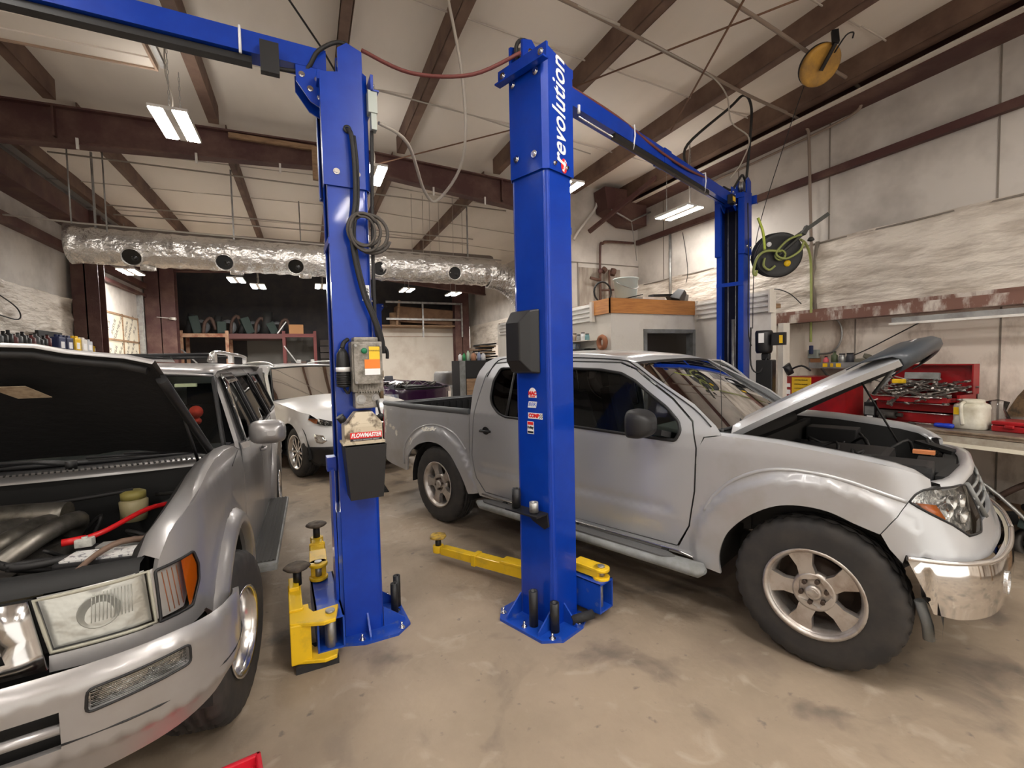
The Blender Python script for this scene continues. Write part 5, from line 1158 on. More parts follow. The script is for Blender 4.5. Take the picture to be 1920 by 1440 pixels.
    m.grid([[(p[0]+dx,p[1]*sc,p[2]+dz) for p in e] for dx,dz,sc in ((-.16,-.020,1.05),(-.10,.016,1.055),(-.03,.034,1.04),(.02,.044,1.02),(.055,.030,1.01),(.065,.0,.995),(.05,-.035,.99),(.02,-.055,.98))]); m.obj('bug_deflector', mat('smoked deflector', (.022,.028,.036), rough=.5, coat=.15), hd, solid=.006)
    m = MB(); m.tube([(3.2,.45,1.45),(3.42,.5,1.0)], .006, n=6); m.obj('hood_prop', M_cable, T)
    m = MB(); m.tube([(3.47,.25,1.60),(3.30,.35,1.33)], .012, n=6); m.obj('hood_stay', M_grey, hd)
    # front header with the grille
    m = MB(); rim_ = []
    for u in (3.80,3.92,4.02,4.12,4.22,4.34,UE): x, y, z = mp(u, .985, 0); rim_.append((x-.01, y, .99+.02*smooth01((u-3.8)/.5)))
    full = rim_+[(x,-y,z) for x, y, z in rim_[::-1][1:]]
    m.grid([[(x+.012,y,z-.03) for x, y, z in full],[(x+.004,y,z) for x, y, z in full],[(x-.035,y*.97,z+.004) for x, y, z in full],[(x-.05,y*.95,z-.02) for x, y, z in full]]); m.obj('header_strip', M_silver, T)
    m = MB()
    for s in (1,-1): panel(m, [(4.10,.81),(4.10,.965),(UE,.975),(UE,.81)], lambda u, v: mp(u, v, -.02), (), .1, s)
    g = m.obj('grille', M_trim, T, recalc=False); m = MB()
    for s in (1,-1):
        for z in (.85,.89,.93): m.tube([mp_s(mp,u,z,-.005,s) for u in (4.11,4.2,4.3,4.4,UE)], .007, n=5)
        m.tube([mp_s(mp,4.10,.965,0,s), mp_s(mp,4.20,.80,.0,s)], .012, n=6)
    m.obj('grille_bar', M_grey, g)
    # engine bay contents
    m = MB(); m.b2((2.85,-.75,.60),(3.75,.75,.62)); m.b2((2.83,-.76,.60),(2.87,.76,1.10)); m.obj('bay_floor', M_bay, T)
    m = MB(); m.box((3.68,0,.955),(.08,1.05,.05),bev=.01); m.box((3.64,0,.80),(.05,1.1,.30)); m.box((3.62,-.15,.985),(.16,.5,.015),bev=.005); m.bar((3.66,-.55,.99),(3.70,-.2,1.0),.05,.02); m.bar((3.52,.5,1.02),(3.70,.35,.99),.07,.02); m.obj('radiator_support', M_bay, T)
    m = MB(); m.box((3.18,.02,.93),(.50,.46,.16),bev=.04); m.box((3.12,.25,.97),(.5,.10,.06),bev=.02); m.box((3.08,-.2,.97),(.4,.10,.06),bev=.02); en = m.obj('engine', M_trim, T)
    m = MB(); m.tube([(3.12,-.20,.98),(3.20,-.33,.985),(3.30,-.34,.985),(3.40,-.30,.975),(3.50,-.34,.95)], [.045,.047,.047,.06,.055], n=14, sub=3); m.obj('air_intake_hose', mat('rubber duct', (.05,.052,.05), rough=.5), en)
    m = MB()
    for x in (3.20,3.26): m.cyl((x,-.34,.985),(x+.015,-.34,.985),.052,n=18)
    m.obj('hose_clamp', M_galv, en)
    m = MB(); m.box((3.50,-.45,.95),(.26,.26,.18),bev=.03); m.obj('air_box', M_trim, T)
    m = MB(); m.box((3.05,.56,.97),(.30,.20,.20),bev=.01); m.box((3.05,-.60,1.0),(.22,.16,.12),bev=.02); m.obj('battery', M_trim, T)
    m = MB(); m.box((3.56,.20,1.0),(.10,.06,.02)); m.obj('warning_tag', mat('orange tag', (.8,.3,.12), rough=.5), T)
    m = MB(); random.seed(5)
    for k in range(9):
        x = 3.0+random.random()*.6; y = random.uniform(-.5,.5); m.tube([(x,y,.97),(x+random.uniform(-.1,.15),y+random.uniform(-.15,.15),1.04),(x+random.uniform(-.1,.2),y+random.uniform(-.25,.25),.95)], .009, n=6, sub=4)
    m.obj('engine_hose', M_cable, T, kind='stuff')
    for x, y in ((0,-.785),(0,.785),(3.2,-.785),(3.2,.785)):
        wheel(T, (x,y,.385), .385, .235, .215, 1 if y > 0 else -1, 'five')
build_truck(TK)
# ---------------------------------------------------------------- silver estate with its hood up, nose towards us
RN = thing('sport_utility_car', 'silver older off-road estate with raised black-lined hood, nose towards the viewer at left', 'car', (-1.137,5.102,0), R(-90.5))
def build_runner(T):
    mp = run_map; C = (1.2,0,.8); UE = RUN_PLAN.u[-1]; UB = RB_PLAN.u[-1]; MS = M_beige_silver
    arc = lambda cx, r0, a0, a1, n=14: [(cx+r0*math.cos(R(a0+(a1-a0)*k/n)), .40+r0*math.sin(R(a0+(a1-a0)*k/n))) for k in range(n+1)]
    fender = [(2.13,.45),(2.13,1.12),(2.22,1.165),(2.45,1.183),(2.69,1.185),(2.88,1.17),(3.06,1.145),(3.20,1.11),(3.30,1.055),(3.36,.985),(3.375,.955),(3.21,.955),(3.185,.90),(3.19,.84),(3.25,.775),(3.42,.80),(3.42,.755),(3.16,.72),(3.10,.66)] + arc(2.675,.45,28,186) + [(2.20,.35)]
    doorF = [(1.06,.40),(2.09,.42),(2.12,.6),(2.12,1.12),(2.06,1.16),(1.70,1.50),(1.60,1.565),(1.06,1.585)]
    winF = rnd([(1.12,1.12),(1.98,1.14),(1.67,1.475),(1.56,1.52),(1.12,1.53)],.03)
    doorR = [(.50,.42),(.47,.60),(.40,.78),(.20,.92),(.03,1.0),(.0,1.14),(.12,1.54),(.20,1.585),(1.04,1.585),(1.04,.40)]
    winR = rnd([(.10,1.13),(.20,1.53),(.98,1.53),(.98,1.12)],.03)
    qt = [(-1.02,.50),(-1.02,1.12),(-.93,1.54),(-.85,1.60),(.0,1.60),(.17,1.60),(.10,1.55),(-.02,1.14),(.01,.99),(.2,.905)] + [(x,z) for x, z in arc(0,.45,68,178)] + [(-.6,.45)]
    winQ = rnd([(-.88,1.14),(-.80,1.52),(.03,1.53),(-.09,1.14)],.03)
    frame = [(.17,1.585),(.17,1.60),(.5,1.607),(1.05,1.605),(1.62,1.585),(1.74,1.50),(2.02,1.19),(2.12,1.14),(2.06,1.175),(1.715,1.51),(1.61,1.575),(1.06,1.595)]
    lamp = [(3.41,.805),(3.41,.962),(3.69,.958),(3.655,.812)]
    turn = rnd([(3.385,.955),(3.215,.955),(3.192,.90),(3.20,.845),(3.262,.785),(3.40,.80),(3.395,.81)],.01)
    for s in (-1,1):
        sk = lambda n, o, mt, **k: fixn(skin(T, n, mp, o, mt, side=s, **k), C)
        sk('fender', fender, MS); q = sk('rear_quarter', qt, MS, holes=[winQ]); dF = sk('front_door', doorF, MS, holes=[winF]); dR = sk('rear_door', doorR, MS, holes=[winR]); sk('pillar', frame, MS)
        for nm, w, d, g in (('quarter_window', winQ, q, G_dark), ('rear_window', winR, dR, G_dark), ('front_window', winF, dF, G_side)):
            if nm == 'front_window':    # wound down part of the way: the glass only fills the rear half
                w2 = [(1.12,1.12),(1.45,1.12),(1.35,1.53),(1.12,1.53)]
            else: w2 = w
            m = MB(); panel(m, w2, lambda u, v: mp(u, v, -.012), (), .1, s); m.obj(nm, g, d, recalc=False)
            m = MB(); rim(m, w, lambda u, v: mp(u, v, .002), .012, s); m.obj('window_seal', M_trim, d)
        m = MB()
        panel(m, [(1.12,1.50),(1.56,1.495),(1.66,1.45),(1.95,1.17),(2.02,1.15),(1.72,1.50),(1.60,1.56),(1.12,1.56)], lambda u, v: mp(u, v, .03), (), .05, s); m.obj('rain_visor', mat('smoked visor', (.02,.022,.025), rough=.06, coat=1.), dF, recalc=False, solid=.004)
        handle(dF, mp, 1.2, .98, s, MS, cup=False); handle(dR, mp, .30, .98, s, MS, cup=False)
        m = MB()
        for L in (doorF[:5], doorR[:7]): m.tube([mp_s(mp,u,z,.002,s) for u, z in L], .004, n=5)
        m.tube([mp_s(mp,u,z,.002,s) for u, z in ((2.15,1.14),(2.3,1.125),(2.45,1.10))], .002, n=4, sub=3); m.obj('door_gap', M_trim, T)
        # crease on the flank
        # flares
        for cx, a0, a1 in ((2.675,12,182),(0,-2,175)):
            m = MB(); rows = []
            for k in range(21):
                a = R(a0+(a1-a0)*k/20); r_ = []
                for rr, off in ((.455,-.03),(.452,.030),(.468,.042),(.495,.036),(.520,.012),(.53,-.002)): r_.append(mp_s(mp, cx+rr*math.cos(a), max(.34,.40+rr*math.sin(a)), off, s))
                rows.append(r_)
            m.grid(rows); m.obj('wheel_flare', MS, T)
            m = MB(); rows = []
            for yy in (-.80,-.5): rows.append([(cx+.47*math.cos(R(a)), yy*s, .40+.46*math.sin(R(a))) for a in range(-6,187,12)])
            m.grid(rows); m.obj('arch_liner', M_bay, T, recalc=False)
        # side step
        m = MB(); m.box((1.22,-s*.86,.38),(1.55,.17,.05),bev=.015); sb = m.obj('running_board', M_grey, T)
        m = MB(); m.b2((.48,-s*.80-.0 if s<0 else -.935,.405),(1.96,(-s*.935) if s<0 else -.80,.409))
        for k in range(6): y = -s*(.81+k*.022); m.bar((.48,y,.411),(1.96,y,.411),.010,.006)
        m.obj('step_pad', mat('ribbed rubber', (.05,.048,.045), rough=.7), sb)
        # lamps
        m = MB(); panel(m, lamp, lambda u, v: mp(u, v, -.022), (), .05, s); h = m.obj('headlight', mat('old reflector', (.70,.70,.69), rough=.33, metal=.65, bump=.6, bscale=7), T, recalc=False)
        m = MB(); panel(m, lamp, lambda u, v: mp(u, v, .004), (), .05, s); m.obj('lens', G_hazy, h, recalc=False)
        m = MB(); rim(m, lamp, lambda u, v: mp(u, v, .001), .006, s); m.obj('lamp_bezel', mat('yellowed bezel', (.33,.32,.26), rough=.4), h)
        m = MB()
        for k in range(12):
            u = 3.47+k*.009; m.tube([mp_s(mp,u,.86,-.004,s), mp_s(mp,u-.004,.94,-.004,s)], .0016, n=3)
        m.obj('lens_flute', mat('frosted flute', (.75,.75,.72), rough=.3), h)
        x, y, z = mp(3.55,.885,-.045); x2, y2, z2 = mp(3.55,.885,.0); m = MB(); m.lathe((x,y*s,z),(x2-x,(y2-y)*s,0),[(.012,.015),(.04,.026),(.048,.034),(.050,.034),(.045,.028)],24); m.obj('lamp_bowl', mat('dull lamp bowl', (.6,.6,.58), rough=.35, metal=.5), h)
        m = MB(); panel(m, turn, lambda u, v: mp(u, v, -.025), (), .04, s); h2 = m.obj('corner_light', mat('corner reflector', (.75,.72,.70), rough=.35, metal=.2), T, recalc=False)
        m = MB(); panel(m, turn, lambda u, v: mp(u, v, .004), (), .04, s); m.obj('lens', G_lens, h2, recalc=False)
        m = MB(); panel(m, [(3.275,.79),(3.275,.952),(3.218,.952),(3.196,.90),(3.203,.85),(3.262,.79)], lambda u, v: mp(u, v, -.002), (), .04, s); m.obj('amber_lens', M_amber, h2, recalc=False)
        m = MB()
        for k in range(4): u = 3.295+k*.02; m.tube([mp_s(mp,u,.81,-.006,s), mp_s(mp,u,.94,-.006,s)], .0018, n=3)
        m.obj('lens_flute', mat('orange glint', (.6,.2,.08), rough=.3), h2)
        m = MB(); rim(m, turn, lambda u, v: mp(u, v, .002), .005, s); m.obj('lamp_seal', M_trim, h2)
        sk('lamp_filler', [(3.255,.775),(3.42,.797),(3.66,.803),(3.66,.76),(3.42,.745),(3.17,.715)], MS)
        # bumper with fog lamp and lower seam
        bu = [(3.00,.70),(3.05,.74),(3.20,.775),(3.45,.79),(3.7,.79),(UB,.79),(UB,.70),(3.70,.70),(3.70,.60),(UB,.60),(UB,.455),(3.70,.46),(3.50,.475),(3.30,.50),(3.12,.54),(3.02,.62)]
        fog = rnd([(3.42,.685),(3.42,.745),(3.645,.735),(3.65,.672)],.015)
        bp = fixn(skin(T, 'front_bumper', lambda u, v, o_: rb_map(u, v, .03+o_), bu, MS, holes=[fog], side=s, step=.03), C)
        m = MB(); panel(m, fog, lambda u, v: rb_map(u, v, .012), (), .05, s); m.obj('fog_lamp', M_reflector, bp, recalc=False)
        m = MB()
        for k in range(6): z = .683+k*.010; m.tube([mp_s(rb_map,u,z,.024,s) for u in (3.43,3.5,3.57,3.64)], .0035, n=4)
        m.obj('fog_lamp_ribs', G_lens, bp)
        m = MB(); m.tube([mp_s(rb_map,u,z,.0305,s) for u, z in ((3.04,.60),(3.12,.597),(3.3,.60),(3.5,.605),(3.70,.61))], .0035, n=4, sub=3); rim(m, fog, lambda u, v: rb_map(u, v, .031), .004, s); m.obj('bumper_seam', M_trim, bp)
        m = MB(); panel(m, [(3.68,.58),(3.68,.72),(UB,.72),(UB,.58)], lambda u, v: rb_map(u, v, -.02), (), .1, s); m.obj('bumper_intake', M_bay, bp, recalc=False)
        m = MB(); m.tube([mp_s(rb_map,u,.65,.02,s) for u in (3.70,3.85,4.0,UB)], .014, n=8); m.obj('intake_bar', MS, bp)
        # grille: chrome surround and bars
        gr = [(3.665,.80),(3.70,.955),(UE,.965),(UE,.80)]; gi = rnd([(3.735,.815),(3.755,.895),(3.79,.925),(UE+.001,.925),(UE+.001,.815)],.01)
        m = MB(); panel(m, [(3.66,.775),(3.70,.965),(UE,.975),(UE,.93),(3.80,.925),(3.765,.90),(3.74,.815),(UE,.815),(UE,.775)], lambda u, v: mp(u, v, .02), (), .05, s); g = fixn(m.obj('grille_surround', mat('aged chrome', (.62,.62,.62), rough=.17, metal=1.), T, solid=.02, recalc=False), C)
        m = MB(); panel(m, gr, lambda u, v: mp(u, v, -.03), (), .1, s); m.obj('grille_back', M_bay, g, recalc=False)
        m = MB()
        for z in (.84,.87,.90): m.tube([mp_s(mp,u,z,.004,s) for u in (3.74,3.9,4.05,UE)], .008, n=6)
        m.obj('grille_bar', M_chrome, g)
        # fender top into the bay
        rows = [[],[],[]]
        for u, z in ((2.15,1.14),(2.22,1.165),(2.45,1.183),(2.69,1.185),(2.88,1.17),(3.06,1.145),(3.20,1.11),(3.30,1.055),(3.36,.985)):
            x, y, zz = mp(u, z); k = .0 if u < 3.1 else (u-3.1)*.5
            rows[0].append((x,y*s,zz)); rows[1].append((x-k*.2,(y+.045)*s,zz+.012)); rows[2].append((x-k*.4,(y+.075)*s,zz-.01))
        m = MB(); m.grid(rows); m.obj('fender_top', MS, T, recalc=False); m = MB(); m.grid([rows[2], [(p[0]-.02,p[1]*.94,p[2]-.05) for p in rows[2]], [(p[0]-.02,p[1]*.86,.60) for p in rows[2]]]); m.obj('inner_fender', M_bay, T, recalc=False)
        mirror_part(T, (1.93,-s*.915,1.195), -s, (.10,.20,.145), MS, 0, True)
        m = MB(); m.tube([(x,-s*.52,z) for x, z in ((-.75,1.66),(-.7,1.705),(.3,1.715),(.95,1.715),(1.15,1.69),(1.22,1.645))], .016, n=8, sub=4)
        for x in (-.7,.25,1.08): m.box((x,-s*.52,1.67),(.10,.035,.07))
        m.obj('roof_rail', M_polished, T)
    for y in (-.62,): pass
    m = MB()
    for x in (-.4,.85): m.tube([(x,-.52,1.70),(x,.52,1.70)], .014, n=8)
    m.obj('roof_crossbar', M_trim, T)
    # roof, sun roof deflector, glass
    rows = []
    for x, z, hw in ((-.98,1.555,.60),(-.85,1.60,.64),(-.3,1.612,.655),(.5,1.61,.655),(1.1,1.607,.65),(1.62,1.585,.63),(1.70,1.55,.62)): rows.append(across((x,-hw,z),(x,hw,z),14,.035,.0 if x < 1.5 else .05))
    m = MB(); m.grid(rows); m.obj('roof', MS, T, solid=.01)
    m = MB(); m.grid([across((1.42,-.36,1.645),(1.42,.36,1.645),8,.01,.05), across((1.52,-.36,1.675),(1.52,.36,1.675),8,.01,.05)]); m.obj('sunroof_deflector', MATS['smoked visor'], T, solid=.006)
    rows = []
    for k in range(9):
        t = k/8; rows.append(across((1.68+.31*t,-.61-.09*t,1.555-.43*t),(1.68+.31*t,.61+.09*t,1.555-.43*t),12,.012,.05+.09*t))
    m = MB(); m.grid(rows); ws = m.obj('windscreen', G_clear, T, recalc=False)
    m = MB(); m.tube(rows[0]+[r[-1] for r in rows[1:]]+rows[-1][::-1]+[r[0] for r in rows[::-1][:-1]], .013, n=6, closed=True); m.obj('windscreen_seal', M_trim, ws)
    m = MB(); m.b2((1.70,.42,1.485),(1.73,.53,1.505)); m.obj('windscreen_sticker', mat('cream label', (.7,.65,.45)), ws)
    # cowl with slotted bright strip and wiper arms
    m = MB(); m.grid([across((2.0,-.74,1.125),(2.0,.74,1.125),12,0,.12), across((2.20,-.74,1.12),(2.20,.74,1.12),12,0,.10)]); m.obj('cowl', M_trim, T)
    m = MB(); m.grid([across((2.20,-.72,1.132),(2.20,.72,1.132),12,0,.09), across((2.29,-.72,1.128),(2.29,.72,1.128),12,0,.07), across((2.295,-.72,1.10),(2.295,.72,1.10),12,0,.07)]); cs = m.obj('cowl_strip', MS, T)
    m = MB()
    for k in range(64):
        y = -.68+k*.0215; b = .09*(1-(y/.72)**2); m.bar((2.215+b,y,1.139),(2.275+b*.85,y+.018,1.136),.007,.004)
    m.obj('cowl_slots', M_bay, cs, kind=None)
    for y0, y1 in ((.68,.18),(.10,-.42)):
        m = MB(); m.tube([(2.22,y0,1.15),(2.17,(y0+y1)/2+.1,1.165),(2.13,y1+.1,1.165)], [.015,.010,.007], n=8); m.tube([(2.14,y1-.05,1.16),(2.12,y1+.35,1.15)], .007, n=5); m.cyl((2.22,y0,1.12),(2.22,y0,1.165),.022,n=14); m.obj('wiper', M_trim, T)
    m = MB(); m.box((1.75,0,1.03),(.5,1.35,.14),bev=.04); m.box((.9,0,.5),(2.4,1.35,.1)); m.obj('dashboard', M_seat, T)
    seat(T, (.95,-.36,.58)); seat(T, (.95,.36,.58)); m = MB(); m.box((.1,0,.8),(.2,1.2,.6),bev=.05); m.obj('rear_bench', M_seat, T); steering(T, (1.42,.36,1.03))
    m = MB(); m.b2((-1.02,-.66,.5),(-.99,.66,1.58)); m.obj('tailgate', MS, T)
    tg = None
    m = MB(); m.lathe((1.60,.50,1.32),(1,0,0),[(0,-.03),(.035,0),(.04,.02),(.0,.04)],14); m.lathe((1.60,.50,1.26),(1,0,0),[(0,-.02),(.025,0),(0,.03)],12); o = m.obj('hanging_ornament', mat('red felt', (.65,.05,.03), rough=.8), None); W = Matrix.Translation((-1.137,5.102,0)) @ Matrix.Rotation(R(-90.5),4,'Z'); o.matrix_world = W; tag(o, 'small red ornament hanging behind the windscreen of the silver estate', 'ornament')
    # hood: hinge at x 2.30, tip at x 3.15
    n = 10; rows = []; und = []
    an = math.atan2(.47,.85); nx, nz = -math.sin(an), math.cos(an)
    for i in range(n+1):
        t = i/n; x = 2.30+.85*t; z = 1.165+.465*t; hw = .705-.015*t; o_ = []; u_ = []
        for p in across((x,-hw,z),(x,hw,z),18):
            q = 1-(p[1]/hw)**2; rise = .012*min(1,q*5)+.035*q+(.02*math.exp(-((abs(p[1])-.35)/.08)**2)); bow = .035*q*(.4+.6*t)
            o_.append((p[0]+nx*rise+bow*.87, p[1], p[2]+nz*rise+bow*.48)); u_.append((p[0]+nx*(rise-.016)+bow*.87, p[1]*.99, p[2]+nz*(rise-.016)+bow*.48))
        rows.append(o_); und.append(u_)
    m = MB(); m.grid(rows); m.grid([rows[-1], [(p[0]+.008,p[1],p[2]-.006) for p in rows[-1]], und[-1]]); hd = m.obj('hood', MS, T)
    liner = mat('hood liner felt', (.008,.008,.009), rough=.9, bump=.3, bscale=20)
    m = MB(); m.grid(und); ul = m.obj('hood_liner', liner, hd)
    m = MB()
    for e in ([r[0] for r in und],[r[-1] for r in und]): m.tube([(p[0],p[1]*1.003,p[2]-.008) for p in e[:-1]], .018, n=8)
    m.tube([(p[0]-.03,p[1]*.97,p[2]-.02) for p in und[-1]], .016, n=8); m.obj('hood_frame', M_trim, hd)
    m = MB(); c = [K_ for K_ in ((2.98,.205,0),(2.98,.30,0),(2.90,.335,0),(2.90,.245,0))]
    f = lambda x, y: (x+.075, y, 1.165+.465*((x-2.30)/.85)+.035)
    V = [m.v((x+.045, y, 1.165+.547*(x-2.30)-.005+.02)) for x, y, _ in c]; m.f(V); m.obj('hood_label', mat('faded paper label', (.52,.42,.30), rough=.7, col2=(.35,.26,.18), nscale=40), hd, recalc=False, solid=.002)
    m = MB(); m.tube([(2.40,.66,1.09),(2.75,.68,1.38)], .007, n=6); m.obj('hood_strut', M_trim, T)
    # engine bay
    m = MB(); m.b2((2.28,-.66,.55),(3.38,.66,.58)); m.b2((2.27,-.68,.55),(2.31,.68,1.11)); m.obj('bay_floor', M_bay, T)
    m = MB(); m.grid([across((3.26,-.66,.99),(3.26,.66,.99),10,.0,.05), across((3.31,-.66,.985),(3.31,.66,.985),10,0,.05), across((3.325,-.66,.955),(3.325,.66,.955),10,0,.05)]); m.box((3.25,0,.93),(.06,1.26,.09)); m.box((3.27,0,.75),(.04,1.2,.35)); m.obj('radiator_support', M_bay, T)
    m = MB(); m.box((2.85,.02,.82),(.60,.44,.20),bev=.04); en = m.obj('engine', M_bayg, T)
    m = MB()
    for k in range(4):
        y = .16-k*.09; m.tube([(2.60,y+.04,.86),(2.62,y+.10,.96),(2.72,y+.12,1.0),(2.86,y+.08,.99),(2.95,y,.93)], .034, n=12, sub=5)
    m.tube([(2.62,-.25,1.0),(2.58,.0,1.01),(2.60,.22,1.0)], .05, n=14, sub=4); m.obj('intake_manifold', mat('cast intake', (.27,.25,.22), rough=.42, metal=.75, col2=(.12,.11,.09), nscale=9), en)
    m = MB(); m.lathe((3.10,.08,.90),(0,0,1),[(0,.06),(.10,.055),(.12,.03),(.12,-.05),(0,-.06)],26); m.box((3.06,-.12,.95),(.22,.30,.07),bev=.03); m.obj('engine_cover', M_trim, en)
    m = MB(); m.lathe((2.45,.40,.90),(0,0,1),[(0,0),(.05,0),(.055,.09),(.045,.10),(0,.10)],22); rs = m.obj('fluid_reservoir', mat('amber tank plastic', (.42,.36,.20), rough=.35), T); m = MB(); m.lathe((2.45,.40,1.0),(0,0,1),[(0,.0),(.048,0),(.048,.03),(.03,.04),(0,.04)],22); m.obj('reservoir_cap', mat('olive cap', (.33,.28,.08), rough=.5), rs)
    m = MB(); m.box((3.08,.53,.90),(.19,.27,.14),rot=(0,0,R(-8)),bev=.008); bt = m.obj('car_battery', M_trim, T)
    m = MB(); m.box((3.12,.53,.973),(.09,.25,.006),rot=(0,0,R(-8))); m.obj('battery_label', mat('battery label', (.62,.62,.60), rough=.4, col2=(.15,.15,.17), nscale=60, nlo=.55, nhi=.6), bt)
    m = MB(); m.box((3.03,.56,.972),(.05,.20,.008),rot=(0,0,R(-8))); m.obj('battery_caps', mat('grey caps', (.22,.22,.21), rough=.5), bt)
    m = MB()
    for x, y in ((3.01,.42),(2.99,.66)):
        m.box((x,y,.99),(.035,.05,.03),bev=.006); m.cyl((x,y,.98),(x,y,1.01),.009,n=10)
    m.obj('battery_terminal', mat('corroded lead', (.50,.50,.46), rough=.5, col2=(.3,.3,.28), nscale=30), bt)
    m = MB(); m.tube([(3.0,.42,1.0),(2.96,.47,1.01),(2.80,.55,1.03),(2.62,.62,1.0)], .010, sub=5); m.tube([(3.0,.42,1.0),(3.02,.36,1.0)], .013); m.tube([(3.2,.38,.93),(3.26,.22,.93),(3.24,.1,.90)], .009, sub=4); m.obj('red_cable', mat('red cable', (.50,.01,.012), rough=.4), T)
    m = MB(); m.tube([(3.04,.62,.98),(3.10,.55,1.0),(3.16,.50,.985),(3.26,.47,.96),(3.33,.45,.96)], .011, n=4, sub=3); m.obj('battery_clamp', mat('rust strap', (.17,.11,.08), rough=.6, metal=.3), T)
    m = MB(); m.tube([(2.98,-.1,.97),(2.96,.10,.97),(3.06,.26,.95),(3.02,.42,.95),(2.85,.52,.93)], .013, sub=5); m.tube([(2.45,.40,1.04),(2.50,.1,1.03),(2.42,-.2,1.03)], .010, sub=4); m.tube([(2.42,.48,1.0),(2.55,.62,1.02),(2.62,.55,1.0)], .009, sub=4)
    random.seed(11)
    for k in range(12):
        x = random.uniform(2.5,3.2); y = random.uniform(-.1,.6); m.tube([(x,y,.88),(x+random.uniform(-.1,.15),y+random.uniform(-.12,.12),.96),(x+random.uniform(-.15,.2),y+random.uniform(-.2,.2),.88)], random.choice((.006,.008,.010)), n=6, sub=4)
    m.obj('engine_hose', M_cable, T, kind='stuff')
    m = MB()
    for x, y, r_ in ((2.62,.60,.045),(2.72,.62,.05)): m.lathe((x,y,.93),(0,0,1),[(0,.05),(r_*.6,.05),(r_*.7,.04),(r_,.04),(r_,-.04),(0,-.04)],20)
    m.box((2.86,.60,.92),(.10,.10,.06),bev=.01); m.obj('relay_box', M_trim, T)
    m = MB(); m.box((3.25,.36,.935),(.09,.20,.05),bev=.02,rot=(0,0,.3)); m.obj('washer_neck', mat('aged plastic', (.50,.46,.34), rough=.5), T)
    m = MB(); m.b2((-.8,-.40,.36),(3.2,-.32,.45)); m.b2((-.8,.32,.36),(3.2,.40,.45)); m.cyl((0,-.6,.38),(0,.6,.38),.05); m.cyl((2.675,-.6,.36),(2.675,.6,.36),.04); m.b2((.5,-.68,.40),(2.1,.68,.44)); m.obj('chassis', M_bay, T)
    for x, y, st in ((0,-.70,0),(0,.70,0),(2.64,-.70,R(-9)),(2.64,.70,R(-9))): wheel(T, (x,y+(.02 if y > 0 else -.02),.366), .366, .245, .185, 1 if y > 0 else -1, 'steel', steer=st, rimm=M_polished)
build_runner(RN)
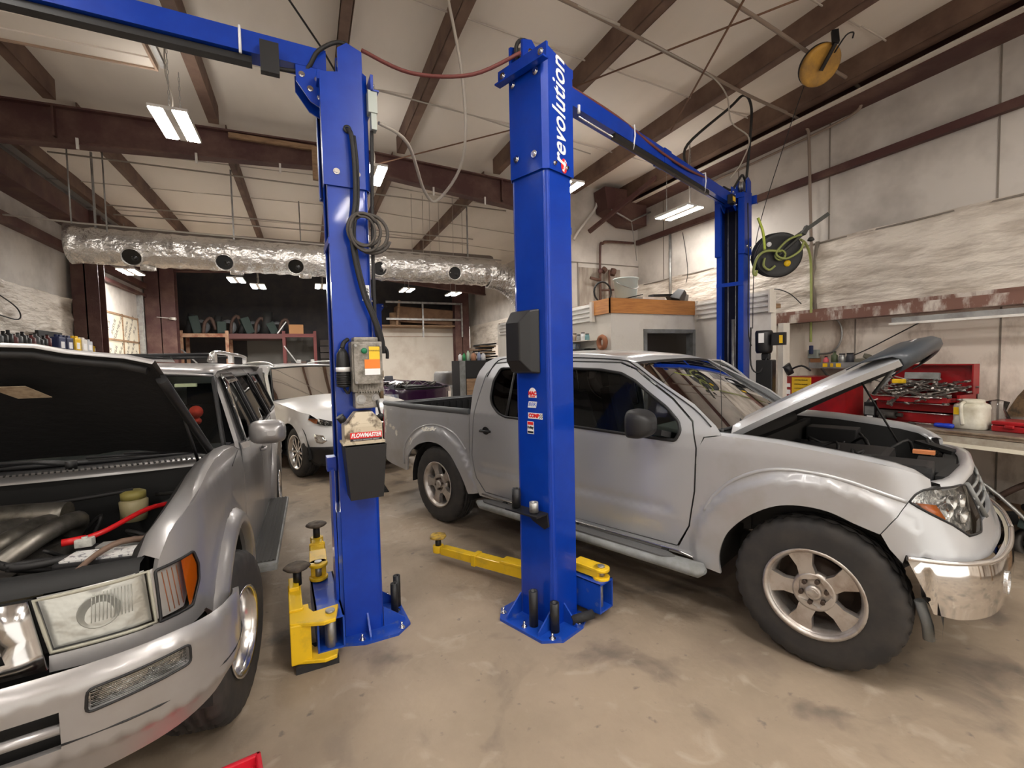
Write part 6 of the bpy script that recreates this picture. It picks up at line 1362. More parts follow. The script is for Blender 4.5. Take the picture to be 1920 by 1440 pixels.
# ---------------------------------------------------------------- white crossover
EQ = thing('crossover_car', 'white crossover car parked between the silver estate and the power-unit post', 'car', (-.38,10.08,0), R(-68))
def build_eq(T):
    mp = eq_map; C = (1.3,0,.8); UE = EQ_PLAN.u[-1]; W = M_carwhite
    arc = lambda cx, r0, a0, a1, n=12: [(cx+r0*math.cos(R(a0+(a1-a0)*k/n)), .37+r0*math.sin(R(a0+(a1-a0)*k/n))) for k in range(n+1)]
    side = [(-1.05,.40),(-1.08,1.0),(-1.0,1.25),(-.80,1.50),(-.5,1.585),(.5,1.61),(1.15,1.59),(1.35,1.555),(1.95,1.10),(2.05,1.05),(2.6,1.01),(3.05,.95),(3.20,.915),(3.19,.86),(3.30,.80),(3.55,.77),(UE,.77),(UE,.70),(3.7,.68),(3.7,.46),(3.3,.43),(3.15,.40)] + arc(2.725,.40,18,178) + [(2.2,.26),(.5,.26)] + arc(0,.40,-10,178)
    wins = [rnd([(.98,1.09),(1.02,1.50),(1.30,1.49),(1.82,1.12),(1.80,1.08)],.03), rnd([(.08,1.11),(.15,1.50),(.95,1.51),(.91,1.09)],.03), rnd([(-.72,1.16),(-.50,1.46),(.08,1.50),(.0,1.12)],.03)]
    for s in (1,-1):
        b = fixn(skin(T, 'body_side', mp, side, W, holes=wins, side=s, step=.07), C)
        for i, w in enumerate(wins):
            m = MB(); panel(m, w, lambda u, v: mp(u,v,-.012), (), .1, s); m.obj('side_window', G_dark if i else G_side, b, recalc=False); m = MB(); rim(m, w, lambda u, v: mp(u,v,.002), .009, s); m.obj('window_seal', M_trim, b)
        lp = rnd([(3.20,.868),(3.19,.84),(3.32,.79),(3.55,.755),(3.85,.75),(3.92,.80),(3.6,.835),(3.35,.862)],.01)
        m = MB(); panel(m, lp, lambda u, v: mp(u,v,-.01), (), .05, s); h = m.obj('headlight', M_trim, T, recalc=False, solid=.004)
        m = MB(); panel(m, [(3.205,.862),(3.20,.845),(3.30,.80),(3.36,.79),(3.36,.85)], lambda u, v: mp(u,v,.004), (), .05, s); m.obj('indicator_lens', mat('dull amber', (.42,.12,.03), rough=.3), h, recalc=False)
        for uu, zz, r_ in ((3.45,.815,.03),(3.56,.80,.03),(3.68,.795,.028)):
            x, y, z = mp(uu,zz,-.02); x2, y2, z2 = mp(uu,zz,.02); m = MB(); m.lathe((x,y*s,z),(x2-x,(y2-y)*s,z2-z),[(0,.0),(r_*.5,.005),(r_,.028),(r_*.8,.01)],16); m.obj('projector', M_chrome, h)
        m = MB(); panel(m, lp, lambda u, v: mp(u,v,.01), (), .05, s); m.obj('lens', G_lens, h, recalc=False)
        fg = [(3.38,.66),(3.55,.65),(3.62,.58),(3.55,.54),(3.45,.55)]
        m = MB(); panel(m, fg, lambda u, v: mp(u,v,.006), (), .05, s); f = m.obj('fog_lamp', M_chrome, T, recalc=False, solid=.004)
        m = MB(); panel(m, [(3.43,.64),(3.53,.635),(3.58,.58),(3.54,.56),(3.47,.57)], lambda u, v: mp(u,v,.010), (), .05, s); m.obj('fog_lens', M_reflector, f, recalc=False)
        m = MB(); panel(m, [(3.10,.30),(3.13,.45),(3.3,.48),(3.7,.50),(UE,.50),(UE,.24),(3.4,.22)], lambda u, v: mp(u,v,.004), (), .06, s); m.obj('lower_cladding', M_trim, T, recalc=False, solid=.01)
        m = MB(); panel(m, [(.45,.20),(.45,.31),(2.28,.31),(2.28,.20)], lambda u, v: mp(u,v,.006), (), .1, s); m.obj('sill_cladding', M_trim, T, recalc=False, solid=.01)
        m = MB(); panel(m, [(3.95,.48),(3.95,.74),(UE,.76),(UE,.48)], lambda u, v: mp(u,v,.008), (), .08, s); m.obj('grille', M_trim, T, recalc=False, solid=.006)
        for cx in (0,2.725):
            m = MB(); rows = []
            for yy in (-.88,-.55): rows.append([(cx+.42*math.cos(R(a)), yy*s, .37+.42*math.sin(R(a))) for a in range(-10,191,12)])
            m.grid(rows); m.obj('arch_liner', M_bay, T, recalc=False)
        m = MB(); m.tube([mp_s(mp,u,z,.003,s) for u, z in ((1.88,.35),(1.98,.7),(1.98,1.0),(1.90,1.08))], .004, n=4, sub=3); m.tube([mp_s(mp,.95,z,.003,s) for z in (.35,.7,1.05)], .004, n=4); m.obj('door_gap', M_trim, T)
        handle(T, mp, 1.1, .95, s, W, cup=False)
        mirror_part(T, (1.78,-s*1.0,1.10), -s, (.10,.2,.14), W)
        m = MB(); m.tube([(x,-s*.62,z) for x, z in ((-.6,1.60),(-.3,1.66),(.5,1.675),(1.0,1.65),(1.2,1.60))], .014, n=6, sub=3); m.obj('roof_rail', M_galv, T)
    rows = []
    for u, z in ((-1.0,1.25),(-.80,1.50),(-.5,1.585),(.5,1.61),(1.15,1.59),(1.35,1.555)): a = mp(u,z); rows.append(across(a,(a[0],-a[1],a[2]),12,.04,.05 if u > 1.2 else 0))
    m = MB(); m.grid(rows); m.obj('roof', W, T, solid=.01)
    a0 = mp(1.35,1.555); a1 = mp(2.02,1.065); rows = []
    for k in range(7): t = k/6; a = [a0[i]+(a1[i]-a0[i])*t for i in range(3)]; rows.append(across((a[0],a[1]+.03,a[2]),(a[0],-a[1]-.03,a[2]),12,.03,.06+.14*t))
    m = MB(); m.grid(rows); m.obj('windscreen', G_clear, T, recalc=False)
    m = MB(); m.tube(rows[0]+[r[-1] for r in rows[1:]]+rows[-1][::-1]+[r[0] for r in rows[::-1][:-1]], .012, n=6, closed=True); m.obj('windscreen_seal', M_trim, T)
    rows = []
    for u, z in ((2.02,1.055),(2.3,1.035),(2.6,1.01),(2.85,.985),(3.05,.95),(3.20,.918),(3.32,.86),(3.42,.80)):
        a = mp(u,z); rows.append(across(a,(a[0],-a[1],a[2]),14,.07,.16 if u < 2.1 else .12+.25*max(0,(u-2.6))))
    m = MB(); m.grid(rows); m.obj('hood', W, T)
    m = MB(); m.box((1.75,0,.98),(.5,1.5,.14),bev=.04); m.box((.8,0,.5),(2.2,1.5,.1)); m.b2((-.9,-.80,.22),(3.2,.80,.30)); m.obj('dashboard', M_seat, T)
    seat(T,(.85,-.38,.55)); seat(T,(.85,.38,.55)); steering(T,(1.35,.38,1.0)); m = MB(); m.box((0,0,.8),(.2,1.2,.6),bev=.05); m.obj('rear_bench', M_seat, T)
    m = MB(); m.b2((-1.08,-.70,.4),(-1.04,.70,1.2)); m.obj('tailgate', W, T)
    for x, y in ((0,-.78),(0,.78),(2.725,-.78),(2.725,.78)): wheel(T,(x,y,.36),.36,.22,.235,1 if y > 0 else -1,'multi',rimm=M_polished)
build_eq(EQ)
# ---------------------------------------------------------------- purple car, bonnet off, beyond the pickup bed
PU = thing('saloon_car', 'dark purple open car with its hood off, beyond the pickup bed', 'car', (1.62,13.5,0), R(-76))
def build_purple(T):
    pl = Plan([(-1.0,-.6),(-.95,-.78),(-.6,-.86),(1.2,-.88),(2.6,-.87),(3.1,-.80),(3.3,-.62),(3.38,-.3),(3.4,0)])
    def mp(u, z, off=0.):
        x, y, nx, ny = pl.at(u); ins = max(0,z-.9)*.35+max(0,.5-z)*.2-.02*math.exp(-((z-.62)/.02)**2); return (x-nx*(ins-off), y-ny*(ins-off), z)
    UE = pl.u[-1]; arc = lambda cx, r0, a0, a1, n=12: [(cx+r0*math.cos(R(a0+(a1-a0)*k/n)), .33+r0*math.sin(R(a0+(a1-a0)*k/n))) for k in range(n+1)]
    for s in (1,-1):
        side = [(-1.0,.3),(-1.0,.98),(-.5,1.02),(2.0,1.02),(2.7,1.0),(3.15,.95),(UE,.90),(UE,.30),(3.2,.28)]+arc(2.6,.36,0,180)+[(2.1,.24),(.5,.24)]+arc(0,.36,0,180)
        fixn(skin(T,'body_side',mp,side,M_purple,side=s,step=.09),(1.2,0,.6))
        m = MB(); panel(m,[(3.2,.70),(3.2,.84),(3.55,.84),(3.55,.70)],lambda u,v: mp(u,v,.006),(),.1,s); m.obj('headlight',M_reflector,T,recalc=False)
        rows = [[],[]]
        for u, z in ((1.95,1.02),(2.3,1.015),(2.7,1.0),(3.0,.97),(3.15,.95)): x,y,zz = mp(u,z); rows[0].append((x,y*s,zz)); rows[1].append((x,(y+.14)*s,zz+.01))
        m = MB(); m.grid(rows); m.obj('fender_top',M_purple,T,recalc=False)
    m = MB(); m.grid([across((-.95,-.70,1.0),(-.95,.70,1.0),8,.03,0), across((.1,-.74,1.03),(.1,.74,1.03),8,.03,0)]); m.obj('rear_deck',M_purple,T,solid=.01)
    m = MB(); m.grid([across((1.75,-.74,1.03),(1.75,.74,1.03),8,.03,.05), across((1.98,-.74,1.03),(1.98,.74,1.03),8,.03,.05)]); m.obj('cowl',M_purple,T,solid=.01)
    seat(T,(.9,-.35,.25),.5); seat(T,(.9,.35,.25),.5)
    m = MB(); m.b2((2.0,-.66,.55),(3.25,.66,.60)); m.box((2.6,0,.88),(.8,.5,.2),bev=.04); m.box((3.1,0,.90),(.1,1.2,.08)); m.obj('engine',M_bay,T)
    random.seed(4); m = MB()
    for k in range(14): x = random.uniform(2.1,3.0); y = random.uniform(-.6,.6); m.tube([(x,y,.95),(x+.1,y+random.uniform(-.2,.2),1.05),(x+.15,y+random.uniform(-.3,.3),.98)],.012,n=5,sub=3)
    m.obj('engine_hose',M_bayg,T,kind='stuff'); m = MB(); m.box((2.6,-.35,1.04),(.3,.2,.03),rot=(.2,.1,.3),bev=.01); m.obj('shop_rag',M_wht,T)
    for x,y in ((0,-.76),(0,.76),(2.6,-.76),(2.6,.76)): wheel(T,(x,y,.32),.32,.2,.2,1 if y>0 else -1,'multi',rimm=M_polished)
build_purple(PU); PU.scale = (1,1,1.10)
# ---------------------------------------------------------------- workbench and what lies on it
BZ = .955
t = thing('workbench', 'long grey workbench with a pale front edge along the right wall', 'workbench', (5.1,.2,0))
m = MB(); m.b2((-.33,-2.6,BZ-.05),(.365,2.6,BZ)); m.obj('worktop', mat('oily steel top', (.17,.14,.12), rough=.45, col2=(.08,.065,.055), nscale=5), t)
m = MB(); m.b2((-.36,-2.6,BZ-.035),(-.33,2.6,BZ-.005)); m.b2((-.37,-2.6,BZ-.012),(-.33,2.6,BZ)); m.obj('edge_strip', mat('worn edge steel', (.30,.24,.18), rough=.5, col2=(.17,.11,.07), nscale=9), t)
m = MB(); m.b2((-.36,-2.6,BZ-.105),(-.335,2.6,BZ-.04)); m.mi = 1; m.b2((-.365,-2.6,BZ-.125),(-.33,2.6,BZ-.095)); m.obj('front_board', [mat('grey front board', (.45,.41,.34), rough=.6, col2=(.3,.25,.19), nscale=6), mat('cream paint edge', (.80,.75,.62), rough=.5)], t)
for y in (-2.4,-.8,.9,2.45):
    m = MB(); m.b2((-.30,y-.04,0),(-.22,y+.04,BZ-.05)); m.b2((.26,y-.04,0),(.34,y+.04,BZ-.05)); m.obj('leg', M_wood, t)
m = MB(); m.b2((-.32,2.56,BZ-.04),(.36,2.66,BZ+.01)); m.obj('end_angle', mat('rusty angle iron', (.22,.11,.07), rough=.7), t)
# red tool chest
t = thing('tool_chest', 'open red metal tool chest heaped with wrenches on the workbench', 'tool chest', (5.14,2.28,BZ))
m = MB(); m.b2((-.14,-.31,0),(.16,.31,.02)); m.b2((.14,-.31,0),(.16,.31,.27)); m.b2((-.14,-.31,0),(.16,-.29,.27)); m.b2((-.14,.29,0),(.16,.31,.27)); m.obj('body', M_red, t)
m = MB(); m.b2((.155,-.31,.27),(.17,.31,.53)); m.b2((.07,-.315,.27),(.17,-.305,.53)); m.b2((.07,.305,.27),(.17,.315,.53)); m.b2((.07,-.31,.52),(.17,.31,.53)); m.obj('lid', M_red, t)
for z, o_, h in ((.205,.14,.05),(.12,.02,.07),(.02,.0,.085)):
    m = MB(); m.b2((-.155-o_,-.285,z),(-.145-o_,.285,z+h)); m.b2((-.15-o_,-.285,z),(.1,.285,z+.006)); m.b2((-.15-o_,-.285,z),(.1,-.28,z+h*.8)); m.b2((-.15-o_,.28,z),(.1,.285,z+h*.8)); d = m.obj('drawer', M_red, t)
    m = MB(); m.tube([(-.163-o_,-.26,z+h-.004),(-.163-o_,.26,z+h-.004)], .006, n=6); m.obj('drawer_pull', M_polished, d)
M_tool = mat('greasy tool steel', (.30,.28,.26), rough=.35, metal=.8, col2=(.10,.085,.075), nscale=40)
random.seed(21)
def wrench(loc, L, rot, mm=None):
    m = MB(); m.bar((-L/2,0,0),(L/2,0,0),.011,.005); m.lathe((-L/2,0,-.004),(0,0,1),[(.006,0),(.013,0),(.013,.008),(.006,.008),(.006,0)],10)
    m.prism([(L/2-.004,-.006),(L/2+.008,-.014),(L/2+.022,-.012),(L/2+.012,-.004),(L/2+.012,.004),(L/2+.022,.012),(L/2+.008,.014),(L/2-.004,.006)], lambda x, y, h: (x,y,h), -.004, .004)
    o = m.obj('wrench', mm or M_tool); o.location = loc; o.rotation_euler = rot; return o
w0 = [wrench((0,0,0), L, (0,0,0)) for L in (.14,.18,.22,.27)]
first = True; cnt = 0
for k in range(74):
    src = w0[k % 4]; top = k < 46
    if top: p = (5.14+random.uniform(-.11,.10), 2.28+random.uniform(-.24,.24), BZ+.275+random.uniform(0,.085)*(1 if k % 3 else 1.2)); lab = 'greasy steel wrench in the heap filling the top tray of the red tool chest'; g = 'wrenches in the top of the tool chest'
    else: p = (4.93+random.uniform(-.06,.05), 2.28+random.uniform(-.23,.23), BZ+.215+random.uniform(0,.055)*(1.8 if abs(p[1]-2.3) < .1 else 1)); lab = 'greasy steel wrench in the pulled-out top drawer of the red tool chest'; g = 'wrenches in the open drawer'
    o = src if k < 4 else src.copy()
    if k >= 4: COL.objects.link(o)
    o.location = p; o.scale = (1.2,1.7,1.7); o.rotation_euler = (random.uniform(-.5,.5), random.uniform(-.35,.35), random.uniform(0,6.28)); tag(o, lab, 'wrench', g)
def prop(name, label, cat, mm, fn, loc, rz=0., group=None, bev=0., rot=None):
    m = MB(); fn(m); o = m.obj(name, mm, None, bevel=bev); o.location = loc
    if rot: o.rotation_euler = rot
    else: o.rotation_euler.z = rz
    return tag(o, label, cat, group)
prop('grey_tray', 'flat grey tray leaning inside the open lid of the red tool chest', 'tray', M_grey, lambda m: m.box((0,0,0),(.03,.26,.06)), (5.22,2.33,BZ+.42), rot=(0,R(10),0))
prop('sponge', 'small yellow and white bag lying on the wrench heap', 'bag', M_yellow, lambda m: m.box((0,0,0),(.06,.09,.04),bev=.012), (5.05,2.43,BZ+.375))
prop('pry_bar', 'long grey steel bar leaning against the left of the open tool chest', 'bar', M_grey, lambda m: m.cyl((0,0,0),(.06,-.13,.26),.010,n=8), (5.0,2.56,BZ+.27))
# jug
t = thing('plastic_jug', 'white translucent plastic jug on the bench right of the red tool chest', 'jug', (5.0,1.89,BZ))
m = MB(); rg = []
for z, k in ((0,.9),(.01,1),(.06,1),(.07,.97),(.16,.98),(.175,1),(.20,.95),(.215,.7)):
    rg.append([m.v(((abs(math.cos(a))**.6)*math.copysign(1,math.cos(a))*.10*k, (abs(math.sin(a))**.6)*math.copysign(1,math.sin(a))*.105*k, z)) for a in [2*PI*j/28 for j in range(28)]])
m.loft(rg, cap0=True, cap1=True); m.lathe((0,.0,.215),(0,0,1),[(.075,0),(.078,.02),(.07,.028),(0,.03)],24); m.obj('body', mat('oily translucent plastic', (.66,.64,.55), rough=.4, col2=(.50,.46,.35), nscale=8), t)
m = MB(); m.tube([(-.08,.02,.22),(-.125,.02,.20),(-.12,.02,.10),(-.10,.02,.04)], .014, sub=4); m.obj('handle', MATS['oily translucent plastic'], t)
m = MB(); m.b2((-.107,.035,.12),(-.104,.075,.18)); m.obj('label', M_yellow, t)
prop('tool_case', 'red plastic tool case at the right end of the bench by the frame edge', 'tool case', M_red, lambda m: (m.b2((-.12,-.3,0),(.12,.16,.05)), m.b2((-.125,-.3,.052),(.125,.16,.085)), m.b2((-.14,.02,.03),(-.12,.08,.06))), (5.08,1.60,BZ), bev=.01)
t = thing('oil_bottle', 'black oil bottle with pale label at the left end of the workbench', 'bottle', (4.98,2.62,BZ))
m = MB(); m.box((0,0,.085),(.06,.10,.17),bev=.012); m.box((0,0,.185),(.05,.07,.04),taper=(.5,.45)); m.obj('bottle', M_black, t); m = MB(); m.cyl((0,0,.20),(0,0,.225),.016,n=12); m.obj('cap', M_black, t); m = MB(); m.b2((-.032,-.04,.05),(-.0305,.04,.13)); m.mi = 1; m.b2((-.033,-.03,.02),(-.0305,.02,.04)); m.obj('label', [M_grey, M_wht], t)
t = thing('impact_gun', 'dirty black power tool lying right of the black oil bottle', 'power tool', (4.95,2.47,BZ))
m = MB(); m.cyl((0,.07,.07),(0,-.07,.07),.038,n=14); m.cyl((0,-.07,.07),(0,-.12,.07),.018,n=10); m.box((-.02,.03,.03),(.05,.05,.09),rot=(R(20),0,0),bev=.01); m.obj('body', mat('grubby black tool', (.05,.045,.04), rough=.6), t)
t = thing('chisel', 'tool with a bright blue handle lying before the red tool chest', 'hand tool', (4.86,2.10,BZ+.022))
m = MB(); m.lathe((0,-.02,0),(0,-1,0),[(0,0),(.016,.005),(.02,.03),(.018,.06),(.022,.10),(.018,.13),(0,.135)],14); m.obj('handle', mat('blue handle', (.01,.04,.42), rough=.35), t); m = MB(); m.cyl((0,-.02,0),(0,.16,0),.006,n=8); m.obj('blade', M_tool, t)
prop('ratchet', 'dark long-handled ratchet lying along the front of the bench', 'ratchet', M_tool, lambda m: (m.bar((0,-.15,0),(0,.15,0),.02,.015), m.cyl((0,.16,-.012),(0,.16,.014),.022,n=12)), (4.87,2.36,BZ+.012))
prop('plastic_bag', 'crumpled clear bag behind the white jug', 'bag', glass('clear film', (.85,.85,.85), rough=.15), lambda m: m.lathe((0,0,0),(0,0,1),[(0,0),(.06,.02),(.08,.08),(.05,.15),(.07,.22),(0,.24)],9), (5.18,1.80,BZ))
prop('leather_scrap', 'brown stained cloth hanging on the right wall above the red case', 'cloth', mat('brown stained cloth', (.16,.10,.05), rough=.8, col2=(.05,.035,.02), nscale=20), lambda m: m.prism([(-.22,.0),(-.2,.14),(-.08,.15),(.0,.24),(.05,.16),(.10,.05),(.12,-.02)], lambda y, z, h: (h,y,z), 0, .012), (5.44,1.72,1.05))
# clutter under the bench: each part its own object
M_scrap = [mat('scrap black', (.015,.015,.015), rough=.7), mat('scrap brown', (.07,.04,.03), rough=.7), mat('scrap steel', (.16,.15,.14), rough=.5, metal=.5), mat('scrap green', (.02,.035,.03), rough=.7)]
random.seed(31)
def scrap(i):
    m = MB(); q = i % 5
    if q == 0: m.cyl((0,0,0),(0,.14,0),.06,n=14); m.cyl((0,.14,0),(0,.2,0),.03,n=10)
    elif q == 1: m.box((0,0,.05),(.16,.22,.10),bev=.02); m.cyl((0,0,.1),(0,0,.16),.04,n=10)
    elif q == 2: m.tube([(0,-.15,.0),(.05,-.05,.14),(.0,.08,.18),(-.05,.2,.05)], .022, sub=4)
    elif q == 3: m.pipe((0,0,0),(.05,0,.02),.12,.09,20); m.bar((0,-.1,0),(0,.1,0),.03,.03)
    else: m.box((0,0,.04),(.2,.12,.08),rot=(.2,.1,.4),bev=.015); m.bar((-.1,0,.08),(.15,.05,.14),.02,.02)
    return m
NM = [('motor_part','motor part'),('gearbox_part','gearbox part'),('bent_hose','hose'),('pulley_ring','pulley'),('bracket_part','bracket')]
AD = ('black','rusty brown','bare steel','dark green')
for i in range(26):
    y = 2.6-i*.055-random.uniform(0,.05); x = 5.22-random.random()*.32; z = .0 if i % 3 == 0 else (.16 if i % 3 == 1 else .34)
    o = scrap(i).obj(NM[i % 5][0], M_scrap[i % 4], None); o.location = (x, y, z+.05); o.rotation_euler = (random.uniform(-.4,.4), random.uniform(-.4,.4), random.uniform(0,6))
    tag(o, '%s %s in the pile of salvaged parts under the workbench' % (AD[i % 4], NM[i % 5][1]), NM[i % 5][1], 'salvaged parts under the bench')
m = MB(); m.b2((-.2,-.8,0),(.2,.8,.3)); 
t = thing('under_shelf', 'dark low shelf of the workbench carrying salvaged parts', 'shelf', (5.22,1.9,.30)); m = MB(); m.b2((-.2,-.75,-.02),(.2,.75,0)); m.obj('board', M_wood, t)
for y in (-.73,.73): m = MB(); m.b2((-.18,y-.02,-.30),(.18,y+.02,-.02)); m.obj('support', M_wood, t)
prop('grey_conduit', 'bent grey pipe leaning out of the parts pile under the bench', 'pipe', M_galv, lambda m: m.tube([(0,.5,.25),(-.08,.25,.55),(-.1,0,.5),(-.12,-.4,.12)], .014, sub=5), (5.0,1.75,.02))
# wall shelf with cans
t = thing('wall_shelf', 'small grey wall shelf with yellow marking above the raised hood', 'shelf', (5.32,3.08,1.45)); m = MB(); m.b2((-.10,-.30,0),(.16,.30,.012)); m.b2((-.11,-.30,-.01),(-.10,.30,.055)); m.b2((-.10,-.30,0),(.16,-.29,.05)); m.obj('board', M_grey, t); m = MB()
for k, (y, w) in enumerate(((.12,.05),(.05,.03),(-.02,.05))): m.b2((-.1115,y-w/2,.004),(-.11,y+w/2,.045))
m.obj('yellow_marking', M_yellow, t); m = MB(); m.bar((-.05,-.2,-.0),(.14,-.2,-.16),.02,.02); m.bar((-.05,.2,0),(.14,.2,-.16),.02,.02); m.obj('bracket', M_grey, t)
def can(loc, r, h, mm, label, cat='can', name='spray_can', neck=.5):
    t = thing(name, label, cat, loc); m = MB(); m.lathe((0,0,0),(0,0,1),[(0,0),(r,0),(r,h*.78),(r*neck,h*.88),(r*neck,h),(0,h)],16); m.obj('body', mm, t); m = MB(); m.cyl((0,0,h),(0,0,h+.012),r*neck*1.05,n=12); m.obj('cap', M_black, t); return t
can((5.34,3.27,1.462),.028,.10,mat('pink plastic',(.62,.10,.12)),'small pink-red bottle at the left end of the wall shelf')
can((5.34,3.18,1.462),.032,.15,mat('olive plastic',(.07,.09,.04)),'dark green bottle on the wall shelf beside the pink-red one')
can((5.34,3.10,1.462),.034,.125,M_galv,'grey metal can in the middle of the wall shelf',neck=.8)
can((5.34,3.02,1.462),.036,.13,mat('dark can',(.05,.05,.06)),'dark round tin right of the grey can on the wall shelf',neck=.85)
prop('work_glove', 'crumpled olive-grey cloth at the right end of the wall shelf', 'cloth', mat('olive cloth',(.13,.12,.09),rough=.9), lambda m: (m.box((0,0,.04),(.10,.16,.08),bev=.03), m.box((0,-.03,.10),(.06,.07,.05),rot=(.3,.2,.1),bev=.02)), (5.34,2.88,1.462))
# electric box and loop
t = thing('outlet_box', 'grey electrical box with a blue plug on the right wall below the yellow-green hose', 'outlet box', (5.44,3.47,1.6)); m = MB(); m.box((0,0,0),(.06,.11,.10),bev=.01); m.obj('box', MATS['grey box'] , t); m = MB(); m.box((-.05,.0,.05),(.04,.03,.10),bev=.01); m.obj('plug', mat('navy plug',(.02,.03,.08)), t); m = MB(); m.box((0,-.02,-.10),(.05,.09,.09)); m.obj('rusty_cover', mat('rusty cover',(.28,.12,.05),rough=.7), t)
wire('flexible_conduit', [(5.43,3.40,1.60),(5.42,3.25,1.62),(5.42,3.16,1.75),(5.42,3.17,1.92),(5.42,3.28,2.03),(5.42,3.45,2.06),(5.42,3.6,2.04)], .011, M_galv, 'grey flexible conduit curving from the wall rail to the grey electrical box', 'conduit')
wire('fallen_cable', [(5.40,3.6,2.2),(5.38,3.75,2.35),(5.36,3.95,2.42),(5.36,4.1,2.3),(5.4,4.15,2.15)], .006, M_cable, 'loop of thin black cable on the wall rail right of the far post siding', 'cable')
wire('trailing_cable', [(5.38,3.2,1.50),(5.36,2.9,1.62),(5.36,2.6,1.78),(5.40,2.35,1.93)], .006, M_cable, 'thin black cable rising along the right wall behind the raised hood', 'cable')
wire('thin_cord', [(5.46,3.12,1.45),(5.46,3.12,1.2),(5.45,3.10,.98)], .007, M_cable, 'short dark cord hanging under the wall shelf', 'cord', sub=0)
# red machine with yellow notice, behind the raised hood
t = thing('service_cabinet', 'tall red service machine with a yellow notice by the right wall', 'machine', (4.98,3.17,0), R(0))
m = MB(); m.prism(rnd([(-.30,.12),(.36,.12),(.36,1.36),(-.30,1.36)],.05,4), lambda y, z, h: (h,-y,z), -.08, .22); m.obj('body', M_red, t)
m = MB(); m.b2((-.087,-.02,1.14),(-.081,.19,1.35)); nt_ = m.obj('notice', mat('yellow notice',(.72,.45,.02),rough=.6), t)
for k in range(4): text('CAUTION PRESSURE', .016, M_lblk, (-.0885,.085,1.32-k*.045), (R(90),0,R(-90)), nt_, name='notice_print')
m = MB(); m.b2((-.086,.21,1.24),(-.081,.27,1.28)); m.b2((-.086,.21,1.16),(-.081,.27,1.21)); m.obj('sticker', M_wht, t)
m = MB()
for y in (-.25,.2): m.cyl((0,y,.06),(0,y+.03,.06),.06,n=16)
m.b2((-.1,-.3,.06),(.2,.3,.13)); m.obj('castor_base', M_black, t)
m = MB(); m.tube([(-.02,-.2,1.0),(-.05,-.33,.95),(-.05,-.34,.7),(0,-.3,.6)], .012, sub=4); m.obj('hose', M_cable, t)
prop('work_lamp', 'black gooseneck work lamp head on top of the red machine', 'lamp', M_black, lambda m: (m.cyl((0,0,0),(-.05,.03,.10),.035,r2=.05,n=14), m.tube([(0,0,.05),(0,-.12,.09),(.0,-.22,.04)],.010,sub=4)), (4.92,3.39,1.385))
# ---------------------------------------------------------------- office roof clutter and pipes
t = thing('plastic_bucket', 'white bucket standing on the office roof behind the pine trim', 'bucket', (3.82,4.86,2.31)); m = MB(); m.lathe((0,0,0),(0,0,1),[(0,0),(.135,0),(.155,.30),(.165,.30),(.165,.315),(.155,.315),(.15,.30),(0,.29)],32); m.obj('bucket', mat('bluish white plastic',(.58,.66,.64),rough=.35), t)
m = MB(); m.tube([(.155*math.cos(a),.155*math.sin(a),.27-.10*max(0,-math.sin(a))) for a in [PI+PI*k/12 for k in range(13)]], .004, n=5); m.obj('wire_handle', M_galv, t)
prop('white_box', 'flat white tray on the office roof right of the bucket', 'tray', M_siding, lambda m: m.b2((-.18,-.12,0),(.18,.12,.05)), (4.08,4.75,2.32))
prop('wiper_blade', 'black strip leaning before the bucket on the office roof', 'strip', M_black, lambda m: m.bar((-.15,0,0),(.12,0,.06),.03,.012), (3.80,4.66,2.34))
prop('dark_panel', 'dark folded plastic panel on the office roof, centre', 'panel', M_trim, lambda m: (m.bar((-.2,0,.1),(.15,0,.12),.10,.03), m.bar((.1,0,.12),(.2,0,0),.1,.03)), (4.42,4.85,2.32))
prop('black_lamp_part', 'black faceted light housing at the right end of the office roof', 'lamp part', M_black, lambda m: (m.box((0,0,.1),(.16,.15,.17),rot=(.3,.5,.4),taper=(.5,.7),bev=.01)), (4.62,4.75,2.32))
prop('grey_carton', 'grey box beside the black housing on the office roof', 'box', M_grey, lambda m: m.box((0,0,.08),(.16,.14,.16),rot=(0,.3,.2)), (4.78,4.9,2.32))
prop('black_coil', 'black cable coil at the left end of the office roof', 'cable coil', M_cable, lambda m: (m.tube([(.13*math.cos(a),.02,.13*math.sin(a)) for a in [2*PI*k/20 for k in range(20)]],.012,closed=True)), (3.50,4.9,2.45))
wire('bent_pipe', [(4.63,6.58,2.4),(4.64,6.58,3.45),(4.70,6.58,3.56),(4.80,6.58,3.60),(5.35,6.58,3.62)], .022, M_steel, 'dark pipe with an elbow on the partition wall above the office', 'pipe')
t = thing('valve_manifold', 'rusty pipe valves on the partition wall above the office', 'valves', (4.68,6.5,2.9)); m = MB()
m.cyl((-.1,0,-.55),(-.1,0,.2),.02,n=8); m.cyl((.1,0,-.5),(.08,0,.2),.02,n=8); m.cyl((-.3,0,.05),(-.1,0,.02),.025,n=8); m.cyl((-.12,0,-.15),(.25,0,-.12),.018,n=8); m.cyl((-.05,0,.17),(.0,0,.22),.05,n=12); m.cyl((.14,0,.12),(.18,0,.22),.05,n=12); m.obj('pipes', mat('rusty pipe',(.10,.05,.035),rough=.8), t)
m = MB(); m.lathe((-.12,-.02,.17),(0,-1,0),[(0,0),(.045,0),(.045,.015),(0,.015)],12); m.lathe((.16,-.02,.17),(0,-1,0),[(0,0),(.045,0),(.045,.015),(0,.015)],12); m.obj('hand_wheel', M_steel, t)
wire('white_conduit', [(4.60,6.6,4.38),(4.59,6.59,4.22),(4.53,6.58,4.10),(4.23,6.58,3.74),(4.12,6.58,3.57)], .022, M_siding, 'white conduit slanting down the partition wall under the ceiling', 'conduit')
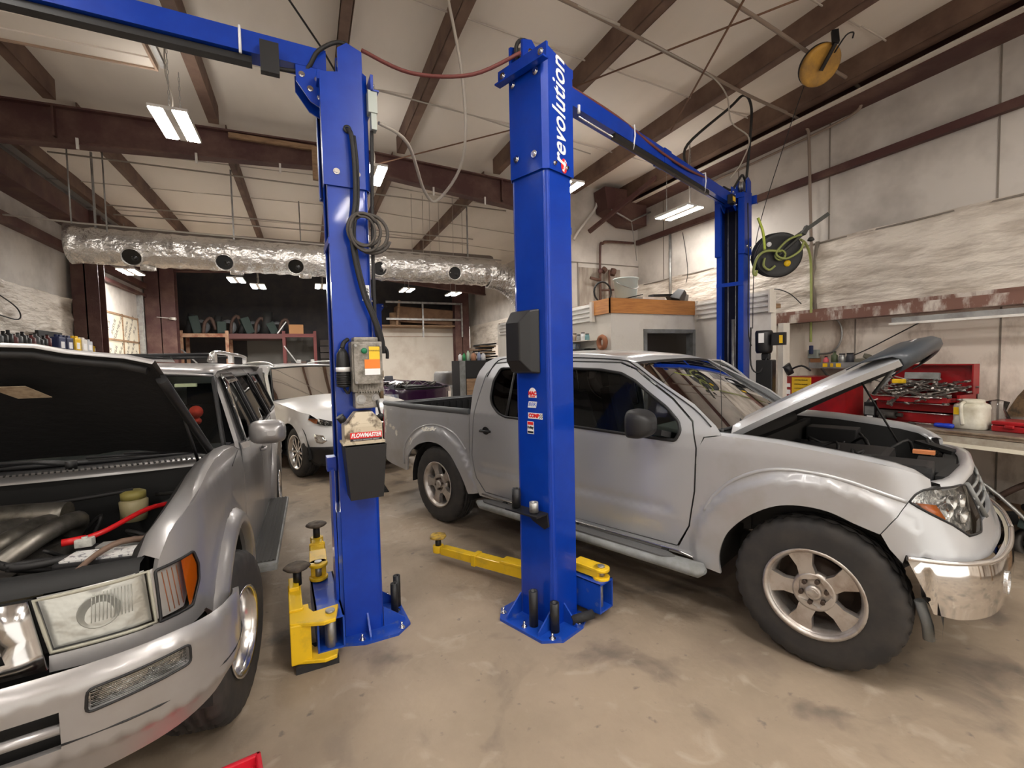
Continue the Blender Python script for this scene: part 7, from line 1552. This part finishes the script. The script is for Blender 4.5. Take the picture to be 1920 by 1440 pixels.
wire('standpipe', [(5.45,5.80,3.58),(5.45,5.80,2.33)], .022, M_galv, 'vertical grey pipe on the right wall above the office', 'pipe', sub=0, n=10)
wire('wall_cable', [(5.47,5.55,3.55),(5.47,5.48,3.2),(5.47,5.45,2.9),(5.47,5.5,2.7)], .005, M_cable, 'thin cable hanging on the right wall beside the vertical grey pipe', 'cable')
# things on the office flank
t = thing('wire_shelf', 'narrow wall shelf with small cans on the office side wall', 'shelf', (3.30,5.3,1.84)); m = MB(); m.b2((-.06,-.40,-.01),(.09,.40,0)); m.obj('board', M_white, t)
cs = [(M_trim,'black'),(mat('orange print',(.7,.25,.15)),'orange'),(M_wht,'white'),(mat('tan tin',(.4,.32,.25)),'tan'),(M_galv,'grey'),(M_wht,'second white'),(mat('teal tin',(.15,.3,.32)),'teal')]
for i, (mm, n_) in enumerate(cs): can((3.31,5.60-i*.10,1.84),.03,.075+.02*(i % 2),mm,'%s small can on the narrow shelf of the office side wall' % n_,neck=.8)
t = thing('bin_rack', 'black rack of small pigeonholes on the office side wall', 'parts rack', (3.31,5.25,1.62)); m = MB(); m.b2((-.09,-.32,0),(.08,.32,.01)); m.b2((-.09,-.32,.10),(.08,.32,.115)); m.b2((.06,-.32,0),(.08,.32,.115))
for k in range(10): m.b2((-.09,-.32+k*.0695,0),(.06,-.31+k*.0695,.11))
m.obj('rack', M_trim, t); m = MB(); m.b2((-.091,-.32,.012),(-.088,.32,.022)); m.obj('label_strip', M_wht, t)
prop('blue_rag', 'crumpled blue and white rag above the pigeonhole rack', 'rag', mat('blue rag',(.25,.35,.5),rough=.8,col2=(.6,.6,.6),nscale=30), lambda m: m.box((0,0,.04),(.10,.18,.08),rot=(.2,.1,.3),bev=.025), (3.31,5.35,1.745))
prop('rope_coil', 'reddish brown coil hanging at the office corner', 'coil', mat('rust brown coil',(.30,.12,.06),rough=.8), lambda m: (m.tube([(0,.07*math.cos(a),.07*math.sin(a)) for a in [2*PI*k/18 for k in range(18)]],.03,closed=True)), (3.34,4.72,1.80))
# black cabinet left of the pickup cab with bottles and papers
t = thing('storage_cabinet', 'black cabinet with a wooden lower door behind the pickup cab', 'cabinet', (3.0,8.25,0)); m = MB(); m.b2((-.38,0,0),(.38,.5,1.62)); m.obj('body', M_trim, t); m = MB(); m.b2((-.25,-.012,.75),(.36,0,1.28)); m.obj('wooden_door', M_wood, t); m = MB(); m.b2((-.25,-.012,1.30),(.36,0,1.60)); m.obj('upper_door', M_black, t); m = MB(); m.b2((-.38,-.02,0),(-.27,0,1.62)); m.obj('corner_post', M_grey, t)
bt_ = [(2.68,M_wht,.13,.035,'white'),(2.76,mat('green bottle',(.05,.35,.12)),.14,.03,'green'),(2.84,mat('pale green bottle',(.55,.7,.55)),.19,.03,'tall pale green'),(2.95,mat('tan pot',(.5,.25,.15)),.15,.05,'brown and pink'),(3.06,mat('blue print tub',(.3,.35,.5)),.16,.035,'white and blue'),(3.15,M_wht,.14,.045,'second white')]
for x, mm, h, r_, n_ in bt_: can((x,8.38,1.62),r_,h,mm,'%s bottle standing on the black cabinet behind the pickup' % n_, cat='bottle', name='bottle', neck=.5)
t = thing('low_cabinet', 'dark cabinet piled with folders against the office wall beyond the lettered post', 'cabinet', (3.45,8.9,0)); m = MB(); m.b2((-.35,0,0),(.3,.5,1.66)); m.obj('body', M_trim, t)
random.seed(8)
for k in range(9):
    o = MB().box((0,0,.0),(random.uniform(.28,.5),.3,.03)).obj('folder', [M_black, M_wood, M_trim, mat('tan card',(.38,.26,.15))][k % 4], None); o.location = (3.42+random.uniform(-.08,.08),9.05,1.69+k*.032); o.rotation_euler = (0,random.uniform(-.12,.12),random.uniform(-.3,.3)); tag(o, '%s flat folder in the pile on the dark cabinet' % ('black','wood-brown','charcoal','tan')[k % 4], 'folder', 'folders piled on the cabinet')
# trash can
t = thing('trash_can', 'grey trash can with a bag over the rim behind the purple car', 'trash can', (3.35,11.9,0)); m = MB(); m.lathe((0,0,0),(0,0,1),[(0,0),(.22,0),(.27,1.1),(.25,1.1),(.2,.05),(0,.05)],24); m.obj('can', M_grey, t); m = MB(); m.lathe((0,0,1.0),(0,0,1),[(.28,.0),(.285,.14),(.275,.30),(.24,.36),(.1,.33),(0,.34)],14); m.obj('bag', mat('grey bag',(.13,.125,.12),rough=.6,bump=.4,bscale=14), t)
# ---------------------------------------------------------------- mezzanine and racks at the back
t = thing('mezzanine_rail', 'grey pipe railing of the storage loft above the white back wall', 'railing', (3.7,15.1,2.45)); m = MB()
for z in (.58,1.12): m.bar((-1.3,0,z),(1.22,0,z),.05,.06)
m.obj('rail', M_galv, t)
for x in (-.12,1.22): m = MB(); m.bar((x,-.02,0),(x,-.02,1.15),.05,.05,up=(0,1,0)); m.obj('post', M_galv, t)
m = MB(); m.b2((-1.6,.1,.36),(1.35,.9,.40)); m.obj('deck', M_wood, t)
m = MB(); m.bar((-.95,.1,.4),(-.85,.1,1.2),.07,.04,up=(0,1,0)); m.obj('timber_prop', M_wood, t)
prop('cardboard_sheet', 'long brown cardboard box lying in the storage loft', 'cardboard box', mat('old cardboard',(.20,.115,.065),rough=.8,col2=(.13,.07,.04),nscale=3), lambda m: m.box((0,0,.3),(1.9,.5,.5),rot=(0,.06,0)), (3.7,15.5,2.86))
prop('round_bin', 'brown round tub behind the loft railing', 'tub', M_wood, lambda m: m.cyl((0,0,0),(0,0,.4),.18,n=18), (2.75,15.5,2.86))
def rack(name, label, x0, x1, y, z1, mm, shelves, mm2=None):
    t = thing(name, label, 'storage rack', (x0,y,0))
    for x in (0, x1-x0):
        m = MB(); m.b2((x-.04,-.04,0),(x+.04,.04,z1)); m.b2((x-.04,.70,0),(x+.04,.78,z1)); m.obj('upright', mm, t)
    for z in shelves: m = MB(); m.b2((0,-.05,z-.10),(x1-x0,-.01,z)); m.b2((0,0,z-.02),(x1-x0,.75,z)); m.obj('shelf', mm, t)
    m = MB(); m.bar((0,-.03,shelves[-1]-.35 if len(shelves) > 1 else z1-.5),(x1-x0,-.03,.9),.04,.03); m.obj('diagonal_brace', M_galv, t); return t
M_rackr = mat('faded red rack', (.11,.022,.02), rough=.6); M_racko = mat('bare orange rack', (.38,.24,.15), rough=.6, col2=(.2,.06,.03), nscale=6)
rack('pallet_rack', 'tan storage rack at the back left, left of the dark opening', -3.0, -1.95, 14.75, 2.6, M_racko, (2.52,))
rack('pallet_rack', 'faded red storage rack just left of the power-unit post', -.55, .27, 14.75, 2.6, M_rackr, (1.50,2.52))
t = thing('loft_deck', 'dark loft deck spanning between the two storage racks', 'loft', (-1.25,15.2,2.5)); t['kind'] = 'structure'; m = MB(); m.b2((-.66,-.45,-.12),(.68,.6,.02)); m.obj('deck', mat('dark red beam',(.09,.03,.028),rough=.6), t)
prop('cardboard_box', 'small brown cardboard box on top of the faded red rack', 'cardboard box', mat('brown carton',(.34,.17,.07),rough=.8), lambda m: m.box((0,0,.135),(.38,.3,.27)), (-.22,14.95,2.52))
prop('scrap_bar', 'grey bar leaning left of the small cardboard box on the rack', 'bar', M_galv, lambda m: m.bar((-.12,0,0),(.12,0,.34),.04,.03), (-.60,14.95,2.54))
random.seed(17)
for k in range(16):
    x = -2.9+k*.155; m = MB(); q = k % 4; s = random.uniform(.7,1.25)
    if q == 0: m.cyl((0,0,0),(.1,0,.55*s),.10*s,n=12)
    elif q == 1: m.box((0,0,.2*s),(.22,.3,.4*s),rot=(0,random.uniform(-.5,.5),.3),bev=.03)
    elif q == 2: m.pipe((0,0,.2),(0,.12,.2),.18*s,.10*s,20)
    else: m.tube([(-.1,0,0),(-.05,0,.4*s),(.1,0,.55*s),(.2,0,.1)],.045,sub=4)
    o = m.obj('stored_part', [M_scrap[0], M_scrap[1], M_dtrim, M_scrap[3]][(k*3) % 4], None); o.location = (x, 14.98+random.uniform(0,.2), 2.53 if not (-1.9 < x < -.6) else 2.53); tag(o, '%s car part stored on the dark loft above the racks' % ('cylindrical','boxy','ring-shaped','bent tubular')[q], 'car part', 'car parts on the dark loft')
for k in range(6):
    o = MB().box((0,0,.12),(.12+.03*(k % 2),.2,.2+.05*(k % 3)),bev=.02).obj('stored_box', [M_scrap[1], M_scrap[0], M_galv][k % 3], None); o.location = (-.45+k*.13,14.95,1.50); tag(o, '%s small box on the middle shelf of the faded red rack' % ('rusty','black','grey')[k % 3], 'box', 'boxes on the red rack shelf')
prop('wall_shutters', 'stack of dark horizontal boards right of the faded red rack', 'boards', mat('dark weathered boards',(.06,.05,.045),rough=.8), lambda m: [m.b2((0,0,k*.2),(.75,.05,k*.2+.17)) for k in range(12)], (.42,15.4,0))
t = thing('security_camera', 'small white security camera on the wide dark red column', 'camera', (-3.05,14.0,2.85)); m = MB(); m.cyl((0,0,0),(.12,-.03,-.02),.035,n=12); m.obj('body', M_siding, t); m = MB(); m.bar((0,0,0),(-.28,.04,.03),.015,.015); m.obj('arm', M_siding, t)
# ---------------------------------------------------------------- shelf of bottles by the left wall
t = thing('wall_rack', 'dark shelf along the left wall carrying oil bottles', 'shelf', (-3.42,8.7,0)); m = MB(); m.b2((-.15,-1.7,1.86),(.15,1.6,1.90)); m.obj('board', M_trim, t)
for y in (-1.6,0,1.5): m = MB(); m.b2((-.15,y-.03,0),(.15,y+.03,1.86)); m.obj('upright', M_trim, t)
for k in range(15):
    y = 7.25+k*.105; mm = [M_black, M_trim, mat('wine bottle',(.12,.03,.03)), M_dtrim][k % 4]; o = can((-3.36,y,1.90),.045,.17+.02*(k % 3),mm,'%s oil bottle in the dark row on the shelf by the left wall' % ('black','charcoal','wine red','dark grey')[k % 4],cat='oil bottle',name='oil_bottle',neck=.4); o['group'] = 'dark bottles on the left shelf'
prop('carton', 'black flat carton standing behind the navy jug on the left shelf', 'carton', M_black, lambda m: m.b2((-.02,-.35,0),(.02,.35,.29)), (-3.48,9.1,1.90))
def jug(loc, mm, label, h=.24, w=.2):
    t = thing('oil_jug', label, 'oil jug', loc); m = MB(); m.box((0,0,h*.42),(.11,w,h*.84),bev=.02); m.box((0,w*.15,h*.9),(.06,w*.4,h*.16),bev=.01); m.obj('body', mm, t); m = MB(); m.cyl((0,-w*.3,h*.84),(0,-w*.3,h*.98),.02,n=10); m.obj('cap', mm, t); m = MB(); m.b2((.0555,-w*.3,h*.15),(.057,w*.25,h*.55)); m.obj('label', M_wht, t); return t
jug((-3.33,8.95,1.90), mat('navy jug',(.02,.03,.10)), 'navy oil jug on the left shelf behind the raised hood')
jug((-3.33,9.20,1.90), mat('navy jug2',(.03,.035,.09)), 'dark blue oil jug on the left shelf, beside the yellow one')
jug((-3.33,9.46,1.90), M_yellow, 'tall yellow oil jug on the left shelf', .25)
jug((-3.33,9.70,1.90), M_siding, 'white oil jug on the left shelf right of the tall yellow one', .24)
jug((-3.33,9.90,1.90), mat('silver jug',(.45,.47,.5)), 'silver-grey oil jug near the right end of the left shelf', .22)
jug((-3.33,10.10,1.90), mat('amber jug',(.75,.45,.03)), 'small amber-yellow jug at the right end of the left shelf', .13, .14)
wire('wall_cable', [(-3.56,7.3,2.75),(-3.5,7.8,2.62),(-3.48,8.3,2.45),(-3.5,8.35,2.3),(-3.55,7.8,2.35),(-3.56,7.4,2.3)], .008, M_cable, 'black cable looping on the brown stained left wall', 'cable')
# floor items
t = thing('floor_grate', 'dark cast drain grate in the floor right of the power-unit post', 'grate', (.79,6.0,0)); m = MB(); m.b2((-.09,-.20,.0),(-.07,.20,.008)); m.b2((.07,-.20,0),(.09,.20,.008))
for k in range(5): m.b2((-.09,-.20+k*.095,0),(.09,-.18+k*.095,.008))
m.b2((-.08,-.19,0),(.08,.19,.002)); m.obj('frame', M_bay, t)
prop('plastic_tray', 'red plastic tray on the floor at the bottom edge of the picture', 'tray', mat('bright red plastic',(.60,.012,.03),rough=.4), lambda m: (m.b2((-.18,-.40,0),(.14,0,.012)), m.b2((-.18,-.40,0),(-.16,0,.05)), m.b2((.12,-.40,0),(.14,0,.05)), m.b2((-.18,-.02,0),(.14,0,.05))), (-.37,2.03,0), rz=R(10), bev=.006)
# ---------------------------------------------------------------- countable pieces of one part become parts of their own
SPLIT = ('sleeve_bolt','anchor_bolt','bracket_bolt','cover_screw','hanger_strap','lug_nut','lifting_cable','carriage_pin','hose_clamp','battery_terminal','zip_tie','roof_crossbar','hand_wheel','door_track','arch_liner','stiffener','grille_bar','tie_rod','flare_ridge','battery','power_cord','rail','led_strip','board_bracket','hood_prop','sticker')
def islands(me):
    n = len(me.vertices); par = list(range(n))
    def find(a):
        while par[a] != a: par[a] = par[par[a]]; a = par[a]
        return a
    for e in me.edges:
        a, b = find(e.vertices[0]), find(e.vertices[1])
        if a != b: par[a] = b
    g = {}
    for p in me.polygons: g.setdefault(find(p.vertices[0]), []).append(p.index)
    return list(g.values())
def centre_of(me, fs):
    vs = {v for f in fs for v in me.polygons[f].vertices}; s = Vector()
    for v in vs: s += me.vertices[v].co
    return s/len(vs)
def split_parts():
    for o in [o for o in bpy.data.objects if o.type == 'MESH' and o.name.split('.')[0] in SPLIT]:
        me = o.data; isl = islands(me)
        if len(isl) < 2 or len(isl) > 60: continue
        # nut and washer belong together: merge islands whose centres are within 2 cm
        cs = [(centre_of(me, f), f) for f in isl]; groups = []
        for c, f in cs:
            for g in groups:
                if (g[0]-c).length < .022: g[1].extend(f); break
            else: groups.append([c, list(f)])
        if len(groups) < 2: continue
        for gi, (c, fs) in enumerate(groups):
            b = bmesh.new(); b.from_mesh(me); b.faces.ensure_lookup_table(); keep = set(fs)
            bmesh.ops.delete(b, geom=[f for f in b.faces if f.index not in keep], context='FACES')
            if gi == 0: first = b; continue
            m2 = bpy.data.meshes.new(me.name); b.to_mesh(m2); b.free()
            for mm in me.materials: m2.materials.append(mm)
            c2 = o.copy(); c2.data = m2; COL.objects.link(c2)
        first.to_mesh(me); first.free()
split_parts()
# ---------------------------------------------------------------- camera
def make_camera():
    cd = bpy.data.cameras.new('camera'); co = bpy.data.objects.new('camera', cd); COL.objects.link(co)
    cd.sensor_width = 36; cd.lens = 36*860/1920; cd.clip_start = .02; cd.clip_end = 100
    a, p, r = R(24.1), R(2.9), R(-1.28)
    fw = Vector((math.sin(a)*math.cos(p), math.cos(a)*math.cos(p), -math.sin(p))); rt = Vector((math.cos(a), -math.sin(a), 0)); up = rt.cross(fw)
    rt2 = rt*math.cos(r)+up*math.sin(r); up2 = up*math.cos(r)-rt*math.sin(r)
    M = Matrix((rt2, up2, -fw)).transposed().to_4x4(); M.translation = Vector((0, 0, 1.6)); co.matrix_world = M
    SC.camera = co
make_camera()
w = bpy.data.worlds.new('world'); SC.world = w; w.use_nodes = True
w.node_tree.nodes['Background'].inputs[0].default_value = (1.0, .93, .84, 1); w.node_tree.nodes['Background'].inputs[1].default_value = WORLD
SC.view_settings.view_transform = 'Standard'; SC.view_settings.look = 'None'; SC.view_settings.gamma = 1; SC.view_settings.exposure = EXPO
try: SC.view_settings.use_curve_mapping = False
except Exception: pass
